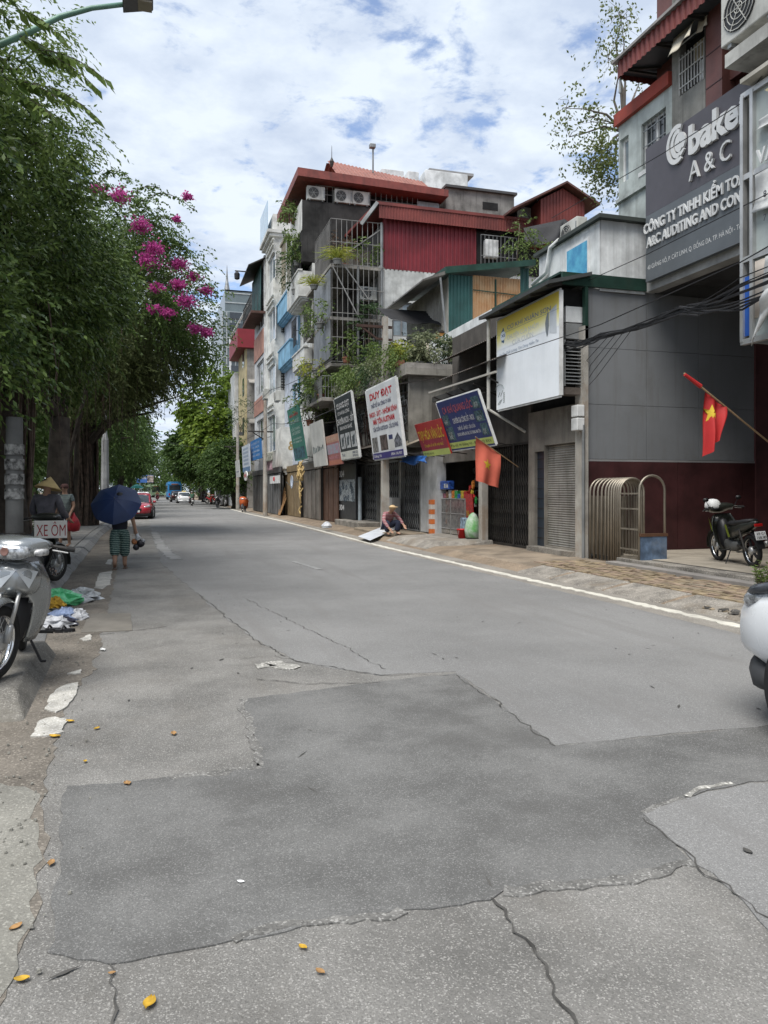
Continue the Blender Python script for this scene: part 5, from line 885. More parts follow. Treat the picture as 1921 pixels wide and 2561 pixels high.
potted('yellow green strappy plant hanging below the cage corner', (xk0 - 0.55, Y2 + 1.2, zk0 - 0.9), 0.5, 0.9, 0.2, LF_YL, POTM[2], 110, 'plants in the welded cages', upright=True)
potted('reddish leaved shrub inside the upper cage', (xk0 + 0.9, Y2 + 0.9, zk0), 0.6, 1.6, 0.3, leafmat('bronze leaf', (0.05, 0.045, 0.03), (0.16, 0.09, 0.06)), POTM[0], 420, 'plants in the welded cages')
potted('green shrub at the inner end of the upper cage', (xa - 0.6, Y2 + 0.5, zk0), 0.55, 1.2, 0.3, LF_MID, POTM[2], 420, 'plants in the welded cages')
potted('bushy green plant low on the cage balcony', (xk0 - 0.3, Y2 + 1.0, (zl0 + zl1) / 2 - 0.5), 0.65, 0.9, 0.25, LF_MID, POTM[2], 420, 'plants in the welded cages')
potted('dark climbing plant on the lower cage bars', (xk0 + 1.6, Y2 - 0.45, zl0), 0.55, 2.6, 0.2, LF_DK, POTM[2], 600, 'plants in the welded cages')
potted('green shrub at the foot of the lower cage', (xk0 + 0.6, Y2 - 0.5, zl0 - 0.1), 0.6, 1.1, 0.25, LF_MID, POTM[0], 450, 'plants in the welded cages')

# ================================================================ RIGHT SIDE, FAR ROW
def balcony(parent, m, x0, x1, y0, y1, z, h=0.9, th=0.14, steps=2):
    """projecting balcony: stepped soffit, slab and solid parapet"""
    for k in range(steps): wbox('soffit_step', parent, m, x0 + 0.10 * (k + 1), x1, y0 + 0.06 * (k + 1), y1 - 0.06 * (k + 1), z - 0.10 * (k + 1), z - 0.10 * k - 0.003)
    wbox('balcony_slab', parent, m, x0, x1, y0, y1, z, z + 0.14)
    b = MB().box(x0, x0 + th, y0, y1, z + 0.143, z + h).box(x0 + th + 0.001, x1, y0, y0 + th, z + 0.143, z + h).box(x0 + th + 0.001, x1, y1 - th, y1, z + 0.143, z + h); b.obj('parapet', m, parent)
    wbox('coping', parent, m, x0 - 0.05, x0 + th + 0.05, y0 - 0.05, y1 + 0.05, z + h + 0.003, z + h + 0.08)
# ---- black-walled house with red roof
bh = thing('black_walled_house', 'tall narrow house with mould blackened side wall and red tin roof', 'building', (8, 42, 0.1))
BLK = mat('mould blackened wall', (0.05, 0.048, 0.046), 0.95, var=0.5, vs=0.8, streak=0.8, grime=0.85, gcol=(0.016, 0.016, 0.016), bump=0.35)
FWH = paint('white front render', (0.66, 0.66, 0.63), 0.3, 0.2)
Yk = 40.0; xk = 8.0; yk1 = 43.56; zpar = 17.11; ztp = 17.74
wins = [(40.36, 42.32, 9.92, 11.46), (40.36, 42.32, 6.62, 8.05)]
wbox('side_wall', bh, BLK, 8.16, 19, Yk, yk1, 0.13, zpar)
wall('front_wall', bh, FWH, Fx(8.15), Yk + 0.005, yk1, 3.2, 13.8, 0.15, wins)
for w in wins: window(bh, Fx(8.15), *w, plain('brown window frame', (0.12, 0.09, 0.07)), GLASS, 3, 1, 0.0, grille=None, sill=FWH)
wbox('upper_jetty', bh, BLK, 7.45, 8.155, Yk + 0.006, yk1, 13.85, zpar)
wbox('jetty_front', bh, FWH, 7.42, 7.448, Yk - 0.02, yk1 - 0.02, 15.5, zpar + 0.02)
balcony(bh, FWH, 7.25, 7.98, Yk - 0.1, yk1 + 0.1, 11.96, 1.35); balcony(bh, FWH, 7.55, 7.98, Yk - 0.05, yk1, 8.43, 0.85)
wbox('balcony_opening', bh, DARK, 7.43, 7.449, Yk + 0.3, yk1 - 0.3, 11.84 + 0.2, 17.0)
potted('large green shrub on the black house balcony', (7.3, 41.3, 12.37), 0.7, 2.4, 0.3, LF_DK, POTM[2], 700, 'plants on the far balconies')
# roof loft
zl = 17.11; zrf0 = 18.13; zrf1 = 18.57; zrR = 18.06
xL, xR = 7.11, 15.56
wbox('loft_core', bh, DARK, 8.2, 13.97, Yk + 0.8, yk1 + 3, zpar, zrf0 + 0.2)
MB().hexa([(xL, Yk - 0.6, zrf0), (xR, Yk - 0.6, zrR - 0.1), (xR, yk1 + 3, zrR - 0.1), (xL, yk1 + 3, zrf0), (xL, Yk - 0.6, zrf1), (xR, Yk - 0.6, zrR + 0.28), (xR, yk1 + 3, zrR + 0.28), (xL, yk1 + 3, zrf1)]).obj('eave_fascia', mat('red eave sheet', (0.23, 0.058, 0.046), 0.6, var=0.25, streak=0.4, bump=0.03), bh)
corrugated('tin_roof', bh, mat('faded red roof tin', (0.29, 0.12, 0.09), 0.6, var=0.2, streak=0.2, bump=0.04), (9.36, 40.2, 18.82), (15.23 - 9.36, 0, -0.55), (0.2, 3.2, 2.05), (0, -0.6, 1), 0.04, 0.22)
corrugated('tin_roof', bh, MATS['faded red roof tin'], (9.36, 46.9, 18.82), (15.23 - 9.36, 0, -0.55), (0.2, -3.3, 2.0), (0, 0.6, 1), 0.04, 0.22)
cage('loft_bars', 'row of upright bars under the red roof of the black house', [((8.25, Yk + 0.25, zpar + 0.05), (14.04 - 8.25, 0, -0.0), zrf0 - zpar - 0.1)], BARW, 'bars', step=0.3, r=0.018)
wbox('tin_patch', bh, metal('grey tin patch', (0.35, 0.37, 0.38), 0.5, 0.3), 14.0, 15.31, Yk + 0.2, Yk + 0.25, zpar + 0.0, zrf0 - 0.3); wbox('rear_block', bh, mat('grey mouldy block', (0.24, 0.235, 0.22), 0.95, streak=0.5, grime=0.5, bump=0.3), 15.67, 19.92, Yk + 0.1, 46, zpar - 1.0, 18.73); wbox('rear_roof', bh, plain('dark flat roof', (0.06, 0.06, 0.06)), 15.6, 20.03, Yk - 0.1, 46, 18.73 + 0.003, 18.73 + 0.14); wbox('rear_window', bh, DARK, 17.93, 18.88, Yk + 0.07, Yk + 0.098, 17.77, 18.18)
for u, lb in ((8.19, 'left of three air conditioners on the black parapet'), (9.69, 'middle of three air conditioners on the black parapet'), (10.67, 'right of three air conditioners on the black parapet')):
    aircon('air_conditioner', lb, (u, Yk - 0.1, zpar + 0.06), '-Y', 1.15, 'air conditioners on the black parapet')
la = thing('roof_lamp', 'floodlight on a pole above the red roof', 'lamp', (11.96, 42, 19.99)); xx = 11.94; MB().tube([(xx, 42, 19.89), (xx, 42, 21.32)], 0.05, 8).obj('pole', GREYMET, la); MB().box(xx - 0.22, xx + 0.12, 41.8, 42.1, 21.27, 21.5).obj('head', GREYMET, la, bevel=0.03)
ra = thing('roof_finial', 'dark finial with antenna rod at the red roof corner', 'antenna', (9.29, 41, 19.44)); xx = 9.29; MB().lathe([(0.05, 0), (0.10, 0.15), (0.13, 0.3), (0.06, 0.45), (0.02, 0.55), (0.012, 1.1), (0.004, 1.2)], (xx, 41, 19.48), 10).obj('finial', DARKMET, ra)
hb = thing('far_white_loft', 'far white roof block behind the red tin roof', 'building', (14, 52, 15)); wbox('block', hb, HW, 19.08, 22.06, 52, 58, 15, 24.68); wbox('roof_edge', hb, plain('grey roof edge', (0.3, 0.3, 0.3)), 18.86, 22.32, 51.5, 58, 24.68 + 0.01, 24.68 + 0.2)
# ---- pale blue house
bl = thing('pale_blue_house', 'narrow pale blue house with blue pilasters and small balconies', 'building', (8, 46.5, 0.1))
BLU = paint('sky blue paint', (0.22, 0.44, 0.62), 0.2, 0.1); LAV = paint('pale lavender paint', (0.58, 0.63, 0.72), 0.1, 0.05)
yb0_, yb1_ = yk1 + 0.03, 49.44
ws = [(45.15, 46.69, 10.38, 11.68), (45.15, 46.69, 6.92, 8.14)]
wbox('body', bl, LAV, 8.2, 16, yb0_, yb1_, 0.13, 17.5); wall('front_wall', bl, LAV, Fx(8.2), yb0_ + 0.5, yb1_, 3.2, 14.2, 0.15, ws)
for w in ws: window(bl, Fx(8.2), *w, BLU, GLASS, 1, 2, 0.0)
wbox('pilaster', bl, BLU, 7.95, 8.2, yb0_, yb0_ + 0.5, 3.2, 14.2); balcony(bl, BLU, 7.55, 8.0, yb0_ + 0.1, yb1_ + 0.2, 12.48, 1.1)
balcony(bl, BLU, 7.6, 8.04, yb0_ + 1.1, yb1_ - 0.2, 9.46, 1.1)
wbox('upper_wall', bl, paint('cream upper render', (0.55, 0.53, 0.45), 0.4, 0.4), 8.0, 8.19, yb0_, yb1_, 14.3, 17.5)
# ---- tall white house with projecting front
th_ = thing('tall_white_house', 'tall white house with narrow window bays and brick grilles', 'building', (7.4, 51, 0.1))
TWH = paint('warm white render', (0.72, 0.72, 0.68), 0.12, 0.06); y0w, y1w = yb1_ + 0.03, 53.09
zW = 18.47
wl = [(48.97 + 0.2, 51.9, a, b) for a, b in ((11.49, 13.61), (8.04, 9.9), (4.2, 6.58), (15.46, 17.19))]
sw = [(7.84, 8.32, 11.93, 13.02), (7.82, 8.34, 8.2, 9.84)]
wbox('body', th_, TWH, 7.46, 14, y0w + 0.16, y1w, 0.13, zW); wall('front_wall', th_, TWH, Fx(7.45), y0w, y1w, 3.0, zW - 0.3, 0.15, wl); wall('side_wall', th_, TWH, Fy(y0w + 0.155), 7.452, 8.19, 3.0, zW - 0.3, 0.15, sw)
for w in wl:
    window(th_, Fx(7.45), *w, WHITE, GLASSB, 2, 1, 0.0)
    for k in (0, 1): fbox('hood_mould', th_, TWH, Fx(7.3), w[0] - 0.2, w[1] + 0.2, w[3] + 0.3 + 0.35 * k, w[3] + 0.38 + 0.35 * k, 0.001, 0.12)
for w in sw:
    gr = fbox('grille_block', th_, plain('dark grille back', (0.06, 0.055, 0.05)), Fy(y0w + 0.155), *w, 0.0, 0.02); n = 5; g = MB()
    for i in range(3):
        for j in range(9): g.fb(Fy(y0w + 0.155), w[0] + (w[1] - w[0]) * (i + 0.2) / 3, w[0] + (w[1] - w[0]) * (i + 0.75) / 3, w[2] + (w[3] - w[2]) * (j + 0.25) / 9, w[2] + (w[3] - w[2]) * (j + 0.7) / 9, 0.022, 0.06)
    g.obj('grille_bricks', TWH, gr, kind='stuff')
wbox('cornice', th_, TWH, 7.05, 8.6, y0w - 0.2, y1w + 0.1, zW - 0.3, zW - 0.1); wbox('cornice', th_, FWH, 6.9, 8.7, y0w - 0.3, y1w + 0.15, zW - 0.095, zW + 0.1)
wbox('roof_block', th_, FWH, 7.3, 12, y0w, y1w, zW + 0.1, zW + 1.2); wbox('glass_screen', th_, mat('pale blue glass screen', (0.35, 0.52, 0.66), 0.1, spec=0.8, bump=0.0), 7.0, 7.03, y0w + 0.5, y1w + 0.5, zW + 0.1, zW + 2.2)
CR = paint('tan cage sheet', (0.34, 0.30, 0.22), 0.4, 0.3)
bx_ = thing('box_balcony', 'tan framed box balcony hung high on the white house corner', 'balcony', (7.3, 49, 11.5)); zA, zB_ = 14.15, 17.23
xb0, xb1 = 7.71, 8.53
wbox('floor', bx_, WHITE, xb0, xb1, 46.8, 48.6, zA - 0.12, zA); wbox('roof', bx_, CR, xb0 - 0.1, xb1, 46.7, 48.7, zB_, zB_ + 0.15)
for x in (xb0 + 0.03, xb1 - 0.03):
    for y_ in (46.85, 48.55): wbox('post', bx_, WHITE, x - 0.03, x + 0.03, y_ - 0.03, y_ + 0.03, zA, zB_)
for k in range(10): wbox('slat', bx_, CR, xb0 - 0.02, xb0 + 0.0, 46.9 + 0.17 * k, 46.98 + 0.17 * k, zA, zB_)
wbox('back_panel', bx_, CR, xb0 + 0.1, xb1, 48.45, 48.5, zA + 1.5, zB_ - 0.05); MB().bar((xb0, 46.9, zA - 0.1), (xb0 + 1.0, 46.9, zA - 1.6), 0.06).bar((xb0, 48.5, zA - 0.1), (xb0 + 0.9, 48.5, zA - 1.5), 0.06).obj('strut', WHITE, bx_)
# ---- brick-banded house
br = thing('brick_banded_house', 'narrow house with pinkish brick bands and a dark top balcony', 'building', (7.2, 57, 0.1))
BRK = mat('pinkish brick band', (0.42, 0.22, 0.17), 0.9, var=0.25, vs=2, streak=0.3, bump=0.3); PWH = paint('pale shop render', (0.60, 0.61, 0.62), 0.25, 0.2)
y0b, y1b = y1w + 0.03, 58.33; zBt = 18.05
bw = [(53.17, 57.13, a, b) for a, b in ((13.27, 14.58), (8.64, 10.96), (5.16, 6.76))]
wbox('body', br, PWH, 7.36, 14, y0b, y1b, 0.13, zBt); wall('front_wall', br, PWH, Fx(7.35), y0b, y1b, 3.0, zBt, 0.15, bw)
for w in bw: window(br, Fx(7.35), *w, WHITE, GLASS, 3, 1, 0.0)
bk_ = MB().box(0, 0.012, 0, 0.215, 0, 0.065).mesh('brick', BRK)
for a, b in ((11.25, 12.98), (7.19, 8.35)): fbox('brick_band', br, BRK, Fx(7.2), y0b + 0.05, y1b - 0.05, a, b, 0.001, 0.06)
zdb = 13.97; wbox('top_balcony_slab', br, mat('rusty slab', (0.12, 0.065, 0.055), 0.9, bump=0.3), 6.3, 7.35, y0b - 0.1, y1b + 0.2, zdb, zdb + 0.16)
rl = MB()
for k in range(22): yy = y0b + (y1b - y0b) * k / 21; rl.box(6.32, 6.34, yy, yy + 0.025, zdb + 0.16, zdb + 1.3)
for z in (0.4, 0.85, 1.3): rl.box(6.31, 6.35, y0b, y1b, zdb + z, zdb + z + 0.04)
for k in range(5): xx = 6.35 + k * 0.2; rl.box(xx, xx + 0.02, y0b, y0b + 0.02, zdb + 0.16, zdb + 1.3)
rl.obj('railing', DARKMET, br)
corrugated('green_screen', br, TG, (7.0, y1b, zdb + 0.2), (0, -(y1b - y0b), 0), (0, 0, 3.2), (-1, 0, 0), 0.02, 0.3); MB().hexa([(6.1, y0b - 0.2, zdb + 3.2), (8.4, y0b - 0.2, zdb + 4.4), (8.4, y1b + 0.3, zdb + 4.4), (6.1, y1b + 0.3, zdb + 3.2), (6.1, y0b - 0.2, zdb + 3.28), (8.4, y0b - 0.2, zdb + 4.5), (8.4, y1b + 0.3, zdb + 4.5), (6.1, y1b + 0.3, zdb + 3.28)]).obj('sloping_roof', DARKMET, br)
hl = thing('bracket_lamp', 'small black lamp on an arm under the dark sloping roof', 'lamp', (5.4, 57, zdb + 3)); MB().bar((5.3, y0b + 1, zdb + 3.1), (6.4, y0b + 1, zdb + 3.1), 0.07).obj('arm', DARKMET, hl); MB().lathe([(0.08, 0), (0.2, -0.15), (0.18, -0.5), (0.1, -0.55)], (5.45, y0b + 1, zdb + 3.05), 10).obj('lantern', BLACK, hl)
aircon('air_conditioner', 'white air conditioner low on the brick banded house', (7.05, 52.3, 7.9), '-X', 1.1)
# ---- cream house and red boxed roof
cr = thing('cream_house', 'narrow cream and grey house with red boxed eaves', 'building', (7.0, 68, 0.1)); CRM = paint('faded cream paint', (0.58, 0.48, 0.27), 0.35, 0.3)
y0c = y1b + 3.4
Yc = 67.5; xcc = 7.67; zct = 14.13
wbox('body', cr, M_conc(), xcc, 13, Yc, 73, 0.13, zct + 1.0); wbox('front_strip', cr, CRM, xcc - 0.12, xcc - 0.003, Yc, 73.5, 3.0, zct)
wbox('far_wing', cr, PWH, xcc - 0.5, xcc - 0.13, 73.6, 80, 0.13, zct - 1.2)
RB = mat('deep red box', (0.22, 0.02, 0.03), 0.6, var=0.1, bump=0.0); wbox('eave_box', cr, RB, xcc - 0.9, 8.37, Yc - 0.6, 74.5, zct, 15.75)
for z in (11.38, 7.86): MB().prism([(xcc + 0.1, Yc - 0.01, z), (xcc + 1.1, Yc - 0.01, z), (xcc + 1.1, Yc - 0.9, z - 0.4), (xcc + 0.1, Yc - 0.9, z - 0.4)], (0, 0, 0.08)).obj('hood', M_conc(), cr)
for z in (10.15, 6.63, 12.79): wbox('window', cr, GLASS, xcc - 0.135, xcc - 0.122, Yc + 1.2, Yc + 2.6, z, z + 1.6)
# more of the row, half hidden by the trees
for i, (ya, yb_, h, c_) in enumerate(((80.3, 88, 9.5, (0.5, 0.45, 0.36)), (88.2, 97, 12, (0.45, 0.47, 0.5)), (97.3, 108, 8.5, (0.5, 0.42, 0.34)))):
    r_ = thing('row_house', ['low tan row house behind the right hand trees', 'taller grey row house behind the right hand trees', 'last tan row house behind the right hand trees'][i], 'building', (8, ya, 0.1), 'row houses beyond the cream house')
    wbox('body', r_, paint(f'row paint {i}', c_, 0.3, 0.2), 7.6 + i * 0.2, 15, ya, yb_, 0.1, h)
    for z in (3.6, 6.4): window(r_, Fx(7.6 + i * 0.2), ya + 1.5, ya + 3.2, z, z + 1.6, WHITE, GLASS, 2, 1, 0.0); window(r_, Fx(7.6 + i * 0.2), ya + 4.4, ya + 6.1, z, z + 1.6, WHITE, GLASS, 2, 1, 0.0)
    wbox('shop_opening', r_, DARK, 7.58 + i * 0.2, 7.598 + i * 0.2, ya + 0.5, yb_ - 0.5, 0.2, 3.0)
# ---- glass tower far behind
tw = thing('glass_tower', 'far grey glass tower rising behind the row', 'tower', (20, 210, 0)); YT = 210.0
xt0, xt1 = 17.19, 28.99; zt_0 = 57.4; TGL = mat('grey green tower glass', (0.16, 0.20, 0.21), 0.25, var=0.25, vs=0.12, spec=0.7, bump=0.0)
wbox('shaft', tw, TGL, xt0, xt1, YT, YT + 40, 0, 50.33); wbox('crown_block', tw, TGL, 18.26, xt1, YT + 4, YT + 36, 50.33, zt_0); MB().lathe([(0.8, 0), (0.3, 3), (0.05, 7)], (18.9, YT + 5, zt_0), 8).obj('spire', GREYMET, tw)
MUL = plain('pale mullion', (0.42, 0.45, 0.46)); b = MB(); b2 = MB()
for k in range(26): z = 30 + k * 1.7 * 1.55; (b.box(xt0 - 0.06, xt1, YT - 0.15, YT - 0.02, z, z + 0.28) if z < zt_0 - 8 else b.box(18.26, xt1, YT + 3.8, YT + 3.98, min(z, zt_0 - 0.3), min(z, zt_0 - 0.3) + 0.25))
for k in range(11): xx = xt0 + (xt1 - xt0) * k / 10; b2.box(xx - 0.12, xx + 0.12, YT - 0.3, YT - 0.16, 20, 50.33 - 0.2)
b.obj('floor_bands', MUL, tw); b2.obj('mullions', MUL, tw)
for k in range(6): wbox('dark_bay', tw, GLASS, xt0 + 2.0, xt0 + 6.2, YT - 0.5, YT - 0.31, 34 + k * 2.9, 34 + k * 2.9 + 1.7)
wp = MB().tube([(9.2, 100, 15.74), (9.2, 100, 21.44), (10.32, 90, 23.33)], 0.12, 8)
wpt = thing('white_flue', 'bent white flue pipe standing in front of the glass tower', 'pipe', (9.2, 100, 9)); wp.obj('pipe', WHITE, wpt)

# ---- ground floor fronts of the far row
gf = [('roller_front', 'brown shuttered shopfront below the faded white board', 8.1, 34.48, 38.53, (0.20, 0.12, 0.09)), ('roller_front', 'dark red shopfront beside the 304 panel', 8.12, 36.45, 37.94, (0.22, 0.03, 0.04)), ('roller_front', 'grey shopfront behind the dried garlands', 7.9, 37.58, 42.89, (0.30, 0.27, 0.24)), ('roller_front', 'tan door front beside the satellite dish', 7.7, 42.05, 47.92, (0.36, 0.27, 0.16)), ('roller_front', 'grey folding front of the tall white house', 7.25, 46.34, 52.52, (0.22, 0.22, 0.22)), ('roller_front', 'dark grey gate of the brick banded house', 7.15, 52.19, 59.17, (0.13, 0.13, 0.125))]
for i, (nm, lb, X_, ya, yb_, c_) in enumerate(gf):
    if i == 1: continue
    o = thing('closed_shop', lb, 'shop', (X_, ya, 0.1)); fm_ = metal(f'front sheet {i}', c_, 0.6, 0.4); n = max(3, int((yb_ - ya) / 0.9))
    wbox('backing', o, DARK, X_ + 0.1, X_ + 0.16, ya, yb_, 0.12, 3.1); wbox('header', o, fm_, X_ - 0.02, X_ + 0.09, ya, yb_, 2.75, 3.1)
    for k in range(n):
        w = (yb_ - ya) / n; wbox('leaf_panel', o, fm_, X_ + 0.02, X_ + 0.06, ya + w * k + 0.02, ya + w * (k + 1) - 0.02, 0.14, 2.7); wbox('panel_rail', o, fm_, X_ - 0.005, X_ + 0.018, ya + w * k + 0.02, ya + w * k + 0.08, 0.14, 2.7)
wbox('lower_wall', bh, FWH, 8.05, 8.15, Yk, yk1, 0.13, 3.2); wbox('lower_wall', th_, TWH, 7.3, 7.455, y0w, y1w, 2.9, 3.0)
wcv = thing('curved_bay', 'pale curved first floor bay above the satellite dish', 'bay', (7.6, 47, 3)); wbox('bay', wcv, TWH, 7.36, 8.79, 46.4, 48.85, 2.97, 5.54); 
for k in range(3): wbox('bay_step', wcv, FWH, 7.41 + 0.1 * k, 8.79, 46.5, 48.8, 2.97 - 0.12 * (k + 1), 2.97 - 0.12 * k - 0.003)
text3('&', wcv, plain('gilt letter', (0.35, 0.25, 0.1)), (7.77, 46.4, 4.13), (1, 0, 0), (0, 0, 1), 0.5, 0.55, 0.02, 0, lift=0.01)

# ---- boards along the row
def hang(b_, x=8.7):
    for q in (0.06, 0.94): MB().bar(b_.at(q, 0.92, -0.06), (x, b_.at(q, 1).y, b_.at(q, 1).z + 0.05), 0.035).bar(b_.at(q, 0.04, -0.06), (x, b_.at(q, 0).y, b_.at(q, 0).z), 0.035).obj('bracket', DARKMET, b_.root)
RD = plain('strong red print', (0.52, 0.02, 0.03), 0.5); NV = plain('navy text', (0.04, 0.05, 0.13), 0.5); GP_ = plain('photo print', (0.30, 0.29, 0.28), 0.5, var=0.9, vs=8)
zb = 2.74
D1 = Board('white_metalwork_board', 'tall white leaning board with red heading in front of the terrace', 23.05, 26.63, zb, zb + 2.48, 7.6, 7.28, plain('white banner', (0.70, 0.72, 0.74), 0.45), WHITE, 0.08)
D1.text('DUY ĐẠT', 0.13, 0.87, 0.84, 0.085, RD, 0.035); D1.text('THIẾT KẾ GIA CÔNG CƠ KHÍ', 0.14, 0.80, 0.725, 0.05, NV, 0.02); D1.text('INOX - SẮT - NHÔM KÍNH', 0.05, 0.95, 0.60, 0.065, RD, 0.03); D1.text('MÁI TÔN AUSTNAM', 0.15, 0.85, 0.49, 0.07, RD, 0.035); D1.text('CỬA CUỐN AUSTDOOR - CẦU DƯƠNG', 0.12, 0.93, 0.39, 0.055, NV, 0.02)
D1.rect(0.0, 1.0, 0.0, 0.085, plain('indigo band', (0.05, 0.04, 0.18)), d=0.004); D1.text('Giảng Võ', 0.04, 0.30, 0.025, 0.035, WP); D1.text('0904 196 907', 0.62, 0.95, 0.025, 0.035, WP)
D1.rect(0.03, 0.22, 0.10, 0.31, GP_, 'picture', 0.005); D1.rect(0.31, 0.55, 0.11, 0.32, plain('brown photo', (0.16, 0.12, 0.11), 0.5, var=0.8, vs=6), 'picture', 0.005); D1.rect(0.57, 0.75, 0.10, 0.24, plain('pale photo', (0.6, 0.6, 0.58)), 'picture', 0.005); D1.rect(0.60, 0.72, 0.24, 0.30, NV, 'picture', 0.005); D1.poly([(0.76, 0.12), (0.97, 0.13), (0.97, 0.21), (0.88, 0.31), (0.76, 0.22)], plain('grey photo', (0.25, 0.26, 0.30), 0.5, var=0.7, vs=9), 'picture', 0.006); hang(D1)
zb = 2.93; D2 = Board('black_metalwork_board', 'black and white leaning board with three pictures left of the tall white board', 28.67, 31.61, zb, zb + 2.55, 7.6, 7.25, plain('charcoal print', (0.03, 0.036, 0.042), 0.45), WHITE, 0.08)
D2.text('KHANG ĐẠT', 0.12, 0.84, 0.82, 0.085, WP, 0.03); D2.text('CƠ KHÍ GIA CÔNG', 0.12, 0.80, 0.72, 0.05, WP, 0.015); D2.text('CHUYÊN INOX - SẮT', 0.02, 0.98, 0.57, 0.09, WP, 0.02); D2.text('BÀN INOX GIÁ RẺ', 0.16, 0.84, 0.475, 0.055, WP, 0.015)
for q in ((0.10, 0.34), (0.40, 0.64), (0.70, 0.96)): D2.rect(q[0], q[1], 0.17, 0.41, plain('pale print', (0.55, 0.57, 0.58), 0.5, var=0.3, vs=6), 'picture', 0.005); D2.poly([(q[0] + 0.05, 0.20), (q[1] - 0.1, 0.22), (q[1] - 0.04, 0.37), (q[0] + 0.07, 0.33)], plain('dark print shape', (0.12, 0.15, 0.17), 0.5, var=0.7, vs=12), 'picture', 0.008)
D2.rect(0.0, 1.0, 0.0, 0.125, plain('off white band', (0.62, 0.63, 0.58)), d=0.004); D2.text('Tel:', 0.06, 0.26, 0.05, 0.045, NV); D2.text('0904 528', 0.68, 0.95, 0.07, 0.035, NV); D2.text('0978 432', 0.68, 0.95, 0.02, 0.035, NV); hang(D2)
zb = 2.76; D3 = Board('pink_board', 'faded pink board tucked behind the black board', 31.67, 34.51, zb, zb + 1.32, 7.65, 7.45, mat('faded pink print', (0.40, 0.16, 0.15), 0.6, var=0.15, streak=0.2, gcol=(0.3, 0.2, 0.18), bump=0.0), None, 0.06)
D3.rect(0.0, 1, 0.76, 1.0, plain('salmon print', (0.52, 0.30, 0.22), 0.6)); D3.rect(0.05, 0.95, 0.38, 0.70, plain('teal pink picture', (0.28, 0.40, 0.44), 0.5, var=0.8, vs=5, col2=(0.45, 0.2, 0.28)), 'picture'); D3.text('CƠ KHÍ', 0.2, 0.8, 0.82, 0.1, plain('pale pink', (0.6, 0.45, 0.35))); D3.text('INOX VIỆT', 0.15, 0.85, 0.22, 0.08, plain('rose print', (0.55, 0.25, 0.3))); D3.rect(0, 1, 0.02, 0.16, plain('coral print', (0.48, 0.18, 0.12))); hang(D3)
zb = 2.78; D4 = Board('bleached_board', 'bleached white board with only grey smudged letters left', 34.17, 37.02, zb, zb + 2.1, 7.5, 7.25, mat('bleached white print', (0.56, 0.56, 0.53), 0.7, var=0.15, streak=0.3, gcol=(0.4, 0.4, 0.38), bump=0.05), None, 0.08)
for k, q in enumerate((0.08, 0.20, 0.33, 0.47, 0.58, 0.71, 0.84)): D4.rect(q, q + 0.07, 0.30 + 0.012 * k, 0.46 - 0.02 * (k % 3), plain('grey smudge', (0.22, 0.28, 0.28), 0.7, var=0.6, vs=7), 'smudged_letter', 0.005)
hang(D4)
zb = 3.24; D5 = Board('green_banner', 'tall green leaning banner with white lines of print', 37.96, 41.32, zb, zb + 2.75, 7.3, 6.85, mat('green banner print', (0.05, 0.20, 0.155), 0.55, var=0.15, bump=0.0), None, 0.06)
for t_, y_, c_ in (('MÁI HIÊN', 0.83, 0.05), ('GIA CÔNG SẮT', 0.70, 0.07), ('CẦU THANG', 0.57, 0.05), ('LAN CAN INOX', 0.49, 0.06), ('CỬA NHÔM KÍNH', 0.39, 0.035), ('ĐT: 0988 57X', 0.33, 0.035)): D5.text(t_, 0.15, 0.88, y_, c_, RD if y_ > 0.8 else plain('pale green print', (0.5, 0.62, 0.56)), 0.012)
D5.rect(0.04, 0.96, 0.03, 0.24, plain('teal photo', (0.08, 0.20, 0.25), 0.5, var=0.8, vs=4), 'picture'); hang(D5, 8.2)
zb = 3.76; D6 = Board('blue_far_board', 'blue board with white lines far down the row', 50.09, 55.57, zb, zb + 1.4, 6.6, 6.55, plain('mid blue print', (0.03, 0.16, 0.42), 0.45), None, 0.08)
for k in range(4): D6.text(['GIA CÔNG CƠ KHÍ', 'SẮT - INOX', 'NHÔM KÍNH', '0912 45X'][k], 0.1, 0.9, 0.76 - 0.2 * k, 0.1, plain('pale blue print', (0.45, 0.55, 0.7)))
hang(D6, 7.3)
zb = 3.02; D7 = Board('pale_far_banner', 'pale grey and blue banner below the cream wall', 54.36, 59.02, zb, zb + 1.95, 6.4, 6.3, plain('pale blue white print', (0.55, 0.60, 0.66), 0.5), None, 0.06)
for k in range(5): D7.rect(0.15, 0.85, 0.82 - 0.14 * k, 0.90 - 0.14 * k, plain('slate line print', (0.30, 0.36, 0.46)), 'line', 0.004)
D7.rect(0, 1, 0, 0.18, plain('blue grey print', (0.12, 0.20, 0.33)))
zb = 2.7; D8 = Board('small_far_board', 'small pale board at the far end of the sign row', 60.39, 63.18, zb, zb + 1.35, 6.3, 6.2, plain('pale grey print', (0.55, 0.56, 0.55), 0.5), None, 0.06); D8.rect(0.2, 0.8, 0.3, 0.35, NV, 'line', 0.004)
ov = thing('oval_sign', 'small white oval sign with red letters below the pale banner', 'sign', (6.3, 56.49, 2.72)); yc, zc = 56.49, 2.72; MB().prism([(6.3, yc + 1.05 * math.cos(t * 0.3927), zc + 0.36 * math.sin(t * 0.3927)) for t in range(16)], (0.06, 0, 0)).obj('panel', WHITE, ov); text3('PHỞ BÒ', ov, RD, (6.29, yc + 0.75, zc - 0.13), U, V, 1.5, 0.28, 0.03, 0)
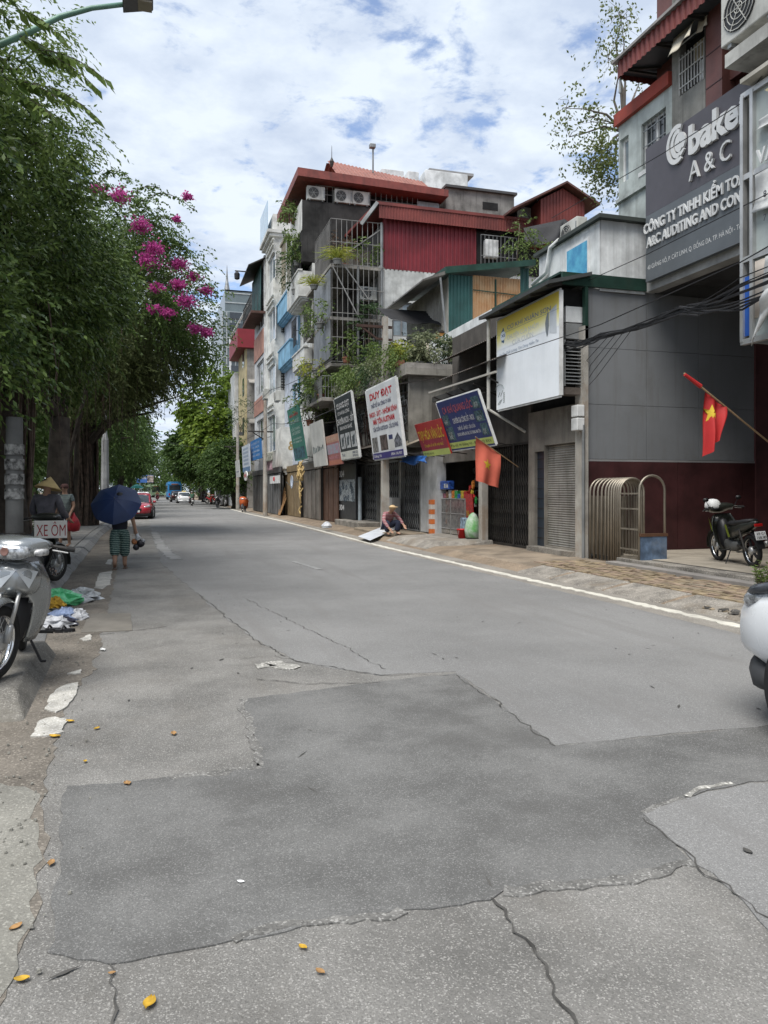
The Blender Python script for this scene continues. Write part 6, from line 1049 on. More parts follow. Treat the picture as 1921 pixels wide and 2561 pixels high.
ws_ = thing('logo_sign', 'small white square sign with red ring beside the satellite dish', 'sign', (7.0, 47.13, 2.29)); wbox('panel', ws_, WHITE, 7.0, 7.06, 45.04, 49.04, 2.07, 2.54); MB().tube([(6.985, 46.96 + 0.14 * math.cos(t * 0.524), 2.34 + 0.12 * math.sin(t * 0.524)) for t in range(13)], 0.035, 5).obj('ring', RD, ws_)
sdish = thing('satellite_dish', 'white satellite dish on the tan door front', 'dish', (7.2, 41.89, 2.11)); MB().lathe([(0.0, 0.1), (0.15, 0.085), (0.3, 0.04), (0.36, 0.0), (0.37, 0.01), (0.3, 0.06), (0.0, 0.12)], (7.1, 41.31, 2.1), 20, 'X', cap=False).obj('reflector', plain('pale dish', (0.5, 0.56, 0.66), 0.4), sdish, smooth=True); MB().bar((7.15, 41.31, 2.1 - 0.3), (6.8, 41.31, 2.1), 0.03).obj('arm', GREYMET, sdish); MB().bar((7.2, 41.31, 2.1), (7.75, 41.31, 2.1), 0.04).obj('mount', GREYMET, sdish)
# blue tarp roll, dried garlands, laundry
tr_ = thing('blue_tarp', 'crumpled blue tarp tied along the shop lintel', 'tarpaulin', (8.1, 26, 3.1)); drape('tarp', tr_, mat('blue tarpaulin', (0.03, 0.14, 0.46), 0.5, var=0.3, vs=4, bump=0.5, bs=8), [(8.3, 25.57, 2.84), (8.3, 22.88, 2.73), (8.1, 22.4, 2.49), (8.1, 24.91, 2.54)], 0.05, 16, 6, wave=0.12)
ga = thing('dried_garland', 'bunch of yellow dried garlands hanging under the green banner', 'garland', (7.0, 38.0, 3.4)); g = MB(); gy, gz = 38.0, 3.18
for k in range(46):
    a, z = gy + random.uniform(-0.75, 0.75), gz - random.uniform(0, 0.7) if k < 30 else gz - random.uniform(0.7, 2.4); a = a if k < 30 else gy + random.uniform(-0.2, 0.2); g.tube([(7.0 + random.uniform(-0.1, 0.1), a, z), (6.95, a + random.uniform(-0.15, 0.15), z - 0.18), (7.0, a + random.uniform(-0.1, 0.1), z - 0.38)], 0.03, 5)
g.obj('husks', mat('straw yellow husk', (0.62, 0.45, 0.20), 0.8, var=0.3, bump=0.2), ga)
lu = thing('laundry', 'pink and pale laundry hanging below the white house', 'laundry', (6.9, 48.69, 3.4)); drape('shirt', lu, plain('pink cloth', (0.55, 0.36, 0.40), 0.8, var=0.4, vs=8), [(6.9, 51.15, 3.75), (6.9, 46.78, 3.74), (6.9, 46.95, 2.89), (6.9, 50.95, 2.91)], 0.05, 8, 8, wave=0.08); drape('shirt', lu, plain('pale patterned cloth', (0.5, 0.5, 0.42), 0.8, var=0.6, vs=9), [(6.8, 49.08, 4.07), (6.8, 45.94, 4.0), (6.8, 46.11, 3.46), (6.8, 49.08, 3.47)], 0.03, 8, 8, wave=0.06); MB().tube([(6.87, 51.96, 4.04), (6.87, 45.64, 4.01)], 0.02, 5).obj('line', CABLE, lu)
potted('bushy green plant above the green banner', (7.5, 38.15, 4.92), 0.9, 1.4, 0.3, LF_MID, POTM[0], 700, 'plants on the far balconies'); potted('yellow leaved plant on the lower black house balcony', (7.3, 35.65, 7.19), 0.7, 0.5, 0.2, LF_YL, POTM[2], 420, 'plants on the far balconies'); potted('green climber on the grey cream house wall', (7.0, 66.5, 6.4), 0.9, 2.6, 0.3, LF_DK, POTM[2], 700, 'plants on the far balconies')
potted('leafy plant on the cage balcony left', (7.6, 38.0, 9.5), 0.6, 1.0, 0.25, LF_MID, POTM[2], 420, 'plants on the far balconies')
# small bits at the shop fronts
bt = thing('white_bag_heap', 'crumpled white bag at the road edge', 'bag', (6.41,29.19) + (0.13,)); MB().lathe([(0.02, 0), (0.2, 0.03), (0.22, 0.12), (0.13, 0.22), (0.04, 0.28)], (6.54,29.78) + (0.1,), 9).obj('bag', mat('white crumpled plastic', (0.62, 0.64, 0.68), 0.4, var=0.3, vs=9, bump=0.6, bs=14), bt, smooth=False)
ws2 = thing('white_sheet', 'white metal sheet lying on the pavement before the crouching person', 'sheet', (7.26,24.95) + (0.2,)); MB().add([(6.24,23.73) + (0.14,), (6.21,22.18) + (0.10,), (8.55,26.82) + (0.22,), (8.63,28.53) + (0.26,), (7.26,24.95) + (0.22,)], [(0, 1, 4), (1, 2, 4), (2, 3, 4), (3, 0, 4)]).obj('sheet', plain('white sheet metal', (0.62, 0.65, 0.70), 0.35), ws2)
gs = thing('steel_locker', 'tall grey steel box standing behind the crouching person', 'box', (8.3, 26.97, 0.2)); wbox('box', gs, STEEL, 8.25, 8.6, 26.52, 27.33, 0.19, 1.35, bevel=0.01)
rb = thing('wood_planks', 'brown wooden planks leaning by the tan door', 'planks', (7.3, 46.66, 0.12))
for k in range(4): MB().bar((7.2, 46.66 - 0.2 * k, 0.13), (7.6, 46.66 - 0.2 * k, 1.8 - 0.2 * k), 0.18, 0.03).obj('plank', plain('raw wood', (0.35, 0.2, 0.09), 0.8), rb)

# ================================================================ CLUTTER ON THE FACADES
ta = thing('tin_awning', 'long rusty tin awning over the shops under the terrace', 'awning', (8.2, 29, 3.2))
corrugated('sheet', ta, mat('pale rusty tin', (0.30, 0.26, 0.20), 0.7, streak=0.5, gcol=(0.16, 0.08, 0.04), bump=0.15), (7.75, 26.62, 3.05), (0, -(26.62 - 23.5), 0), (1.05, 0, 0.42), (0.4, 0, -1), 0.025, 0.12, trap=False)
corrugated('sheet', ta, TINAW, (7.65, 34.5, 3.25), (0, -(34.5 - 26.62), 0), (1.1, 0, 0.35), (0.4, 0, -1), 0.025, 0.12, trap=False)
for k in range(9): yy = 24.8 + k * 1.15; MB().bar((7.75, yy, 3.0), (8.75, yy, 2.75), 0.035).bar((7.75, yy, 3.02), (8.75, yy, 3.4), 0.03).obj('bracket', DARKMET, ta)
rf = thing('rusty_frames', 'jumble of rusty steel frames stored behind the leaning boards', 'steel frames', (8.6, 29, 3.4))
random.seed(21)
for k in range(34):
    y0_ = random.uniform(24.6, 35); z0_ = random.uniform(3.3, 4.6); h = random.uniform(0.4, 1.3); w = random.uniform(0.5, 1.7); x_ = random.uniform(8.35, 8.6)
    a, b_, c_, d_ = (x_, y0_, z0_), (x_, y0_ + w, z0_ + random.uniform(-.25, .25)), (x_ - 0.1, y0_ + w, z0_ + h), (x_ - 0.1, y0_, z0_ + h); f = MB().bar(a, b_, 0.03).bar(b_, c_, 0.03).bar(c_, d_, 0.03).bar(d_, a, 0.03)
    if k % 2: f.bar(a, c_, 0.022).bar(b_, d_, 0.022)
    f.obj('frame', random.choice([DARKMET, RUST, GREYMET]), rf)
# terrace building: first floor window, pipes, stains of old fixings
for u0, u1 in ((32.41, 34.2), (35.12, 37.65)): window(tb, Fx(8.73), u0, u1, 3.6, 5.0, GREYMET, GLASS, 2, 1, 0.0, grille=GREYMET)
for yy in (26.4, 30.6, 33.8): MB().tube([(8.68, yy, 3.0), (8.68, yy, zt5 + 0.1), (8.3, yy, zt5 + 0.35)], 0.05, 8).obj('drain_pipe', random.choice([WHITE, GREYMET]), tb)
MB().tube([(8.68, 24.5, 5.0), (8.68, 29, 4.9), (8.66, 35.8, 5.1)], 0.018, 5).tube([(8.68, 24.5, 4.8), (8.68, 30, 4.6), (8.66, 35.8, 4.9)], 0.014, 5).obj('wall_cable', CABLE, tb)
# planter troughs and hanging greenery along the terrace edge
for i, yy in enumerate((25.2, 26.9, 28.7, 30.4, 32.2)):
    o = thing('edge_planter', ['trough of trailing plants at the near terrace corner', 'trough of trailing plants just left of the terrace pole', 'trough of trailing plants above the tall white board', 'trough of trailing plants above the black board', 'trough of trailing plants at the far terrace end'][i], 'planter', (8.05, yy, zt5 + 0.4), 'planters along the terrace edge'); wbox('trough', o, POTM[i % 4], 7.98, 8.16, yy - 0.45, yy + 0.45, zt5 + 0.41, zt5 + 0.58)
    A, Dd, c = crown_anchors([(8.02, yy, zt5 + 0.75, 0.25, 0.6, 0.25)], 22, 7, 0.1, 0.3); Dd[:, 0] -= 0.4; P, D = spray_points(A, Dd, 0.4, 6, 0.8); leaf_cloud('foliage', P, D, 0.10, 0.05, [LF_MID, LF_GY, LF_DK][i % 3], o)
# balconies, cages and air conditioners on the far facades
cage('window_cage', 'narrow window cage on the black house front above its lower balcony', [((7.72, 38.99, 9.66), (0, 2.0, 0), 2.0), ((7.72, 38.99, 9.66), (0.3, 0, 0), 2.0)], DARKMET, 'window cage', 'window cages on the far facades', 0.16, 0.012)
cage('window_cage', 'dark window cage on the pale blue house', [((7.78, 43.62, 10.11), (0, 1.6, 0), 1.6), ((7.78, 43.62, 10.11), (0.26, 0, 0), 1.6)], DARKMET, 'window cage', 'window cages on the far facades', 0.16, 0.012)
cage('window_cage', 'low balcony rails under the welded cages', [((xk0 - 0.35, Y2 + 0.3, zl0 - 1.6), (0, 4.6, 0), 1.0), ((xk0 - 0.35, Y2 + 0.3, zl0 - 1.6), (1.6, 0, 0), 1.0)], GREYMET, 'window cage', 'window cages on the far facades', 0.14, 0.012)
wbox('rail_slab', cg, M_conc(), xk0 - 0.4, xa - 0.6, Y2 + 0.25, Y2 + 5.2, zl0 - 1.75, zl0 - 1.61)
aircon('air_conditioner', 'white air conditioner on the tall white house front', (7.05, 46.97, 7.16), '-X', 1.0); aircon('air_conditioner', 'air conditioner beside the green banner', (7.55, 44.08, 5.74), '-X', 1.1)
potted('hanging green plant on the upper black house front', (7.35, 41.0, 13.87), 0.6, 1.7, 0.25, LF_MID, POTM[2], 900, 'plants on the far balconies', leaf=0.2); potted('leafy plant on the white roof edge', (7.4, 42.27, 16.58), 0.8, 0.9, 0.25, LF_MID, POTM[0], 500, 'plants on the far balconies', leaf=0.22); potted('green plant on the lower cage balcony rail', (xk0 - 0.2, Y2 + 1.2, zl0 - 1.6), 0.6, 0.9, 0.25, LF_MID, POTM[0], 800, 'plants on the far balconies', leaf=0.16); potted('bushy plant at the left end of the low balcony rail', (xk0 - 0.25, Y2 + 3.0, zl0 - 1.6), 0.6, 0.8, 0.25, LF_DK, POTM[2], 800, 'plants on the far balconies', leaf=0.16)
# white roof clutter behind the top red roof
rc = thing('roof_boxes', 'pale boxes and sheets on the roof behind the red ridge', 'roof boxes', (13, 44, 19))
for u0, u1, v0, v1 in ((13.65, 15.12, 21.63, 21.99), (15.39, 16.14, 21.84, 22.05), (16.6, 19.52, 21.66, 22.28)): MB().box(u0, u1, 46, 47.2, v0 - 0.8, v1).obj('box', WPL, rc, bevel=0.03)

# ================================================================ LEFT SIDE: TREES, LAMPS, PARK
BARK = mat('dark fig bark', (0.075, 0.06, 0.048), 0.95, var=0.4, vs=3, streak=0.4, bump=0.8, bs=22)
ROOTM = mat('aerial root', (0.13, 0.095, 0.075), 0.95, var=0.4, vs=6, bump=0.5)
L_FIC = leafmat('dark fig leaf', (0.016, 0.042, 0.012), (0.19, 0.27, 0.07), 0.25, 0.36)  # pale end of the mix paints canopy highlights, dark end its depth
L_PIN = leafmat('light pinnate leaf', (0.075, 0.135, 0.03), (0.25, 0.33, 0.095), 0.45)
L_BOU = leafmat('bougainvillea leaf', (0.045, 0.09, 0.025), (0.16, 0.23, 0.06), 0.35)
L_FEA = leafmat('feathery olive leaf', (0.055, 0.08, 0.028), (0.19, 0.22, 0.085), 0.35)
L_SUN = leafmat('sunlit round leaf', (0.055, 0.11, 0.015), (0.24, 0.32, 0.05), 0.40)
L_FAR = leafmat('far park leaf', (0.03, 0.065, 0.018), (0.11, 0.17, 0.045), 0.35)
L_PNK = leafmat('magenta bract', (0.36, 0.03, 0.19), (0.62, 0.13, 0.40), 0.35)
def limb_tubes(b, base, tips, r0, lift=0.35):
    base = Vector(base)
    for t in tips:
        t = Vector(t); d = t - base; m1 = base + d * 0.35 + Vector((random.uniform(-.2, .2), random.uniform(-.2, .2), d.length * 0.10)); m2 = base + d * 0.7 + Vector((random.uniform(-.25, .25), random.uniform(-.25, .25), d.length * 0.06)); b.tube([base, m1, m2, t], [r0, r0 * 0.66, r0 * 0.36, r0 * 0.12], 7)
def tree(name, label, base, fork, r, ells, nclump, per, clump_r, twig, leaves, L_, W_, lm, droop=0.5, group=None, nl=10, hollow=0.5, roots=0, bark=None, lean=None, side=0.6):
    o = thing(name, label, 'tree', base, group); x, y, z = base; b = MB(); fk = Vector(fork)
    b.tube([(x, y, z - 0.1), (x, y, z + 0.25), (x + (fk.x - x) * 0.4, y + (fk.y - y) * 0.4, z + (fk.z - z) * 0.5), fk], [r * 1.5, r * 1.1, r * 0.92, r * 0.8], 12)
    A, Dd, c = crown_anchors(ells, nclump, per, clump_r, hollow)
    limb_tubes(b, fk, c[:nl], r * 0.5); b.obj('trunk', bark or BARK, o, smooth=True)
    P, D = spray_points(A, Dd, RNG.uniform(0.6, 1.2, len(A)) * twig, leaves, droop, side); leaf_cloud('crown', P, D, RNG.uniform(0.7, 1.25, len(P)) * L_, W_, lm, o)
    if roots:
        rb = MB()
        for k in range(roots):
            e = random.choice(ells); px_, py_ = e[0] + random.gauss(0, e[3] * 0.4), e[1] + random.gauss(0, e[4] * 0.4); zt = e[2] - e[5] * 0.3; zb_ = max(z + 0.3, zt - random.uniform(0.6, 2.6)); q = random.uniform(-0.15, 0.15)
            rb.tube([(px_, py_, zt), (px_ + q, py_ + q * 0.5, (zt + zb_) / 2), (px_ + q * 0.4, py_, zb_)], [0.014, 0.01, 0.004], 4)
        rb.obj('aerial_roots', ROOTM, o, kind='stuff')
    return o
# big fig whose crown fills the left of the picture
fg = tree('fig_tree', 'big dark weeping fig with aerial roots overhanging the left pavement', (-2.8, 17.0, 0.13), (-3.0, 16.6, 3.6), 0.36,
          [(-3.2, 15.5, 6.7, 2.1, 3.6, 1.8), (-2.3, 17.5, 5.9, 1.6, 2.8, 1.8), (-4.2, 13.5, 5.4, 1.7, 2.6, 1.8), (-3.3, 15.0, 5.0, 2.1, 3.0, 0.9)], 430, 30, 0.27, 0.40, 9, 0.125, 0.046, L_FIC, 0.32, nl=16, hollow=0.62, roots=150)
b = MB()
for k in range(26):   # cords of roots that have grown down round the trunk
    a = random.uniform(0, 6.28); rr = random.uniform(0.34, 0.60); x, y = -2.8 + rr * math.cos(a) * 0.8, 17 + rr * math.sin(a) * 0.8; b.tube([(x + random.uniform(-.1, .1), y, 0.12), (x + random.uniform(-.08, .08), y, 1.3), (x + random.uniform(-.08, .08), y, 2.6), (x * 0.98, y, 4.2)], [0.05, 0.035, 0.03, 0.02], 5)
b.obj('root_cords', ROOTM, fg)
for i, (bx_, by_, fz, el, lb) in enumerate(((-5.2, 9.3, 3.4, [(-3.0, 9.8, 5.6, 1.0, 1.2, 1.3), (-2.2, 10.0, 3.35, 0.5, 0.6, 1.0), (-5.0, 9.5, 4.6, 1.6, 2.0, 0.9)], 'dark fig at the left edge with hanging roots'), (-2.85, 24.4, 3.8, [(-3.2, 23.5, 7.4, 2.2, 3.0, 1.8), (-4.6, 22.5, 5.4, 2.2, 2.6, 1.3)], 'second dark fig behind the person in the cone hat'))):
    t = tree('fig_tree', lb, (bx_, by_, 0.13), (bx_ + 0.1, by_ + 0.2, fz), 0.34, el, 170, 26, 0.26, 0.38, 9, 0.105, 0.042, L_FIC, 0.35, 'dark fig trees on the pavement', nl=9, hollow=0.5, roots=70)
fg['group'] = 'dark fig trees on the pavement'
# banyan with bougainvillea
bn = tree('banyan_tree', 'banyan with a roped trunk and feathery crown leaning over the road', (-2.95, 34.5, 0.14), (-2.9, 34.6, 4.6), 0.45,
          [(-1.3, 30.5, 8.4, 2.4, 3.2, 2.8), (-0.1, 30, 7.0, 1.55, 2.5, 1.5), (-2.6, 33, 7.2, 2.4, 3.4, 2.4), (-1.9, 29.5, 5.8, 1.8, 2.6, 1.0)], 330, 24, 0.32, 0.6, 10, 0.16, 0.05, L_FEA, 0.35, nl=16, hollow=0.6, roots=120)
b = MB()
for k in range(30):
    a = random.uniform(0, 6.28); rr = random.uniform(0.34, 0.62); x, y = -2.95 + rr * math.cos(a), 34.5 + rr * math.sin(a); b.tube([(x + random.uniform(-.12, .12), y, 0.12), (x + random.uniform(-.1, .1), y, 1.5), (x + random.uniform(-.1, .1), y, 3.4), (-2.95 + rr * 0.8 * math.cos(a), y, 5.4)], [0.07, 0.05, 0.045, 0.03], 5)
b.obj('root_cords', ROOTM, bn)
b = MB(); limb_tubes(b, (-2.9, 34.6, 3.4), [(0.9, 31.5, 5.4), (0.0, 30, 4.6), (-5.5, 33, 5.6)], 0.16); b.obj('low_limb', BARK, bn)
# bougainvillea scrambling over it
bo = thing('bougainvillea', 'bougainvillea with magenta flower clusters over the left tree crowns', 'climbing plant', (-2.4, 26.0, 0.14))
FL = [(-1.79, 10.96, 26, .55), (-1.12, 10.81, 26, .7), (-0.46, 9.96, 26, .75), (-0.07, 9.27, 26, .75), (-0.24, 8.88, 26, .8), (0.73, 9.11, 27, .7), (1.2, 8.74, 27, .5), (0.02, 8.04, 26, .55), (0.7, 8.18, 26, .55), (0.91, 7.68, 26, .7), (-0.07, 7.36, 26, .5), (0.35, 7.26, 26, .5), (1.59, 8.3, 27, .5), (1.26, 7.02, 27, .55), (1.63, 6.91, 27, .5), (0.92, 10.65, 25, .35), (0.6, 9.93, 25, .22)]
b = MB(); b.tube([(-3.0, 27, 0.1), (-2.8, 27, 2.5), (-2.2, 26.8, 5.0), (-1.4, 26.4, 7.5), (-1.3, 26, 9.5)], [0.09, 0.08, 0.06, 0.045, 0.02], 7)
AP = []; AD = []
def arch(p0, p1, rise, n=26):
    """an arching cane with leaves along it"""
    p0 = Vector(p0); p1 = Vector(p1); pts = [p0.lerp(p1, t / n) + Vector((0, 0, rise * math.sin(math.pi * t / n))) for t in range(n + 1)]; b.tube(pts[::3] + [pts[-1]], 0.012, 4)
    for q in pts:
        for k in range(4): AP.append(tuple(q + Vector((random.gauss(0, .05), random.gauss(0, .05), random.gauss(0, .04))))); AD.append((random.gauss(0, 1), random.gauss(0, 1), -0.6 + random.gauss(0, 0.5)))
arch((-0.75, 26, 10.8), (1.16, 25, 10.58), 0.5); arch((-0.38, 26, 10.32), (0.74, 25.5, 10.26), 0.25); arch((-0.26, 26, 10.33), (0.5, 26, 9.09), 0.5); arch((0.37, 26, 9.6), (1.04, 26, 9.49), 0.2); arch((-1.78, 25, 10.95), (-0.81, 24, 11.04), 0.3); arch((-0.13, 26, 9.3), (0.82, 26, 9.78), 0.3); arch((-1.67, 26, 10.96), (-1.51, 26, 11.46), 0.1); arch((1.18, 27, 8.33), (2.06, 27, 8.39), 0.4); arch((-1.12, 26, 10.76), (0.12, 25.5, 11.36), 0.3)
b.obj('canes', BARK, bo)
A, Dd, c = crown_anchors([(-0.78, 27, 10.34, 1.2, 1.5, 1.2), (0.39, 27, 8.82, 1.3, 1.3, 1.5), (1.2, 27.5, 7.75, 0.8, 1.2, 1.2), (-1.52, 26.5, 10.37, 1.1, 1.4, 1.1), (1.5, 28, 6.59, 0.65, 1.1, 0.8)], 110, 16, 0.28, 0.4)
P, D = spray_points(A, Dd, 0.55, 8, 0.55); P = np.concatenate([P, np.array(AP)]); D = np.concatenate([D, np.array(AD)]); leaf_cloud('foliage', P, D, RNG.uniform(0.08, 0.14, len(P)), 0.065, L_BOU, bo)
for x, z, y, r in FL:
    n = int(480 * r); C = np.array([[x, y - 0.9, z]]) + RNG.normal(size=(n, 3)) * np.array([0.20, 0.22, 0.13]) * r; leaf_cloud('flower_cluster', C, RNG.normal(size=(n, 3)), 0.085, 0.07, L_PNK, bo, kind='stuff')
# near tree with pinnate drooping leaves at the top left
pt = thing('pinnate_tree', 'light green tree with drooping pinnate leaves at the top left corner', 'tree', (-3.4, 10.3, 0.13))
b = MB(); b.tube([(-3.4, 10.3, 0.05), (-3.35, 10.4, 2.5), (-3.2, 10.3, 5.0), (-2.9, 10.2, 7.4), (-2.6, 10.0, 9.5)], [0.15, 0.12, 0.10, 0.07, 0.03], 8)
AP = []; AD = []; AL = []
def pinnate(p0, d, ln, n=15, sag=0.5):
    p0 = Vector(p0); d = Vector(d).normalized(); sd = d.cross(Vector((0, 0, 1))).normalized()
    for k in range(1, n + 1):
        t = k / n; q = p0 + d * (ln * t) + Vector((0, 0, -sag * ln * t * t)); tg = d + Vector((0, 0, -2 * sag * t))
        for s in (1, -1):
            AP.append(tuple(q)); AD.append(tuple(tg * 0.45 + sd * s * 0.75 + Vector((random.gauss(0, .12), random.gauss(0, .12), -0.45 + random.gauss(0, .15))))); AL.append(random.uniform(0.16, 0.22) * (1.15 - 0.45 * t))
    b.tube([tuple(p0 + d * (ln * t / 5) + Vector((0, 0, -sag * ln * (t / 5) ** 2))) for t in range(6)], [0.006] * 5 + [0.002], 4)
for k in range(230):
    t = random.random(); p = Vector((-2.75 + random.gauss(0, 0.42), 10.0 + random.gauss(0, 0.8), random.uniform(5.2, 9.3))); d = Vector((random.gauss(0.35, 0.7), random.gauss(-0.2, 0.7), random.uniform(-0.3, 0.6))); pinnate(p, d, random.uniform(0.5, 0.9))
# fronds reaching out to the right against the sky
for (p, q) in (((-1.55, 9.6, 7.16), (-1.12, 9.4, 6.78)), ((-1.33, 9.6, 6.72), (-0.62, 9.3, 6.3)), ((-1.38, 9.6, 6.69), (-0.78, 9.3, 6.23)), ((-1.46, 9.6, 6.32), (-0.75, 9.3, 5.88)), ((-1.59, 9.6, 6.33), (-1.04, 9.3, 5.94)), ((-1.55, 9.6, 6.15), (-1.15, 9.3, 5.77)), ((-1.54, 9.8, 6.96), (-1.08, 9.6, 6.55))):
    p = Vector(p); q = Vector(q); d = q - p; L0 = d.length; dd = d.copy(); dd.z += L0 * 0.42; pinnate(p, dd, L0, 17, 0.42)
b.obj('trunk', BARK, pt)
leaf_cloud('crown', np.array(AP), np.array(AD), np.array(AL), np.array(AL) * 0.40, L_PIN, pt)
tree('thin_tree', 'sparse light tree with small leaves behind the pinnate fronds', (-3.9, 13.0, 0.13), (-3.4, 12.9, 5.0), 0.10, [(-2.2, 13.4, 7.7, 1.1, 1.4, 0.9), (-2.9, 13.0, 8.6, 1.2, 1.6, 0.9)], 60, 14, 0.22, 0.7, 11, 0.10, 0.035, L_PIN, 0.45, nl=10, hollow=0.3)
# row of park trees going away on the left
park = [(-4.4, 48, 12.5, 3.4, L_FAR, 0.16), (-3.8, 60, 13, 3.9, L_FAR, 0.17), (-4.6, 73, 13, 4.0, L_FAR, 0.19), (-3.8, 88, 12, 4.0, L_FAR, 0.21), (-4.8, 106, 13, 4.6, L_FAR, 0.24), (-4.0, 128, 13, 5.0, L_FAR, 0.28), (-6.5, 155, 14, 6.0, L_FAR, 0.33)]
ords = ['first', 'second', 'third', 'fourth', 'fifth', 'sixth', 'seventh']
for i, (x, y, h, r, lm, ls) in enumerate(park):
    tree('park_tree', f'{ords[i]} park tree beyond the banyan along the left kerb', (x, y, 0.13), (x + 0.3, y, h * 0.38), 0.26, [(x - 0.2, y, h * 0.68, r * 0.85, r, h * 0.27), (x + 0.6, y - 1, h * 0.48, r * 0.7, r, h * 0.14), (x - 1.5, y, h * 0.5, r * 0.9, r, h * 0.2)], 150, 14, 0.42, 0.9, 7, ls * 1.5, ls * 0.75, lm, 0.4, 'park trees along the left kerb', nl=9, hollow=0.45)
back = [(-8, 16, 9.5, 3.9), (-9, 24, 11, 4.4), (-7.5, 31, 9, 3.6), (-11, 38, 12, 3.8), (-8.5, 45, 9, 3.0), (-12, 54, 13, 4.2), (-9, 64, 11, 3.6), (-13, 80, 14, 5), (-10, 98, 13, 4.8), (-14, 120, 15, 6), (-7.5, 11, 8, 2.4)]  # first three crowns widened to block sky light and darken the ground behind
for i, (x, y, h, r) in enumerate(back):
    tree('shade_tree', ['shade tree in the park behind the nearest figs', 'tall shade tree behind the person in stripes', 'low shade tree behind the second fig', 'tall shade tree left of the banyan trunk', 'low shade tree seen past the banyan roots', 'deep park tree behind the steel lamp post', 'park tree showing beyond the lamp post foot', 'deep park tree behind the third kerb tree', 'deep park tree behind the fourth kerb tree', 'deepest park tree behind the fifth kerb tree', 'shade tree behind the grey pole at the left edge'][i], (x, y, 0.13), (x, y, h * 0.36), 0.2, [(x, y, h * 0.64, r, r, h * 0.32), (x + 0.5, y - 0.6, h * 0.36, r * 0.9, r, h * 0.2)], 90, 12, 0.42, 0.8, 7, 0.24 + y * 0.001, 0.12, [L_FAR, L_FIC][i % 2], 0.45, 'shade trees in the park', nl=7, hollow=0.3)
# right hand trees beyond the row and trees closing the view
rt = [(6.8, 80, 14.0, 3.4, L_SUN, 0.40, 'sunlit yellow green tree in front of the glass tower'), (6.6, 94, 9.8, 4.0, L_FAR, 0.38, 'darker tree right behind the sunlit one'), (6.6, 112, 10.5, 4.4, L_FAR, 0.42, 'dark tree over the right hand motorbikes'), (7.6, 140, 11, 4.0, L_SUN, 0.5, 'far sunlit tree above the blue bus'), (6.9, 70, 6.0, 2.2, L_FAR, 0.2, 'small dark tree beside the cream house')]
for x, y, h, r, lm, ls, lb in rt: tree('street_tree', lb, (x, y, 0.12), (x - 0.3, y, h * 0.34), 0.28, [(x - 0.8, y, h * 0.70, r, r, h * 0.29), (x - 0.9, y - 1, h * 0.52, r * 0.8, r, h * 0.16)], 190, 14, 0.42, 0.7, 7, ls, ls * 0.62, lm, 0.35, 'street trees beyond the row', nl=9, hollow=0.5)
for i, (x, y, h, r) in enumerate(((-1, 205, 12, 7), (8, 190, 13, 7), (-9, 190, 15, 7), (2, 240, 14, 9), (14, 230, 16, 9), (-14, 240, 17, 9), (-30, 260, 18, 12), (-48, 200, 16, 10), (-40, 130, 15, 9), (-30, 90, 14, 8), (-26, 60, 13, 7))): tree('distant_tree', ['distant tree straight above the vanishing road', 'distant tree right above the blue bus', 'distant tree left of the vanishing road', 'farthest tree closing the road', 'farthest tree behind the right bank', 'farthest tree behind the left bank', 'far left tree deep behind the park', 'far left tree deepest in the park', 'deep left tree behind the park rows', 'deep left tree behind the pavement', 'left background tree behind the figs'][i], (x, y, 0), (x, y, h * 0.3), 0.4, [(x, y, h * 0.55, r, r, h * 0.5)], 90, 12, 0.9, 1.3, 6, 0.5, 0.3, L_FAR, 0.35, 'distant trees closing the view', nl=5, hollow=0.35)
# hedge strip and low shrubs along the park edge
hd = thing('park_hedge', 'low green hedge along the back of the left pavement', 'hedge', (-6.6, 30, 0.13)); P = np.column_stack([RNG.normal(-6.7, 0.35, 26000), RNG.uniform(6, 110, 26000), 0.14 + np.abs(RNG.normal(0.45, 0.32, 26000))]); leaf_cloud('foliage', P, RNG.normal(size=(26000, 3)) + [0.3, 0, 0.5], 0.17, 0.08, L_FAR, hd)
for i, (u_, y_, lb) in enumerate(((-4.1, 37.0, 'clipped shrub in front of the banyan trunk'), (-3.6, 39.0, 'clipped shrub behind the banyan trunk'), (-4.4, 27.5, 'shrub beside the person in stripes'))):
    o = thing('pavement_shrub', lb, 'shrub', (u_, y_, 0.13), 'shrubs on the left pavement'); A, Dd, c = crown_anchors([(u_, y_, 0.6, 0.6, 0.8, 0.6)], 30, 10, 0.14, 0.4); P, D = spray_points(A, Dd, 0.3, 5, 0.3); leaf_cloud('foliage', P, D, 0.12, 0.06, L_FAR, o); MB().tube([(u_, y_, 0.1), (u_, y_, 0.6)], 0.04, 6).obj('stem', BARK, o)
# sparse tree behind the mint house and weed at the right kerb
st = thing('sparse_tree', 'thin branched tree with few leaves behind the mint house', 'tree', (17.5, 28, 0)); b = MB(); tips = []
base = Vector((19.53, 28, 6)); b.tube([(base.x, 28, 0), base, (19.04, 28, 16.86)], [0.2, 0.16, 0.1], 8)
for (u, v) in ((16.73, 16.55), (17.49, 17.32), (17.87, 15.69), (18.45, 21.35), (19.04, 21.79), (18.16, 19.78), (15.99, 17.19), (18.07, 17.07), (18.74, 20.55), (17.3, 15.12), (18.45, 14.92), (20.53, 20.16)):
    t = Vector((u, 28 + random.uniform(-1, 1), v)); tips.append(tuple(t)); limb_tubes(b, (19.04, 28, 16.86), [t], 0.07)
    for k in range(5): limb_tubes(b, t, [t + Vector((random.gauss(0, .5), random.gauss(0, .4), random.gauss(0, .45)))], 0.015)
b.obj('trunk', mat('pale twig bark', (0.16, 0.14, 0.12), 0.9, bump=0.3), st)
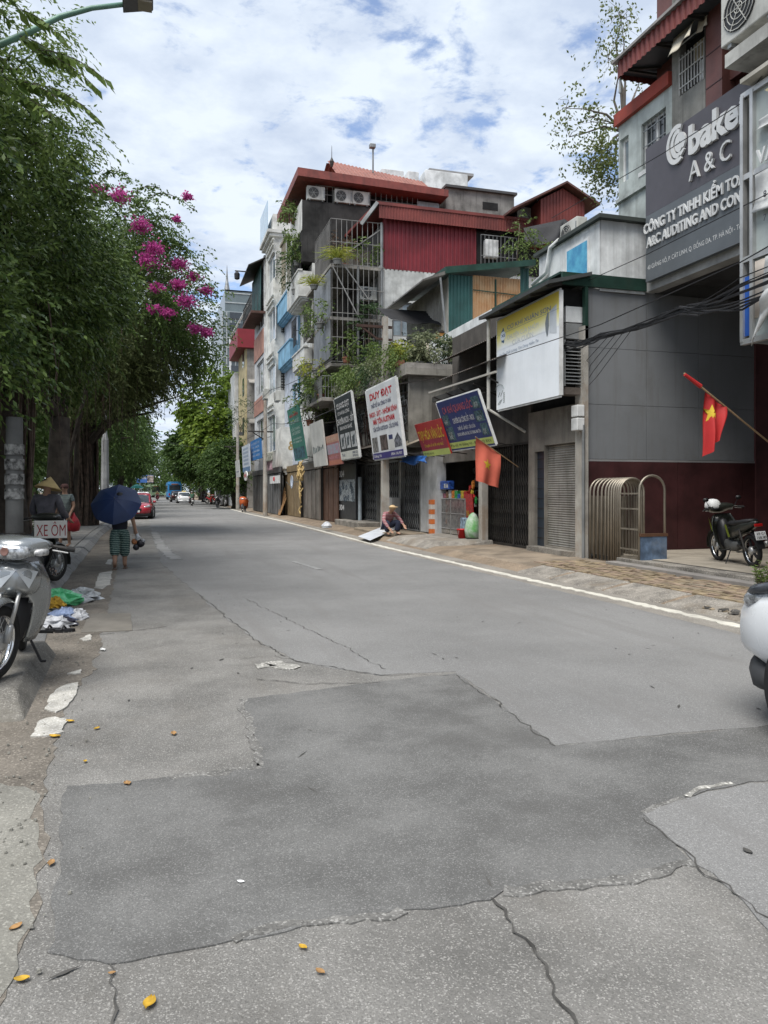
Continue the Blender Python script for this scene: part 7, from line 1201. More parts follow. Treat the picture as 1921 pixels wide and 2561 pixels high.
C = np.repeat(np.array(tips), [120 if t[2] < 16.5 else 30 for t in tips], 0); C = C + RNG.normal(scale=0.45, size=C.shape); leaf_cloud('crown', np.repeat(C, 4, 0) + RNG.normal(scale=0.1, size=(len(C) * 4, 3)), RNG.normal(size=(len(C) * 4, 3)) + [0, 0, -0.4], 0.17, 0.09, leafmat('sparse leaf', (0.06, 0.10, 0.03), (0.22, 0.24, 0.08), 0.4), st)
wd_ = thing('kerb_weed', 'green weed clump growing at the kerb above the white car', 'plant', (8.23,8.79) + (0.1,)); wx, wy = (8.31,8.84)
b = MB(); AP = []; AD = []
for k in range(26):
    a = random.uniform(0, 6.28); h = random.uniform(0.22, 0.5); sp = random.uniform(0.05, 0.22); tip = (wx + sp * math.cos(a), wy + sp * math.sin(a), 0.1 + h); b.tube([(wx + random.gauss(0, .05), wy + random.gauss(0, .07), 0.09), tip], [0.005, 0.002], 4)
    for q in range(9): t = 0.25 + 0.75 * q / 8; AP.append((wx + (tip[0] - wx) * t, wy + (tip[1] - wy) * t, 0.1 + h * t)); AD.append((random.gauss(0, 1), random.gauss(0, 1), 0.3))
b.obj('stems', MATS['bark'], wd_); leaf_cloud('foliage', np.array(AP), np.array(AD), 0.075, 0.035, LF_MID, wd_)
# ---- lamps and poles
lpst = thing('street_lamp', 'green arched street lamp with flat grey head at the top left', 'street lamp', (-3.1, 12.1, 0.14)); LGR = paint('faded green steel', (0.15, 0.30, 0.23), 0.15, 0.05, 0.45)
MB().tube([(-3.1, 12.1, 0.1), (-3.1, 12.1, 5.0), (-3.05, 12.1, 7.2)], [0.10, 0.08, 0.065], 12).obj('post', GREYMET, lpst)
MB().tube([(-3.05, 12.1, 7.0), (-2.7, 12.1, 7.7), (-1.77, 12, 8.23), (-1.35, 12, 8.53), (-0.91, 12, 8.74), (-0.42, 12, 8.89)], [0.05, 0.048, 0.045, 0.04, 0.036, 0.034], 10).obj('arm', LGR, lpst, smooth=True)
MB().hexa([(-0.48, 11.8, 8.83), (-0.04, 11.8, 8.94), (-0.04, 12.15, 8.94), (-0.48, 12.15, 8.83), (-0.46, 11.8, 8.96), (-0.05, 11.82, 9.06), (-0.05, 12.12, 9.06), (-0.46, 12.15, 8.96)]).obj('lamp_head', plain('dark grey lamp casing', (0.10, 0.10, 0.105), 0.5), lpst, bevel=0.015); MB().box(-0.26, -0.06, 11.84, 12.1, 8.91 - 0.03, 8.91 - 0.005).obj('diffuser', plain('tan diffuser', (0.30, 0.26, 0.2), 0.3), lpst)
cpol = thing('grey_pole', 'grey concrete pole with torn notices at the left edge', 'pole', (-1.66, 10.2, 0.14)); xp = -1.66; MB().tube([(xp, 10.2, 0.1), (xp, 10.2, 1.4), (xp, 10.2, 2.5)], [0.105, 0.1, 0.095], 14).obj('shaft', mat('smudged shaded concrete', (0.15, 0.15, 0.145), 0.9, streak=0.5, grime=0.3, bump=0.3), cpol, smooth=True)  # mid-grey pole coloured darker to paint in its shade, with smudges on top
for k in range(4): z = 1.5 + 0.18 * k; MB().lathe([(0.112, 0), (0.112, 0.13)], (xp, 10.2, z), 14, cap=False).obj('notice', plain('torn pale paper', (0.28, 0.28, 0.27), 0.9, var=0.7, vs=14), cpol)
MB().lathe([(0.125, 0), (0.125, 0.04)], (xp, 10.2, 1.05), 14).obj('band', DARKMET, cpol)
l2 = thing('street_lamp', 'slim tapered steel lamp post behind the woman with the umbrella', 'street lamp', (-2.3, 38, 0.14)); x2 = -2.3; MB().tube([(x2, 38, 0.1), (x2, 38, 4.0), (x2, 38, 4.3), (x2, 38, 9.5)], [0.22, 0.17, 0.10, 0.06], 8).obj('post', paint('pale lamp steel', (0.42, 0.43, 0.44), 0.3, 0.1), l2); MB().tube([(x2, 38, 9.4), (x2 + 0.8, 38, 9.9), (x2 + 1.8, 38, 10)], 0.05, 8).obj('arm', GREYMET, l2); MB().box(x2 + 1.6, x2 + 2.4, 37.85, 38.15, 9.92, 10.05).obj('lamp_head', GREYMET, l2, bevel=0.02)
# ---- overhead cables
def cable(lb, pts, r=0.012, sag=0.15, name='cable', group='overhead cables'):
    P = []
    for a, b_ in zip(pts, pts[1:]):
        a, b_ = Vector(a), Vector(b_)
        for k in range(10): t = k / 10; P.append(a.lerp(b_, t) - Vector((0, 0, sag * 4 * t * (1 - t))))
    P.append(Vector(pts[-1])); return tag(MB().tube(P, r, 5).obj(name, CABLE), lb, 'cable', group)
cb_ = thing('cable_bundle', 'sagging bundle of black cables in front of the grey panel wall', 'cable bundle', (7.9, 12, 4.3), 'overhead cables')
for k in range(13):
    j = lambda s=0.06: random.gauss(0, s)
    P = [(8.85, 18.6, 4.7 + j(0.15)), (8.45, 14.5, 4.74 + j(0.05)), (8.05, 12.61, 4.52 + j(0.04)), (8.0, 10.25, 4.49 + j(0.04)), (8.0, 8.93, 4.49 + j(0.12)), (8.1, 5.0, 4.8 + j(0.2))]
    Q = []
    for a, b_ in zip(P, P[1:]):
        a, b_ = Vector(a), Vector(b_)
        for t in range(6): Q.append(a.lerp(b_, t / 6) - Vector((0, 0, 0.05 * 4 * (t / 6) * (1 - t / 6))) + Vector((j(0.012), 0, j(0.012))))
    MB().tube(Q, random.choice([0.009, 0.012, 0.016]), 5).obj('strand', CABLE, cb_)
for k in range(4): a, b_ = 12.27 - k * 0.25, 13.86; MB().tube([(8.05, a, 4.52 - 0.02), (8.05, (a + b_) / 2, 4.15 - 0.12 * k), (8.6, b_, 4.25 - 0.15 * k)], 0.006, 4).obj('loose_strand', CABLE, cb_)
cable('single black wire above the cable bundle', [(8.0, 18.59, 4.88), (8.0, 12.53, 4.73), (8.0, 8.93, 4.87), (8.0, 5, 5.4)], 0.010, 0.0)
cable('thin wire crossing the office sign to the roof edge', [(9.4, 16.85, 8.37), (8.8, 11.72, 7.72), (8.3, 9.21, 7.34), (8, 5.5, 9)], 0.008, 0.0)
cable('thin wire crossing below the office lettering', [(9.3, 16.48, 6.36), (8.6, 11.91, 5.93), (8.2, 8.64, 5.76)], 0.008, 0.0)
cable('slack wire along the far row at first floor height', [(7.0, 28, 5.0), (6.6, 45, 5.6), (6.2, 70, 5.9), (5.8, 100, 6)], 0.015, 0.3); cable('upper wire along the far row', [(6.9, 25.5, 7.0), (6.5, 45, 7.6), (6.0, 72, 7.6)], 0.015, 0.3); cable('wire crossing to the left hand trees', [(6.2, 70, 5.8), (0, 75, 6.6), (-4, 78, 6.2)], 0.02, 0.5)
for yy, lb in ((66.0, 'far utility pole beside the cream house'), (48.8, 'utility pole in front of the tall white house')):
    o = thing('utility_pole', lb, 'pole', (6.7, yy, 0.1), 'far utility poles'); MB().tube([(6.7, yy, 0.05), (6.7, yy, 7.4)], [0.16, 0.11], 8).obj('shaft', PIL, o); MB().bar((5.6, yy, 5.4), (7.2, yy, 5.4), 0.09).bar((5.9, yy, 5.35), (6.6, yy, 4.9), 0.07).obj('cross_arm', DARKMET, o)

# ================================================================ VEHICLES
def loft(secs, n=16, power=2.6, cap=True):
    """closed skin through cross sections across X: (x, y, z, half_y, half_z[, power])"""
    b = MB(); vs = []; fs = []
    for s in secs:
        x, y, z, hy, hz = s[:5]; p = s[5] if len(s) > 5 else power
        for k in range(n):
            t = 2 * math.pi * k / n; c, q = math.cos(t), math.sin(t); vs.append((x, y + hy * math.copysign(abs(c) ** (2 / p), c), z + hz * math.copysign(abs(q) ** (2 / p), q)))
    m = len(secs)
    for i in range(m - 1):
        for k in range(n): fs.append((i * n + k, (i + 1) * n + k, (i + 1) * n + (k + 1) % n, i * n + (k + 1) % n))
    if cap: fs += [tuple(range(n)), tuple((m - 1) * n + k for k in range(n - 1, -1, -1))]
    return b.add(vs, fs)
def ring(cx, cz, R, r, n=28, k=10, y=0.0):
    b = MB(); b.tube([(cx + R * math.cos(2 * math.pi * i / n), y, cz + R * math.sin(2 * math.pi * i / n)) for i in range(n + 1)], r, k, cap=False); return b
def bike(name, label, body, trim, group=None, detail=True, spoke=True, cat='motorbike', steer=0.0):
    o = local(name, label, cat, group); R = 0.285; front = []
    for i, wx in enumerate((0.62, -0.61)):
        t = MB().lathe([(R - 0.075, -0.028), (R - 0.05, -0.038), (R - 0.015, -0.034), (R, -0.016), (R, 0.016), (R - 0.015, 0.034), (R - 0.05, 0.038), (R - 0.075, 0.028), (R - 0.075, -0.028)], (0, 0, 0), 36, 'Y', cap=False).obj('wheel', RUBBER, o, smooth=True)
        t.location = (wx, 0, R)
        front += [t] if i == 0 else []
        MB().lathe([(R - 0.078, -0.022), (R - 0.062, -0.026), (R - 0.066, 0), (R - 0.062, 0.026), (R - 0.078, 0.022), (R - 0.085, 0), (R - 0.078, -0.022)], (0, 0, 0), 36, 'Y', cap=False).obj('rim', CHROME, t, smooth=True)
        MB().lathe([(0.02, -0.06), (0.06, -0.05), (0.075, -0.03), (0.075, 0.03), (0.06, 0.05), (0.02, 0.06)], (0, 0, 0), 18, 'Y').obj('hub', STEEL, t, smooth=True)
        s = MB()
        if spoke:
            for k in range(28):
                a = 2 * math.pi * k / 28; d = 0.32 * (1 if k % 2 else -1); yy = 0.035 * (1 if (k // 2) % 2 else -1); s.tube([(0.065 * math.cos(a + d), yy, 0.065 * math.sin(a + d)), ((R - 0.072) * math.cos(a), 0, (R - 0.072) * math.sin(a))], 0.0022, 4)
        else:
            for k in range(5): a = 2 * math.pi * k / 5; s.bar((0, 0, 0), ((R - 0.07) * math.cos(a), 0, (R - 0.07) * math.sin(a)), 0.035, 0.03)
        s.obj('spokes', STEEL if spoke else BLACK, t)
    for sgn in (1, -1):
        MB().tube([(0.62, 0.075 * sgn, R), (0.585, 0.075 * sgn, R + 0.12), (0.58, 0.075 * sgn, R + 0.14)], [0.026, 0.027, 0.02], 10).tube([(0.58, 0.075 * sgn, R + 0.13), (0.44, 0.07 * sgn, 0.76)], 0.016, 10).obj('fork_leg', STEEL, o, smooth=True)
    # fender over the front wheel
    def fen(u, v):
        a = math.radians(-8 + 128 * v); r = R + 0.03 + 0.035 * (1 - (2 * u - 1) ** 2); yy = (u - 0.5) * (0.15 - 0.05 * abs(v - 0.45)); return (0.62 + r * math.cos(a), yy, R + r * math.sin(a))
    f = MB().grid(fen, 8, 16).obj('front_fender', body, o, smooth=True); f.modifiers.new('t', 'SOLIDIFY').thickness = 0.004
    # leg shield and nose
    def shield(u, v):
        q = 2 * u - 1; w = [0.15, 0.22, 0.245, 0.235, 0.20, 0.14][min(5, int(v * 5))] + ([0.15, 0.22, 0.245, 0.235, 0.20, 0.14][min(5, int(v * 5) + 1)] - [0.15, 0.22, 0.245, 0.235, 0.20, 0.14][min(5, int(v * 5))]) * (v * 5 - int(v * 5)); x = 0.50 - 0.16 * v - (0.15 + 0.05 * v) * q * q; z = 0.90 - 0.66 * v; return (x, w * q, z)
    def cutout(u, v): return shield(u, v)
    b = MB(); nu, nv = 16, 14; vs = [shield(i / nu, j / nv) for j in range(nv + 1) for i in range(nu + 1)]; fs = []
    for j in range(nv):
        for i in range(nu):
            u, v = (i + 0.5) / nu, (j + 0.5) / nv
            if v > 0.42 and abs(2 * u - 1) < 0.42 + 0.25 * (v - 0.42): continue
            fs.append((j * (nu + 1) + i, j * (nu + 1) + i + 1, (j + 1) * (nu + 1) + i + 1, (j + 1) * (nu + 1) + i))
    b.add(vs, fs); f = b.obj('leg_shield', body, o, smooth=True); f.modifiers.new('t', 'SOLIDIFY').thickness = 0.012
    loft([(0.56, 0, 0.76, 0.02, 0.06), (0.53, 0, 0.77, 0.11, 0.10), (0.47, 0, 0.77, 0.17, 0.14), (0.40, 0, 0.76, 0.18, 0.15)], 18).obj('nose_panel', body, o, smooth=True)
    MB().add([(0.562, 0, 0.84), (0.545, 0.05, 0.86), (0.50, 0.155, 0.83), (0.548, 0.10, 0.70)], [(0, 1, 2, 3)]).add([(0.562, 0, 0.84), (0.548, -0.10, 0.70), (0.50, -0.155, 0.83), (0.545, -0.05, 0.86)], [(0, 1, 2, 3)]).obj('nose_blade', trim, o)
    loft([(0.38, 0, 0.55, 0.12, 0.28), (0.30, 0, 0.52, 0.10, 0.30), (0.22, 0, 0.45, 0.07, 0.20)], 12).obj('inner_shield', BLACK, o, smooth=True)
    # handlebar cowl with headlight
    loft([(0.60, 0, 1.00, 0.05, 0.035), (0.57, 0, 1.00, 0.13, 0.075), (0.50, 0, 1.01, 0.19, 0.09), (0.42, 0, 1.03, 0.24, 0.08), (0.35, 0, 1.04, 0.25, 0.05), (0.31, 0, 1.04, 0.20, 0.03)], 20).obj('handlebar_cowl', body, o, smooth=True)
    hl_ = loft([(0.615, 0, 0.985, 0.04, 0.025), (0.60, 0, 0.985, 0.12, 0.05), (0.56, 0, 0.985, 0.165, 0.066), (0.53, 0, 0.985, 0.17, 0.07)], 18).obj('headlight', mat('headlight lens', (0.62, 0.64, 0.66), 0.06, var=0.5, vs=30, metal=0.5, bump=0.0), o, smooth=True)
    MB().lathe([(0.0, 0.0), (0.03, 0.004), (0.035, 0.0)], (0.617, 0.0, 0.985), 12, 'X', cap=False).obj('bulb', plain('amber bulb', (0.22, 0.12, 0.10), 0.2), hl_)
    for sgn in (1, -1):
        loft([(0.54, 0.205 * sgn, 0.985, 0.012, 0.012), (0.51, 0.215 * sgn, 0.985, 0.035, 0.028), (0.44, 0.235 * sgn, 0.99, 0.03, 0.028)], 10).obj('indicator', mat('indicator lens', (0.55, 0.55, 0.55), 0.1, var=0.4, vs=30, bump=0.0), o, smooth=True)
        MB().tube([(0.36, 0.12 * sgn, 1.02), (0.33, 0.25 * sgn, 1.03), (0.27, 0.36 * sgn, 1.01)], 0.012, 8).obj('handlebar', DARKMET, o); MB().tube([(0.305, 0.27 * sgn, 1.02), (0.255, 0.385 * sgn, 1.005)], 0.019, 10).obj('grip', RUBBER, o); MB().tube([(0.36, 0.25 * sgn, 1.0), (0.34, 0.37 * sgn, 0.985)], 0.006, 6).obj('lever', STEEL, o)
        if detail: MB().tube([(0.33, 0.24 * sgn, 1.04), (0.31, 0.30 * sgn, 1.16)], 0.006, 6).obj('mirror_stem', BLACK, o); loft([(0.315, 0.31 * sgn, 1.19, 0.045, 0.03), (0.30, 0.31 * sgn, 1.19, 0.055, 0.038)], 12).obj('mirror', BLACK, o, smooth=True)
        MB().tube([(0.0, 0.1 * sgn, 0.27), (0.0, 0.28 * sgn, 0.27)], 0.014, 8).obj('footpeg', RUBBER, o)
    loft([(0.08, 0, 0.72, 0.08, 0.03), (-0.05, 0, 0.745, 0.12, 0.05), (-0.25, 0, 0.755, 0.135, 0.05), (-0.5, 0, 0.79, 0.12, 0.05), (-0.74, 0, 0.82, 0.08, 0.03)], 16).obj('seat', mat('black vinyl seat', (0.02, 0.02, 0.022), 0.55, bump=0.2), o, smooth=True)
    loft([(0.14, 0, 0.55, 0.06, 0.10), (0.0, 0, 0.58, 0.10, 0.13), (-0.2, 0, 0.62, 0.135, 0.13), (-0.5, 0, 0.70, 0.13, 0.10), (-0.78, 0, 0.77, 0.07, 0.05), (-0.86, 0, 0.79, 0.03, 0.02)], 16).obj('side_cover', body, o, smooth=True)
    loft([(0.30, 0, 0.36, 0.05, 0.08), (0.15, 0, 0.34, 0.10, 0.11), (-0.05, 0, 0.33, 0.11, 0.10), (-0.2, 0, 0.36, 0.07, 0.08)], 12).obj('engine', mat('engine alloy', (0.16, 0.16, 0.155), 0.5, metal=0.5, bump=0.3), o, smooth=True)
    MB().tube([(0.22, -0.06, 0.3), (0.1, -0.11, 0.2), (-0.2, -0.13, 0.22), (-0.35, -0.14, 0.27)], 0.02, 8).tube([(-0.33, -0.145, 0.26), (-0.85, -0.155, 0.42)], [0.04, 0.05], 12).obj('exhaust', STEEL, o, smooth=True)
    MB().tube([(0.05, 0, 0.40), (-0.61, 0.09, R)], 0.022, 8).tube([(0.05, 0, 0.40), (-0.61, -0.09, R)], 0.022, 8).tube([(-0.58, 0.11, R), (-0.45, 0.12, 0.66)], 0.022, 8).tube([(-0.58, -0.11, R), (-0.45, -0.12, 0.66)], 0.022, 8).obj('swing_arm', DARKMET, o)
    def rfen(u, v):
        a = math.radians(60 + 110 * v); r = R + 0.04; return (-0.61 + r * math.cos(a), (u - 0.5) * 0.13, R + r * math.sin(a))
    MB().grid(rfen, 4, 10).obj('rear_fender', BLACK, o, smooth=True); MB().box(-0.90, -0.86, -0.07, 0.07, 0.72, 0.77).obj('tail_light', plain('red lens', (0.4, 0.01, 0.01), 0.15), o, bevel=0.01)
    pl = MB().hexa([(-0.955, -0.095, 0.50), (-0.95, -0.095, 0.495), (-0.95, 0.095, 0.495), (-0.955, 0.095, 0.50), (-0.905, -0.095, 0.64), (-0.90, -0.095, 0.635), (-0.90, 0.095, 0.635), (-0.905, 0.095, 0.64)]).obj('number_plate', WHITE, o)
    if detail: text3('29-C1', pl, BLACK, (-0.935, 0.075, 0.585), (0, -1, 0), (0.05, 0, 0.14), 0.15, 0.04, 0.02, 0, lift=0.006); text3('168.00', pl, BLACK, (-0.957, 0.08, 0.52), (0, -1, 0), (0.05, 0, 0.14), 0.16, 0.045, 0.02, 0, lift=0.006)
    MB().tube([(0.0, 0.08, 0.25), (-0.02, 0.2, 0.015)], 0.011, 6).tube([(-0.02, 0.2, 0.015), (-0.06, 0.23, 0.008)], 0.012, 6).obj('side_stand', BLACK, o)
    if steer:
        front += [q for q in o.children if q.name.split('.')[0] in ('fork_leg', 'front_fender', 'handlebar_cowl', 'headlight', 'indicator', 'handlebar', 'grip', 'lever')]
        for q in front: q.matrix_basis = Matrix.Translation((0.40, 0, 0)) @ Matrix.Rotation(steer, 4, 'Z') @ Matrix.Translation((-0.40, 0, 0)) @ q.matrix_basis
    return o
SILV = mat('silver metallic paint', (0.29, 0.305, 0.31), 0.24, metal=0.7, var=0.06, bump=0.0, coat=0.6)
s1 = bike('motorbike', 'silver motorbike parked on the kerb in the left foreground', SILV, mat('pale silver decal', (0.55, 0.57, 0.58), 0.3, metal=0.5, bump=0.0), steer=-0.42, detail=False)
put(s1, (-1.14, 7.03, 0.145), math.radians(-86), rx=math.radians(-4))
pad = MB().hexa([(-1.95, 5.7, -0.02), (-0.86, 5.7, -0.02), (-0.92, 8.05, -0.02), (-1.95, 8.05, -0.02), (-1.95, 6.1, 0.143), (-1.0, 6.2, 0.143), (-1.04, 8.05, 0.143), (-1.95, 8.05, 0.143)]).obj('concrete_pad', mat('dirty worn pad', (0.20, 0.19, 0.17), 0.95, var=0.35, vs=2.5, fine=0.4, fs=110, grime=0.6, gcol=(0.10, 0.09, 0.07), bump=0.6), LPAVE, bevel=0.02)
text3('R', s1, BLACK, (0.40, 0.235, 0.80), (-0.5, 1, 0), (0, 0, 1), 0.05, 0.06, 0.03, 0, lift=0.012)
GBK = mat('black green paint', (0.02, 0.022, 0.018), 0.35, var=0.1, bump=0.0, coat=0.4); LIME = mat('dull lime paint', (0.16, 0.20, 0.02), 0.4, var=0.2, bump=0.0)
s2 = bike('motorbike', 'black and lime sports motorbike parked against the dark red wainscot', GBK, LIME, spoke=False); put(s2, (10.12, 11.42, 0.275), math.radians(76), s=1.0, rx=math.radians(-5))
for sgn in (1, -1): MB().add([(0.50, 0.20 * sgn, 0.86), (0.30, 0.25 * sgn, 0.62), (0.24, 0.22 * sgn, 0.5), (0.42, 0.19 * sgn, 0.70)], [(0, 1, 2, 3)]).add([(0.02, 0.145 * sgn, 0.72), (-0.1, 0.15 * sgn, 0.5), (-0.16, 0.145 * sgn, 0.52), (-0.06, 0.15 * sgn, 0.74)], [(0, 1, 2, 3)]).obj('lime_panel', LIME, s2)
hm = thing('helmet', 'white helmet hung on the black and lime motorbike', 'helmet', (10.02, 11.9, 1.3)); MB().lathe([(0.135, -0.05), (0.145, 0.0), (0.14, 0.05), (0.115, 0.10), (0.07, 0.135), (0.0, 0.145)], (10.02, 11.9, 1.31), 20).obj('shell', WHITE, hm, smooth=True); MB().lathe([(0.147, -0.05), (0.147, -0.03)], (10.02, 11.9, 1.31), 20, cap=False).obj('rim', BLACK, hm)
s3 = bike('motorbike', 'dark motorbike carrying the white taxi sign behind the silver one', GBK, BLACK, detail=False); put(s3, (-1.85, 12.75, 0.145), math.radians(62))
xe = thing('taxi_sign', 'white board with dark red letters tied to the dark motorbike', 'sign', (-1.6, 12.2, 0.9)); zx0, zx1 = 0.9, 1.16; MB().box(-1.72, -1.27, 12.2, 12.22, zx0, zx1).obj('panel', plain('off white board', (0.62, 0.60, 0.56), 0.6), xe, bevel=0.006)
text3('XE ÔM', xe, plain('dark red brush letter', (0.28, 0.015, 0.02), 0.6), (-1.69, 12.2, zx0 + 0.035), (1, 0, 0), (0, 0, 1), -1.29 - -1.69, (zx1 - zx0) * 0.66, -0.004, 0, lift=0.004); MB().bar((-1.62, 12.24, 0.86), (-1.62, 12.24, zx0 + 0.15), 0.03).obj('prop', DARKMET, xe)
# ---- cars
def car(name, label, paint_, suv=False, group=None, cat='car', taxi=None):
    o = local(name, label, cat, group); h = 0.12 if suv else 0.0; gl_ = GLASS; fx = 1.12 if suv else 1.30
    B = [(-2.12, 0, 0.62 + h, 0.55, 0.14, 3), (-2.08, 0, 0.60 + h, 0.72, 0.27, 3.2), (-1.9, 0, 0.60 + h, 0.83, 0.32, 3.6), (-1.3, 0, 0.60 + h, 0.89, 0.36, 4), (0, 0, 0.58 + h, 0.90, 0.36, 4), (0.9, 0, 0.58 + h, 0.90, 0.37, 4), (1.3, 0, 0.57 + h, 0.89, 0.36, 4), (1.65, 0, 0.55 + h, 0.85, 0.33, 3.6), (1.9, 0, 0.53 + h, 0.76, 0.28, 3.2), (2.03, 0, 0.52 + h, 0.62, 0.22, 3), (2.10, 0, 0.50 + h, 0.40, 0.12, 2.6)]
    loft(B, 28).obj('body', paint_, o, smooth=True)
    zc = 0.94 + h
    loft([(1.05, 0, zc - 0.10, 0.70, 0.02, 4), (0.95, 0, zc - 0.04, 0.74, 0.08, 4), (0.45, 0, zc + 0.10, 0.73, 0.32, 4), (0.1, 0, zc + 0.12, 0.70, 0.40, 4), (-0.8, 0, zc + 0.12, 0.70, 0.40, 4), (-1.4, 0, zc + 0.08, 0.72, 0.32, 4), (-1.9, 0, zc - 0.06, 0.70, 0.06, 4)], 24).obj('glasshouse', gl_, o, smooth=True)
    loft([(0.38, 0, zc + 0.41, 0.60, 0.015, 4), (0.15, 0, zc + 0.50, 0.66, 0.035, 4), (-0.8, 0, zc + 0.505, 0.67, 0.035, 4), (-1.25, 0, zc + 0.45, 0.64, 0.03, 4)], 20).obj('roof', paint_, o, smooth=True)
    for sgn in (1, -1):
        for a, b in (((0.95, 0.72, zc - 0.02), (0.22, 0.66, zc + 0.48)), ((-0.35, 0.74, zc - 0.06), (-0.38, 0.685, zc + 0.46)), ((-1.75, 0.72, zc - 0.02), (-1.15, 0.66, zc + 0.46))): MB().bar((a[0], a[1] * sgn, a[2]), (b[0], b[1] * sgn, b[2]), 0.05, 0.05).obj('pillar', paint_, o)
        for x in (fx, -1.30):
            MB().lathe([(0.40, 0.0), (0.405, 0.01), (0.345, 0.012), (0.345, -0.25), (0.40, -0.25)], (x, (0.895) * sgn, 0.345), 32, 'Y', cap=True).obj('wheel_arch', BLACK, o)
            w = MB().lathe([(0.20, -0.10), (0.30, -0.11), (0.33, -0.08), (0.33, 0.08), (0.30, 0.11), (0.20, 0.10)], (0, 0, 0), 32, 'Y').obj('wheel', RUBBER, o, smooth=True); w.location = (x, 0.83 * sgn, 0.33)
            q = MB().lathe([(0.205, -0.012), (0.20, 0.012)], (0, 0.105 * sgn, 0), 28, 'Y'); 
            for k in range(5): a = k * 1.2566; q.bar((0.03 * math.cos(a), 0.118 * sgn, 0.03 * math.sin(a)), (0.18 * math.cos(a), 0.118 * sgn, 0.18 * math.sin(a)), 0.05, 0.02)
            q.obj('rim', STEEL, w)
        loft([(1.62, 0.70 * sgn, 0.76 + h, 0.10, 0.05), (1.80, 0.68 * sgn, 0.735 + h, 0.13, 0.06), (1.96, 0.58 * sgn, 0.70 + h, 0.10, 0.05), (2.03, 0.50 * sgn, 0.69 + h, 0.05, 0.03)], 12).obj('headlight', MATS['headlight lens'], o, smooth=True)
        MB().box(-2.10, -1.98, 0.52 * sgn - 0.16, 0.52 * sgn + 0.16, 0.66 + h, 0.80 + h).obj('tail_light', plain('red lens', (0.4, 0.01, 0.01), 0.15), o, bevel=0.02)
        loft([(0.70, 0.96 * sgn, zc + 0.03, 0.04, 0.04), (0.62, 0.98 * sgn, zc + 0.04, 0.10, 0.07), (0.55, 0.97 * sgn, zc + 0.04, 0.09, 0.06)], 12).obj('mirror', BLACK if suv else paint_, o, smooth=True)
        for x in (0.75, -0.25): MB().box(x - 0.09, x + 0.09, 0.893 * sgn - 0.012, 0.893 * sgn + 0.012, 0.74 + h, 0.77 + h).obj('door_handle', BLACK, o)
    loft([(1.5, 0, 0.28 + h * 0.4, 0.85, 0.11, 3.5), (1.75, 0, 0.28 + h * 0.4, 0.80, 0.14, 3.2), (1.88, 0, 0.30 + h * 0.4, 0.70, 0.14, 3), (1.97, 0, 0.32 + h * 0.4, 0.58, 0.13, 3), (2.05, 0, 0.34 + h * 0.4, 0.38, 0.09, 3)], 24).obj('front_bumper', plain('dark bumper plastic', (0.045, 0.047, 0.05), 0.6), o, smooth=True)
    loft([(-1.6, 0, 0.33 + h * 0.5, 0.86, 0.12, 3.5), (-2.0, 0, 0.33 + h * 0.5, 0.76, 0.12, 3), (-2.14, 0, 0.34 + h * 0.5, 0.58, 0.09, 3)], 20).obj('rear_bumper', MATS['dark bumper plastic'] if suv else paint_, o, smooth=True)
    MB().box(-1.3, 1.0, -0.86, 0.86, 0.22, 0.36 + h).obj('underbody', BLACK, o); MB().box(2.07, 2.115, -0.34, 0.34, 0.46 + h, 0.62 + h).obj('grille', BLACK, o, bevel=0.02)
    for x, s in ((2.125, 1), (-2.15, -1)): MB().box(x - 0.008, x + 0.008, -0.24, 0.24, 0.40 + h * 0.5, 0.52 + h * 0.5).obj('number_plate', WHITE, o)
    if suv:
        for sgn in (1, -1):
            MB().tube([(fx + 0.40 * math.cos(t), 0.885 * sgn, 0.345 + 0.40 * math.sin(t)) for t in [math.radians(-20 + 11 * k) for k in range(21)]], 0.012, 8).obj('arch_trim', MATS['dark bumper plastic'], o, smooth=True)
            loft([(1.45, 0.66 * sgn, 0.92 + h * 0.5, 0.19, 0.045), (1.75, 0.62 * sgn, 0.86 + h * 0.5, 0.20, 0.05), (1.98, 0.50 * sgn, 0.79 + h * 0.5, 0.14, 0.045), (2.07, 0.40 * sgn, 0.77 + h * 0.5, 0.06, 0.02)], 14).obj('light_bar', mat('smoked lamp', (0.05, 0.055, 0.065), 0.1, var=0.2, vs=20, bump=0.0), o, smooth=True)
    if taxi: MB().box(-0.45, -0.25, -0.25, 0.25, zc + 0.55, zc + 0.68).obj('roof_sign', taxi, o, bevel=0.02)
    return o
WCAR = mat('white car paint', (0.72, 0.74, 0.76), 0.25, var=0.03, bump=0.0, coat=0.6)
put(car('car', 'white sport utility car entering at the right edge', WCAR, True), (4.72, 2.53, 0.0), math.radians(90))
RCAR = mat('red car paint', (0.36, 0.02, 0.035), 0.25, var=0.05, bump=0.0, coat=0.6)
put(car('car', 'dark red car at the left kerb beyond the umbrella'.replace('dark red', 'red'), RCAR), (-1.05, 47.0, 0.0), math.radians(-92))
put(car('car', 'white taxi driving away in front of the blue bus', WCAR, taxi=plain('yellow roof sign', (0.6, 0.45, 0.1))), (3.5, 104, 0.0), math.radians(91))
put(car('car', 'dark car between blue bus and white taxi', mat('dark maroon paint', (0.05, 0.012, 0.012), 0.25, bump=0.0, coat=0.5), True), (2.9, 117, 0.0), math.radians(91))
put(car('car', 'small white car parked far along the left kerb', WCAR), (-1.6, 100, 0.0), math.radians(-92))
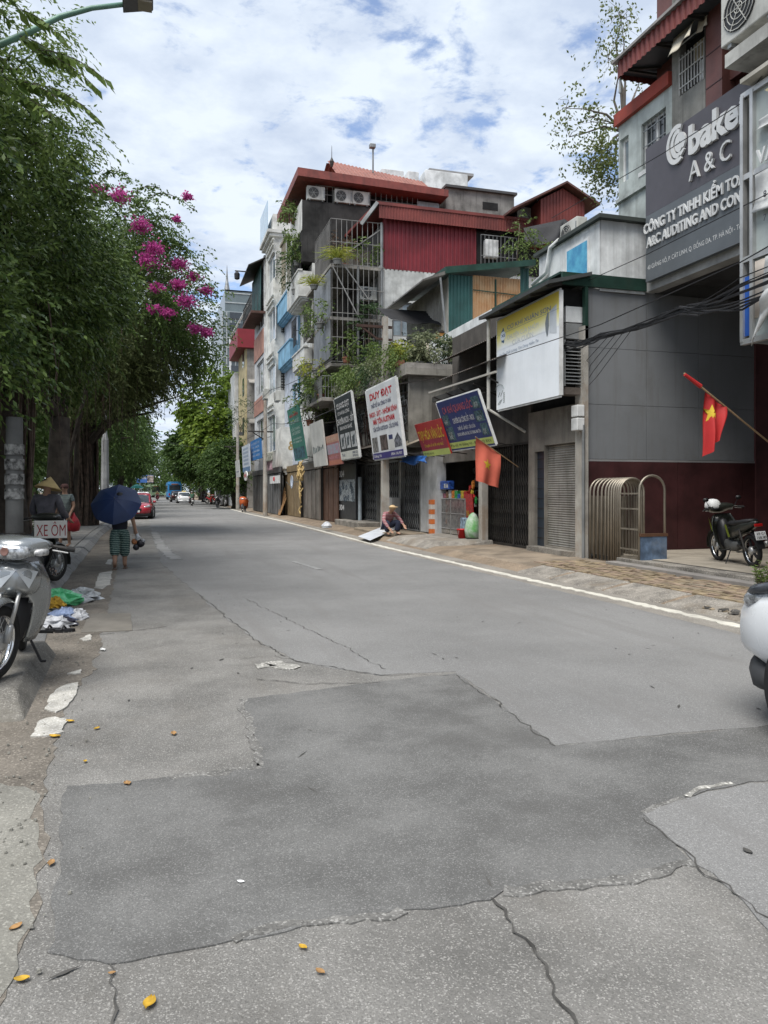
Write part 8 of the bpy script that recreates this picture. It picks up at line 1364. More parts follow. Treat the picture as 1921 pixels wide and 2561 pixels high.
def bus(name, label, col, group=None):
    o = local(name, label, 'bus', group); m = paint(f'{label[:14]} paint', col, 0.05, 0.0, 0.35); MB().box(-5.5, 5.5, -1.22, 1.22, 0.45, 3.05).obj('body', m, o, bevel=0.15); MB().box(-5.3, 5.3, -1.1, 1.1, 3.0, 3.25).obj('roof_unit', m, o, bevel=0.08)
    for sgn in (1, -1):
        for k in range(6): MB().box(-5.0 + k * 1.7, -3.5 + k * 1.7, 1.22 * sgn - 0.015, 1.22 * sgn + 0.015, 1.5, 2.6).obj('side_window', GLASS, o)
        for x in (-3.2, 3.4): MB().lathe([(0.2, -0.13), (0.48, -0.13), (0.5, 0), (0.48, 0.13), (0.2, 0.13)], (x, 1.1 * sgn, 0.5), 20, 'Y').obj('wheel', RUBBER, o)
    for x in (5.5, -5.5): MB().box(x - 0.02, x + 0.02, -0.95, 0.95, 1.75 if x < 0 else 1.3, 2.65).obj('end_window', GLASS, o); MB().box(x - 0.03, x + 0.03, -0.6, 0.6, 2.72, 2.92).obj('route_board', plain('amber route board', (0.25, 0.08, 0.02)), o)
    for sgn in (1, -1): MB().box(-5.53, -5.49, 0.95 * sgn - 0.12, 0.95 * sgn + 0.12, 0.8, 1.2).obj('tail_light', plain('red lens', (0.4, 0.01, 0.01), 0.15), o)
    return o
put(bus('bus', 'blue city bus driving away down the road', (0.03, 0.22, 0.50)), (3.1, 146, 0), math.radians(91)); put(bus('bus', 'pale green city bus coming along the far road', (0.42, 0.58, 0.36)), (-1.0, 205, 0), math.radians(-80)); put(bus('bus', 'second pale green bus half hidden behind the blue bus', (0.40, 0.58, 0.40)), (2.0, 228, 0), math.radians(-84))
# parked and far motorbikes
for i, (x, y, rz, c_, lb) in enumerate(((5.6, 73.6, -100, (0.04, 0.04, 0.045), 'dark motorbike parked at the right kerb under the trees'), (6.2, 75.2, -75, (0.25, 0.25, 0.26), 'grey motorbike parked beside the dark one under the trees'), (5.9, 88, -60, (0.40, 0.03, 0.03), 'red motorbike parked farther along the right kerb'), (6.4, 80, -80, (0.03, 0.05, 0.12), 'navy motorbike parked between the grey and red ones'), (5.9, 97, -90, (0.05, 0.05, 0.05), 'farthest dark motorbike parked on the right'), (-3.0, 54, 40, (0.3, 0.02, 0.02), 'red motorbike parked on the left pavement'), (-3.2, 57, 30, (0.05, 0.05, 0.05), 'dark motorbike parked on the left pavement'))):
    put(bike('motorbike', lb, plain(f'bike paint {i}', c_, 0.35), BLACK, 'motorbikes parked along the road', detail=False), (x, y, 0.12 if x > 5.7 or x < -2 else 0.0), math.radians(rz))
ocb = bike('covered_motorbike', 'motorbike under an orange cover at the right kerb', plain('bike paint 0', (0.04, 0.04, 0.045), 0.35), BLACK, detail=False); put(ocb, (6.35, 58.0, 0.02), math.radians(-105))
loft([(0.60, 0.03, 0.85, 0.10, 0.22), (0.48, -0.02, 0.82, 0.24, 0.34, 4), (0.34, 0.06, 0.80, 0.36, 0.36, 1.5), (0.1, -0.05, 0.66, 0.22, 0.40, 4), (-0.2, 0.03, 0.60, 0.28, 0.38, 2.2), (-0.5, -0.02, 0.66, 0.22, 0.36, 3), (-0.84, 0, 0.74, 0.10, 0.18)], 18).obj('orange_cover', mat('orange raincoat cloth', (0.62, 0.13, 0.03), 0.6, var=0.25, vs=5, bump=0.8, bs=6), ocb, smooth=True)
# billboard and green canopy far away
bb = thing('far_billboard', 'blue and white billboard over the far road end', 'billboard', (-2.5, 150, 0.1)); MB().box(-3.49, -0.47, 150, 150.3, 3.18, 4.61).obj('panel', plain('blue billboard', (0.06, 0.16, 0.45)), bb); MB().box(-1.62, -0.47, 149.9, 149.99, 3.26, 4.54).obj('picture', plain('pale billboard picture', (0.6, 0.5, 0.45), 0.5, var=0.7, vs=2), bb); MB().tube([(-2.92, 150.15, 0), (-2.92, 150.15, 3.18)], 0.12, 8).obj('post', GREYMET, bb); text3('HOTLINE', bb, WP, (-3.35, 149.98, 3.86), (1, 0, 0), (0, 0, 1), -1.77 - -3.35, 0.5, 0.02, 0)
gc = thing('street_parasol', 'turquoise parasol over a far pavement stall', 'parasol', (-2.6, 110, 0.1)); MB().lathe([(0.9, 2.0), (0.6, 2.3), (0.05, 2.55)], (-2.51, 110, 0), 10).obj('canopy', plain('turquoise cloth', (0.03, 0.36, 0.32)), gc); MB().tube([(-2.51, 110, 0.1), (-2.51, 110, 2.3)], 0.03, 6).obj('pole', GREYMET, gc)

# ================================================================ PEOPLE
def skin_mesh(name, verts, edges, radii, m, parent, sub_=2, root=0):
    me = bpy.data.meshes.new(name); me.from_pydata([tuple(v) for v in verts], edges, []); me.materials.append(m); o = bpy.data.objects.new(name, me); COL.objects.link(o)
    if parent is not None: o.parent = parent
    md = o.modifiers.new('skin', 'SKIN'); md.use_smooth_shade = True
    sv = me.skin_vertices[0].data if len(me.skin_vertices) else None
    for i, r in enumerate(radii): sv[i].radius = (r, r) if not isinstance(r, tuple) else r
    for i in range(len(verts)): sv[i].use_root = (i == root)
    o.modifiers.new('sub', 'SUBSURF').levels = sub_; o.modifiers['sub'].render_levels = sub_; return o
def person(name, label, J, skin=SKIN, shirt=None, trousers=None, sleeve=0.6, leg=0.75, hair=plain('black hair', (0.012, 0.011, 0.010), 0.5), group=None, shoes=None, bulk=1.0):
    """J: joints in the person's own space (facing +Y, x to their right)"""
    o = local(name, label, 'person', group); V_ = []; E_ = []; R_ = []; ix = {}
    def add(k, p, r, frm=None):
        ix[k] = len(V_); V_.append(Vector(p)); R_.append(r * bulk)
        if frm: E_.append((ix[frm], ix[k]))
    add('pelvis', J['pelvis'], 0.082); add('waist', J['waist'], 0.078, 'pelvis'); add('chest', J['chest'], 0.095, 'waist'); add('neck', J['neck'], 0.055, 'chest')
    hd = Vector(J['head']); nk = Vector(J['neck']); d = (hd - nk).normalized(); add('jaw', nk + d * 0.07, 0.058, 'neck'); add('head', nk + d * 0.15, 0.082, 'jaw'); add('crown', nk + d * 0.225, 0.06, 'head')
    for s in 'LR':
        add('sh' + s, J['sh' + s], 0.058, 'chest'); add('el' + s, J['el' + s], 0.040, 'sh' + s); add('wr' + s, J['wr' + s], 0.028, 'el' + s)
        w = Vector(J['wr' + s]); fd = (w - Vector(J['el' + s])).normalized(); pa = w + fd * 0.075; add('pa' + s, pa, 0.030, 'wr' + s)
        sd = fd.cross(Vector((0.2, 1, 0.1))).normalized()
        for k, (off, ln) in enumerate(((-0.024, 0.062), (-0.008, 0.072), (0.009, 0.068), (0.024, 0.052))):
            kn = pa + sd * off + fd * 0.03; add(f'k{s}{k}', kn, 0.0095, 'pa' + s); add(f'f{s}{k}', kn + fd * ln * 0.6 + Vector((0, 0.012, -0.004)), 0.0085, f'k{s}{k}'); add(f'g{s}{k}', kn + fd * ln + Vector((0, 0.03, -0.006)), 0.0075, f'f{s}{k}')
        add(f't{s}', w + fd * 0.04 + sd * -0.035 + Vector((0, 0.015, 0)), 0.011, 'wr' + s); add(f'u{s}', w + fd * 0.085 + sd * -0.045 + Vector((0, 0.03, 0)), 0.009, f't{s}')
        add('hp' + s, J['hp' + s], 0.07, 'pelvis'); add('kn' + s, J['kn' + s], 0.058, 'hp' + s); add('an' + s, J['an' + s], 0.036, 'kn' + s); add('to' + s, J['to' + s], 0.032, 'an' + s)
    skin_mesh('body', V_, E_, R_, skin, o, 2)
    hc = nk + d * 0.165; fw = Vector(J.get('face', (0, 1, 0))).normalized()
    MB().lathe([(0.098, -0.03), (0.102, 0.01), (0.092, 0.05), (0.062, 0.088), (0.0, 0.10)], tuple(hc - fw * 0.014), 14).obj('hair', hair, o, smooth=True)
    fc_ = nk + d * 0.135 + fw * 0.078; sdv = fw.cross(Vector((0, 0, 1))).normalized()
    MB().lathe([(0.006, 0.022), (0.012, 0.0), (0.014, -0.014), (0.004, -0.02)], tuple(fc_ + fw * 0.008), 8).obj('nose', skin, o, smooth=True)
    for s in (1, -1):
        MB().lathe([(0.001, -0.008), (0.011, 0.0), (0.001, 0.008)], tuple(fc_ + sdv * 0.03 * s + Vector((0, 0, 0.028)) - fw * 0.004), 8).obj('eye', plain('dark eye', (0.02, 0.016, 0.014), 0.3), o); MB().lathe([(0.004, -0.028), (0.016, 0.0), (0.004, 0.028)], tuple(nk + d * 0.145 + sdv * 0.083 * s), 8).obj('ear', skin, o, smooth=True)
    MB().bar(tuple(fc_ - sdv * 0.022 + Vector((0, 0, -0.038)) + fw * 0.0), tuple(fc_ + sdv * 0.022 + Vector((0, 0, -0.038))), 0.012, 0.008).obj('mouth', plain('lip', (0.30, 0.12, 0.10)), o)
    if shirt:
        v = [J['pelvis'], J['waist'], J['chest'], Vector(J['neck']) - Vector((0, 0, 0.03))]; e = [(0, 1), (1, 2), (2, 3)]; r = [0.158, 0.142, 0.145, 0.062]
        v[0] = Vector(J['pelvis']) + (Vector(J['pelvis']) - Vector(J['waist'])).normalized() * 0.13
        for s in 'LR': a = Vector(J['sh' + s]); c = Vector(J['el' + s]); n = len(v); v += [a, a.lerp(c, sleeve)] ; e += [(2, n), (n, n + 1)]; r += [0.075, 0.062]; 
        if sleeve > 0.9:
            for q, s in enumerate('LR'): c = Vector(J['el' + s]); w = Vector(J['wr' + s]); n = len(v); v += [c.lerp(w, 0.9)]; e += [(5 + 2 * q, n)]; r += [0.045]
        skin_mesh('shirt', v, e, [x * bulk for x in r], shirt, o, 2)
    if trousers:
        v = [Vector(J['pelvis']) + Vector((0, 0, 0.06)), J['pelvis']]; e = [(0, 1)]; r = [0.135, 0.145]
        for s in 'LR':
            n = len(v); v.append(J['hp' + s]); v.append(J['kn' + s] if leg >= 0.5 else Vector(J['hp' + s]).lerp(Vector(J['kn' + s]), leg * 2)); e += [(1, n), (n, n + 1)]; r += [0.13, 0.098]
            if leg > 0.5: v.append(Vector(J['kn' + s]).lerp(Vector(J['an' + s]), (leg - 0.5) * 2)); e.append((n + 1, n + 2)); r.append(0.098)
        skin_mesh('trousers', v, e, [x * bulk for x in r], trousers, o, 2)
    for s in 'LR':
        a, t = Vector(J['an' + s]), Vector(J['to' + s]); f = (t - a); f.z = 0; f = f.normalized(); c = (a + t) / 2; q = f.cross(Vector((0, 0, 1))); g = c - Vector((0, 0, 0)); zb = min(a.z, t.z) - 0.036
        MB().prism([tuple(Vector((p.x, p.y, zb - 0.012))) for p in (g - f * 0.12 - q * 0.035, g + f * 0.10 - q * 0.045, g + f * 0.13, g + f * 0.10 + q * 0.045, g - f * 0.12 + q * 0.035)], (0, 0, 0.02)).obj('sandal', shoes or plain('brown sandal', (0.16, 0.11, 0.08), 0.7), o)
        if shoes: loft([(0, 0, 0, 0.001, 0.001)], 6) if False else None
    return o
def stand(h=1.6, step=0.0, lean=0.0, armR=None, armL=None, w=1.0):
    k = h / 1.6; J = {'pelvis': (0, 0, 0.90 * k), 'waist': (0, 0.01 + lean * 0.2, 1.05 * k), 'chest': (0, 0.01 + lean * 0.5, 1.24 * k), 'neck': (0, 0.0 + lean * 0.9, 1.385 * k), 'head': (0, 0.03 + lean * 1.1, 1.6 * k)}
    for s, q in (('L', -1), ('R', 1)):
        J['sh' + s] = (0.17 * q * w, lean * 0.7, 1.32 * k); J['el' + s] = (0.23 * q * w, -0.02 + lean * 0.6, 1.06 * k); J['wr' + s] = (0.25 * q * w, 0.06 + lean * 0.6, 0.84 * k)
        f = step * q; J['hp' + s] = (0.085 * q, 0, 0.84 * k); J['kn' + s] = (0.09 * q, 0.03 + f * 0.5, 0.47 * k); J['an' + s] = (0.09 * q, f - 0.02 * (f < 0), 0.085 + (0.05 if f < -0.05 else 0)); J['to' + s] = (0.10 * q, f + 0.15, 0.05)
    if armR: J['elR'], J['wrR'] = armR
    if armL: J['elL'], J['wrL'] = armL
    return J
def pattern_mat(name, base, ink, sx, sz, thr=0.55):
    """printed cloth: broken horizontal motif bands"""
    if name in MATS: return MATS[name]
    m = bpy.data.materials.new(name); MATS[name] = m; m.use_nodes = True; nt = m.node_tree; N = nt.nodes; L = nt.links; b = N['Principled BSDF']; b.inputs['Roughness'].default_value = 0.85
    tc = N.new('ShaderNodeTexCoord'); mp = N.new('ShaderNodeMapping'); mp.inputs['Scale'].default_value = (sx, sx, sz); L.new(tc.outputs['Object'], mp.inputs[0]); n = N.new('ShaderNodeTexNoise'); n.inputs['Scale'].default_value = 1.0; n.inputs['Detail'].default_value = 2; L.new(mp.outputs[0], n.inputs['Vector'])
    w = N.new('ShaderNodeTexWave'); w.bands_direction = 'Z'; w.inputs['Scale'].default_value = sz * 0.12; w.inputs['Distortion'].default_value = 1.5; w.inputs['Detail'].default_value = 1; L.new(tc.outputs['Object'], w.inputs['Vector'])
    a = N.new('ShaderNodeMath'); a.operation = 'MULTIPLY'; L.new(n.outputs[0], a.inputs[0]); L.new(w.outputs['Fac'], a.inputs[1]); r = N.new('ShaderNodeMapRange'); r.inputs[1].default_value = thr - 0.22; r.inputs[2].default_value = thr - 0.14; L.new(a.outputs[0], r.inputs[0])
    x = N.new('ShaderNodeMix'); x.data_type = 'RGBA'; x.inputs[6].default_value = (*base, 1); x.inputs[7].default_value = (*ink, 1); L.new(r.outputs[0], x.inputs[0]); L.new(x.outputs[2], b.inputs['Base Color']); return m
# woman with umbrella, walking away
px_, py_ = -0.71, 16.41
wm = person('person', 'person in dark top and patterned green trousers walking away under a blue umbrella', stand(1.52, 0.13, armR=((0.25, 0.0, 1.02), (0.30, 0.07, 0.80)), armL=((-0.24, 0.02, 1.08), (-0.08, 0.20, 1.16))), shirt=plain('dark navy knit', (0.018, 0.020, 0.032), 0.9), trousers=pattern_mat('green printed cloth', (0.012, 0.045, 0.042), (0.28, 0.38, 0.33), 60, 70), sleeve=0.55, leg=0.80, bulk=1.14)
put(wm, (px_, py_, 0.0))
um = thing('umbrella', 'dark blue umbrella carried low over the walking person', 'umbrella', (px_, py_, 1.0)); ax = Vector((-0.12, -0.80, 0.58)).normalized(); ctr = Vector((px_ - 0.07, py_ + 0.02, 1.33)); e1 = ax.cross(Vector((0, 0, 1))).normalized(); e2 = e1.cross(ax)
UMB = mat('navy umbrella cloth', (0.016, 0.035, 0.105), 0.45, var=0.15, bump=0.1, bs=30); nrib = 8; RU = 0.50
for k in range(nrib):
    def pan(u, v, k=k):
        a = 2 * math.pi * (k + u) / nrib; sc = 1 - 0.055 * math.sin(math.pi * u) * v; r = RU * v * sc; h = 0.19 * (1 - v ** 2.1) - 0.012 * math.sin(math.pi * u) * v; return ctr + e1 * (r * math.cos(a)) + e2 * (r * math.sin(a)) + ax * h
    q = MB().grid(pan, 6, 8).obj('canopy_panel', UMB, um, smooth=True)
    a = 2 * math.pi * k / nrib; MB().tube([ctr + e1 * (RU * v * math.cos(a)) + e2 * (RU * v * math.sin(a)) + ax * (0.19 * (1 - v ** 2.1) - 0.006) for v in (0, 0.25, 0.5, 0.75, 1.0)], 0.003, 4).obj('rib', GREYMET, um)
MB().tube([ctr + ax * 0.25, ctr - ax * 0.42], 0.006, 6).obj('shaft', GREYMET, um); MB().tube([ctr - ax * 0.40, ctr - ax * 0.5], 0.014, 8).obj('handle', BLACK, um)
bg = thing('shopping_bag', 'clear plastic bag with orange and dark fruit in the walking hand', 'bag', (px_ + 0.32, py_ + 0.05, 0.4)); hx, hy = px_ + 0.33, py_ + 0.10
PLA = mat('milky plastic film', (0.60, 0.62, 0.64), 0.3, var=0.2, vs=12, bump=0.5, bs=20)
MB().tube([(hx - 0.01, hy, 0.80), (hx, hy, 0.74), (hx + 0.01, hy, 0.67), (hx + 0.03, hy, 0.60)], [0.012, 0.022, 0.04, 0.075], 9).obj('bag_neck', PLA, bg, smooth=True)
for dx, dz, r, c_ in ((-0.05, 0.555, 0.065, (0.60, 0.24, 0.10)), (0.075, 0.515, 0.085, (0.03, 0.028, 0.035)), (-0.015, 0.44, 0.07, (0.05, 0.05, 0.06)), (0.12, 0.56, 0.05, (0.55, 0.57, 0.6))): MB().lathe([(0.0, -r), (r * 0.7, -r * 0.7), (r, 0), (r * 0.7, r * 0.7), (0.0, r)], (hx + dx, hy, dz), 12).obj('fruit', plain('fruit %.2f' % dx, c_, 0.45, var=0.4, vs=20), bg, smooth=True)
# person with conical hat
hp_ = person('person', 'person in grey shirt and conical straw hat standing with back turned', stand(1.62, 0.04, 0.06, armR=((0.27, 0.02, 1.10), (0.30, 0.22, 0.98)), armL=((-0.25, 0.04, 1.08), (-0.16, 0.24, 1.0)), w=1.1), shirt=mat('grey work shirt', (0.115, 0.11, 0.125), 0.9, var=0.25, vs=7, bump=0.5, bs=14), trousers=plain('dark trousers', (0.03, 0.03, 0.035), 0.9), sleeve=0.95, leg=0.97); put(hp_, (-1.82, 14.2, 0.145), math.radians(-14))
ht_ = thing('conical_hat', 'yellow conical straw hat on the person in grey', 'hat', (-1.80, 14.25, 1.66)); STRAW = mat('straw weave', (0.50, 0.37, 0.16), 0.75, var=0.15, vs=10, bump=0.3, bs=60)
MB().lathe([(0.22, 0.0), (0.15, 0.068), (0.075, 0.142), (0.008, 0.205), (0.0, 0.207)], (0, 0, 0), 28, cap=False).obj('cone', STRAW, ht_, smooth=True).matrix_parent_inverse = Matrix.Identity(4); MB().lathe([(0.222, -0.004), (0.222, 0.006)], (0, 0, 0), 28, cap=False).obj('brim_ring', plain('bamboo ring', (0.4, 0.28, 0.12)), ht_).matrix_parent_inverse = Matrix.Identity(4); del ht_['_abs']; ht_.location = (-1.79, 14.26, 1.645); ht_.rotation_euler = (math.radians(-8), math.radians(10), 0)
# person in stripes
sp_ = person('person', 'person in striped shirt and dark shorts standing by the kerb trees', stand(1.60, 0.05, armR=((0.25, -0.03, 1.04), (0.22, 0.10, 0.80)), armL=((-0.24, 0.0, 1.06), (-0.2, 0.14, 0.86))), shirt=pattern_mat('striped jersey', (0.02, 0.04, 0.045), (0.35, 0.40, 0.38), 0.5, 90, 0.50), trousers=plain('navy shorts', (0.02, 0.028, 0.045), 0.9), sleeve=0.6, leg=0.52, hair=plain('faded red cap', (0.10, 0.045, 0.04), 0.8)); put(sp_, (-2.25, 21.1, 0.145), math.radians(160))
rb_ = thing('red_bag', 'red plastic bag held by the person in stripes', 'bag', (-2.45, 20.95, 0.5)); MB().lathe([(0.02, 0.0), (0.14, 0.03), (0.17, 0.18), (0.12, 0.32), (0.04, 0.44), (0.02, 0.5)], (-2.03, 20.98, 0.55), 10).obj('bag', mat('red film', (0.42, 0.02, 0.03), 0.4, var=0.3, vs=10, bump=0.5, bs=15), rb_, smooth=True)
# crouching person in plaid
Jc = {'pelvis': (0, 0, 0.34), 'waist': (0, 0.07, 0.46), 'chest': (0, 0.18, 0.60), 'neck': (0, 0.27, 0.70), 'head': (0, 0.42, 0.84), 'face': (0, 0.8, -0.6), 'shL': (-0.17, 0.22, 0.65), 'shR': (0.17, 0.22, 0.65), 'elL': (-0.30, 0.36, 0.46), 'elR': (0.30, 0.36, 0.44), 'wrL': (-0.30, 0.52, 0.32), 'wrR': (0.22, 0.56, 0.22), 'hpL': (-0.10, 0.04, 0.30), 'hpR': (0.10, 0.04, 0.30), 'knL': (-0.20, 0.42, 0.42), 'knR': (0.20, 0.42, 0.40), 'anL': (-0.17, 0.36, 0.085), 'anR': (0.17, 0.36, 0.085), 'toL': (-0.19, 0.52, 0.05), 'toR': (0.19, 0.52, 0.05)}
cr_ = person('person', 'person in red plaid shirt and cap crouching over the white sheet', Jc, shirt=pattern_mat('red plaid', (0.20, 0.035, 0.05), (0.40, 0.30, 0.30), 45, 60, 0.5), trousers=plain('dark blue trousers', (0.02, 0.026, 0.05), 0.9), sleeve=0.95, leg=0.97, hair=plain('tan sun cap', (0.50, 0.36, 0.20), 0.85), shoes=BLACK); put(cr_, (7.35, 24.3, 0.13), math.radians(-165), s=1.1)
MB().lathe([(0.04, 0.0), (0.14, -0.008), (0.15, -0.004), (0.10, 0.01)], (0, 0.43, 0.86), 14).obj('cap_brim', MATS['tan sun cap'], cr_)
# riders on far motorbikes
def rider(lb, x, y, rz, c_, shirt_, helm):
    bk2 = bike('motorbike', f'{lb} motorbike'.replace('rider', 'ridden'), plain(f'ride paint {x}', c_, 0.35), BLACK, 'motorbikes moving on the road', detail=False, spoke=False); put(bk2, (x, y, 0), rz)
    J = {'pelvis': (0, 0, 0.86), 'waist': (0, 0.03, 1.0), 'chest': (0, 0.08, 1.18), 'neck': (0, 0.11, 1.32), 'head': (0, 0.15, 1.54)}
    for s, q in (('L', -1), ('R', 1)): J['sh' + s] = (0.17 * q, 0.10, 1.26); J['el' + s] = (0.25 * q, 0.24, 1.08); J['wr' + s] = (0.28 * q, 0.46, 1.04); J['hp' + s] = (0.10 * q, 0.05, 0.82); J['kn' + s] = (0.20 * q, 0.36, 0.68); J['an' + s] = (0.20 * q, 0.22, 0.34); J['to' + s] = (0.20 * q, 0.36, 0.31)
    p = person('person', lb, J, shirt=plain(f'rider shirt {x}', shirt_, 0.9), trousers=plain('rider trousers', (0.03, 0.03, 0.04), 0.9), sleeve=0.95, leg=0.97, hair=plain(f'helmet {x}', helm, 0.3), group='people riding motorbikes'); put(p, (x - 0.12 * math.cos(rz), y - 0.12 * math.sin(rz), 0), rz - math.pi / 2)
rider('rider in green jacket heading away on a white scooter', 3.7, 84.6, math.radians(92), (0.55, 0.55, 0.55), (0.06, 0.14, 0.09), (0.4, 0.4, 0.42))
rider('rider in orange shirt coming along the far road', 0.2, 132, math.radians(-88), (0.3, 0.03, 0.03), (0.5, 0.25, 0.12), (0.6, 0.5, 0.2))

# ================================================================ FLAGS, GATE, LITTER
def flag(label, pole0, tip, a0, a1, drop, fold, m, starm, group='national flags', skew=0.0, stars=True, taper=1.0, push=(0, 0, 0)):
    """pole from wall to tip; cloth hangs from the stretch a0..a1 (fractions along the pole)"""
    o = thing('flag', label, 'flag', pole0, group); p0 = Vector(pole0); p1 = Vector(tip); MB().tube([p0, p1], 0.014, 8).obj('pole', plain('varnished pole', (0.30, 0.20, 0.11), 0.6), o)
    A = p0.lerp(p1, a1); B = p0.lerp(p1, a0)      # A near tip, B near wall
    nn = Vector((0, 1, 0))
    def f(u, v):
        q = A.lerp(B, u * (1 - (1 - taper) * v)); z = -drop(u) * v; w = fold * math.sin(u * 11 + 1.5 * v) * (0.25 + 0.75 * v) + 0.03 * math.sin(5 * v + 3 * u); return q + Vector((skew * v * (1 - u) + push[0] * v, push[1] * v, z)) + nn * w
    MB().grid(f, 28, 20).obj('cloth', m, o, smooth=True)
    if stars:
        cu, cv, R = stars if isinstance(stars, tuple) else (0.5, 0.45, 0.13); du = (B - A).length; b = MB(); rings = 4
        pts = [(math.sin(k * math.pi / 5) * (1 if k % 2 == 0 else 0.42), -math.cos(k * math.pi / 5) * (1 if k % 2 == 0 else 0.42)) for k in range(10)]
        for side in (1, -1):
            vs = []; fs = []
            for rr in range(rings + 1):
                for x, y in pts: u, v = cu + x * R / du * rr / rings, cv + y * R / drop(cu) * rr / rings; vs.append(f(u, v) - nn * 0.006 * side)
            for rr in range(rings):
                for k in range(10): a, c = rr * 10 + k, rr * 10 + (k + 1) % 10; fs.append((a, c, c + 10, a + 10))
            b.add(vs, fs)
        b.obj('star', starm, o)
    return o
STARY = plain('flag star yellow', (0.60, 0.42, 0.03), 0.7)
flag('faded orange red flag with yellow star over the grocery post', (8.95, 17.78, 2.22), (7.62, 17.48, 2.95), 0.42, 0.985, lambda u: 1.08 - 0.20 * u, 0.045, mat('faded orange flag cloth', (0.62, 0.14, 0.09), 0.85, var=0.15, bump=0.15, bs=60), STARY, stars=(0.46, 0.50, 0.15), taper=0.92)
Yf = 9.75; flag('bright red flag with folded yellow star before the grey panel wall', (9.29, 9.75, 2.36), (7.69, 9.75, 3.39), 0.52, 0.76, lambda u: 1.02 - 0.45 * u, 0.10, mat('bright red flag cloth', (0.42, 0.018, 0.018), 0.7, var=0.15, bump=0.15, bs=60), STARY, stars=(0.34, 0.32, 0.15), taper=0.62)
fs_ = thing('flag_sleeve', 'rolled red end of the flag pole before the grey wall', 'flag', (7.75, 9.75, 3.35), 'national flags'); MB().tube([(7.69, 9.74, 3.37), (7.98, 9.74, 3.2)], [0.025, 0.035], 8).obj('rolled_cloth', MATS['bright red flag cloth'], fs_)
# folding stainless gate: a stack of arched hoops
gt = thing('retractable_gate', 'folded retractable steel gate of arched hoops beside the gateway', 'gate', (9.4, 13.8, 0.2))
RST = metal('dull stained steel', (0.36, 0.32, 0.26), 0.42, 0.45)
def hoop(y, x0, x1, h, r, m):
    R = (x1 - x0) / 2; c = (x0 + x1) / 2; P = [(x0, y, 0.16), (x0, y, h - R)] + [(c - R * math.cos(t), y, h - R + R * math.sin(t)) for t in [math.pi * k / 10 for k in range(1, 10)]] + [(x1, y, h - R), (x1, y, 0.16)]; return MB().tube(P, r, 8)
ys = [14.42, 14.27, 14.12, 13.97, 13.83, 13.72, 13.62, 13.53, 13.45, 13.38, 13.31]
for i, y_ in enumerate(ys): hoop(y_, 8.97, 9.52, 1.86, 0.024, RST).obj('hoop', RST, gt, smooth=True); MB().bar((9.02, y_, 0.25), (9.02, y_, 1.5), 0.03).bar((9.46, y_, 0.25), (9.46, y_, 1.5), 0.03).obj('inner_bar', RST, gt)
hoop(12.62, 8.93, 9.50, 1.90, 0.026, RST).obj('hoop', RST, gt, smooth=True)
lk = MB()
for z in (0.45, 0.85, 1.25, 1.55):
    lk.bar((8.97, 13.31, z), (8.95, 12.62, z), 0.03)
lk.obj('link_bars', RST, gt); MB().box(8.96, 9.48, 12.64, 13.28, 0.22, 0.30).obj('motor_base', RST, gt)
MB().box(8.93, 9.50, 12.55, 12.60, 0.18, 0.72).obj('end_panel', mat('scuffed blue panel', (0.14, 0.21, 0.32), 0.5, var=0.4, vs=4, grime=0.4, gcol=(0.2, 0.2, 0.2), bump=0.0), gt); MB().box(8.91, 9.52, 12.54, 12.61, 0.72, 0.78).obj('panel_trim', metal('rust trim', (0.20, 0.11, 0.07), 0.6), gt)
for y_ in (12.7, 13.8, 14.4): MB().lathe([(0.05, -0.02), (0.05, 0.02)], (8.99, y_, 0.2), 12, 'X').obj('roller', RUBBER, gt)
# litter at the left kerb
def crumple(name, label, loc, r, h, m, seed, cat='litter', group='litter at the left kerb', squash=(1, 1)):
    rr = random.Random(seed); o = thing(name, label, cat, loc, group); n, k = 16, 7; vs = []; fs = []
    for j in range(k + 1):
        t = j / k * math.pi / 2
        for i in range(n): a = 2 * math.pi * i / n; q = 1 + rr.uniform(-0.28, 0.28); vs.append((loc[0] + r * squash[0] * q * math.cos(t) * math.cos(a), loc[1] + r * squash[1] * q * math.cos(t) * math.sin(a), loc[2] + h * math.sin(t) * (1 + rr.uniform(-0.25, 0.25)) + 0.004))
    for j in range(k):
        for i in range(n): fs.append((j * n + i, j * n + (i + 1) % n, (j + 1) * n + (i + 1) % n, (j + 1) * n + i))
    MB().add(vs, fs).obj('crumpled_film', m, o); return o
GB = mat('green bag film', (0.06, 0.42, 0.16), 0.35, var=0.35, vs=9, col2=(0.22, 0.60, 0.34), bump=0.5, bs=25); CB = mat('clear bag film', (0.55, 0.57, 0.58), 0.3, var=0.4, vs=10, bump=0.6, bs=25)
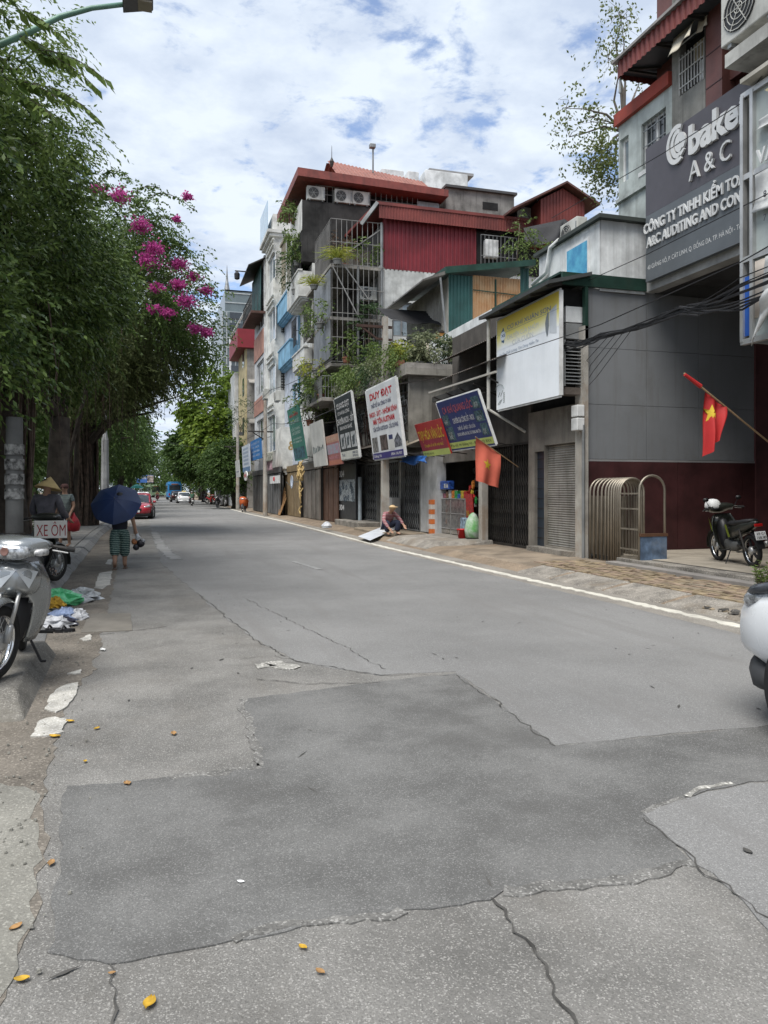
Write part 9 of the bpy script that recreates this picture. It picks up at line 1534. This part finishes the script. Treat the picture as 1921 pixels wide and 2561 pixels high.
crumple('plastic_bag', 'crumpled green plastic bag on the litter heap', (-1.29,11.56) + (0.0,), 0.29, 0.2, GB, 1, 'bag', squash=(1.1, 1)); crumple('plastic_bag', 'clear plastic bag behind the green one', (-1.10,12.00) + (0.0,), 0.30, 0.15, CB, 2, 'bag', squash=(1, 1.6)); crumple('plastic_bag', 'pale blue bag in the middle of the litter heap', (-1.08,10.24) + (0.0,), 0.20, 0.13, mat('pale blue film', (0.28, 0.36, 0.55), 0.35, var=0.4, vs=10, bump=0.5, bs=25), 3, 'bag'); crumple('plastic_bag', 'white bag at the front of the litter heap', (-1.17,9.63) + (0.0,), 0.23, 0.12, mat('white film', (0.62, 0.63, 0.65), 0.4, var=0.3, vs=10, bump=0.5, bs=25), 4, 'bag'); crumple('plastic_bag', 'small white bag right of the litter heap', (-0.94,10.20) + (0.0,), 0.15, 0.11, MATS['white film'], 9, 'bag'); crumple('plastic_bag', 'dark bag low in the litter heap', (-1.05,9.76) + (0.0,), 0.15, 0.09, plain('black film', (0.02, 0.018, 0.035), 0.35), 5, 'bag'); crumple('food_scrap', 'yellow flowers on the litter heap', (-1.28,10.89) + (0.06,), 0.12, 0.13, mat('yellow petals', (0.55, 0.32, 0.03), 0.8, var=0.4, vs=30, bump=0.3), 6)
for i, (u, lb) in enumerate((((-1.16,9.36), 'black slipper left in front of the litter heap'), ((-1.00,9.27), 'black slipper right in front of the litter heap'))): o = thing('slipper', lb, 'slipper', u + (0.0,), 'litter at the left kerb'); MB().prism([(u[0] + 0.11 * math.cos(t) * (1.1 if math.cos(t) > 0 else 0.9), u[1] + 0.05 * math.sin(t), 0.005) for t in [k * 0.628 for k in range(10)]], (0, 0, 0.035)).obj('sole', BLACK, o); MB().tube([(u[0] - 0.02, u[1] - 0.05, 0.035), (u[0], u[1], 0.075), (u[0] + 0.02, u[1] + 0.05, 0.035)], 0.012, 6).obj('strap', BLACK, o)
# fallen leaves and scraps on the road
YLF = mat('yellow fallen leaf', (0.52, 0.32, 0.03), 0.7, var=0.3, vs=30, bump=0.1); BLF = mat('brown fallen leaf', (0.38, 0.22, 0.09), 0.8, var=0.3, vs=30, bump=0.1)
LV = [((-0.02,2.47), 0.050, YLF, 'large curled yellow leaf at the bottom of the road'), ((-0.15,4.36), 0.05, BLF, 'brown leaf on the edge of the dark patch'), ((0.11,5.17), 0.05, BLF, 'pale brown leaf in the middle of the coarse asphalt'), ((-0.49,3.04), 0.04, BLF, 'tan leaf by the left bottom edge'), ((-0.42,2.71), 0.04, YLF, 'thin yellow leaf low on the left'), ((0.49,2.62), 0.03, YLF, 'small yellow leaf below the dark patch'), ((0.52,2.47), 0.03, BLF, 'small brown scrap below the dark patch'), ((-0.63,5.33), 0.06, YLF, 'yellow leaf beside the paint mark'), ((-0.57,5.65), 0.05, YLF, 'olive leaf right of the paint mark'), ((-0.40,4.79), 0.03, YLF, 'tiny yellow leaf left of the patch'), ((-0.38,5.43), 0.04, YLF, 'slim yellow leaf right of the paint marks'), ((-0.51,8.09), 0.07, WHITE, 'white paper scrap near the utility cover'), ((-0.43,3.52), 0.04, BLF, 'straw bit at the patch border'), ((-0.14,2.66), 0.02, BLF, 'pale pebble at the bottom left crack'), ((2.50,2.75), 0.04, CRACKM, 'dark twig on the right patch'), ((7.04,8.23), 0.06, CRACKM, 'dark scrap by the right kerb'), ((0.33,3.13), 0.025, WHITE, 'white chip on the dark patch')]
for i, (p, s, m, lb) in enumerate(LV):
    a0 = random.uniform(0, 6.28); o = thing('fallen_leaf' if m in (YLF, BLF) else 'scrap', lb, 'leaf' if m in (YLF, BLF) else 'scrap', p + (0.018,), 'leaves and scraps on the road')
    def lf(u, v, s=s, p=p, a0=a0):
        s = s * 0.62; x = (u - 0.5) * 2 * s; w = s * 0.62 * math.sin(math.pi * min(max(u, 0.03), 0.97)) ** 0.7; y = (v - 0.5) * 2 * w; z = 0.009 + 0.13 * s * (2 * (v - 0.5)) ** 2 * 1.6 + 0.2 * s * (u - 0.4) ** 2 * 2; return (p[0] + x * math.cos(a0) - y * math.sin(a0), p[1] + x * math.sin(a0) + y * math.cos(a0), z)
    MB().grid(lf, 10, 6).obj('blade', m, o, smooth=True)
peb = MB()
for k in range(380):
    y_ = random.uniform(2.5, 16); x = kerb_x(max(y_, 4)) + 0.08 + abs(random.gauss(0, 0.28)); s = random.uniform(0.003, 0.010); peb.hexa([(x + a * s * random.uniform(.6, 1), y_ + c * s * random.uniform(.6, 1), 0.008 + d * s) for a, c, d in ((-1, -1, 0), (1, -1, 0), (1, 1, 0), (-1, 1, 0), (-.7, -.7, 1), (.7, -.7, 1), (.7, .7, 1), (-.7, .7, 1))])
sc = MB()
for k in range(120):
    x, y_ = random.uniform(-0.4, 6.0), random.uniform(2.6, 22); a = random.gauss(1.2, 0.5); l, w = random.uniform(0.02, 0.07), random.uniform(0.004, 0.012); dx, dy = math.cos(a) * l, math.sin(a) * l; sc.add([(x - dx, y_ - dy, 0.0075), (x + dy * w / l, y_ - dx * w / l, 0.0075), (x + dx, y_ + dy, 0.0075), (x - dy * w / l, y_ + dx * w / l, 0.0075)], [(0, 1, 2, 3)])
sc.obj('scuff_marks', CRACKM, ROAD, kind='stuff')
tag(peb.obj('gutter_grit', A_PALE), 'loose grit and crumbs along the left gutter', 'grit', kind='stuff')

# ---------------------------------------------------------------- tidy
for o in list(bpy.data.objects):
    if '_abs' in o: del o['_abs']
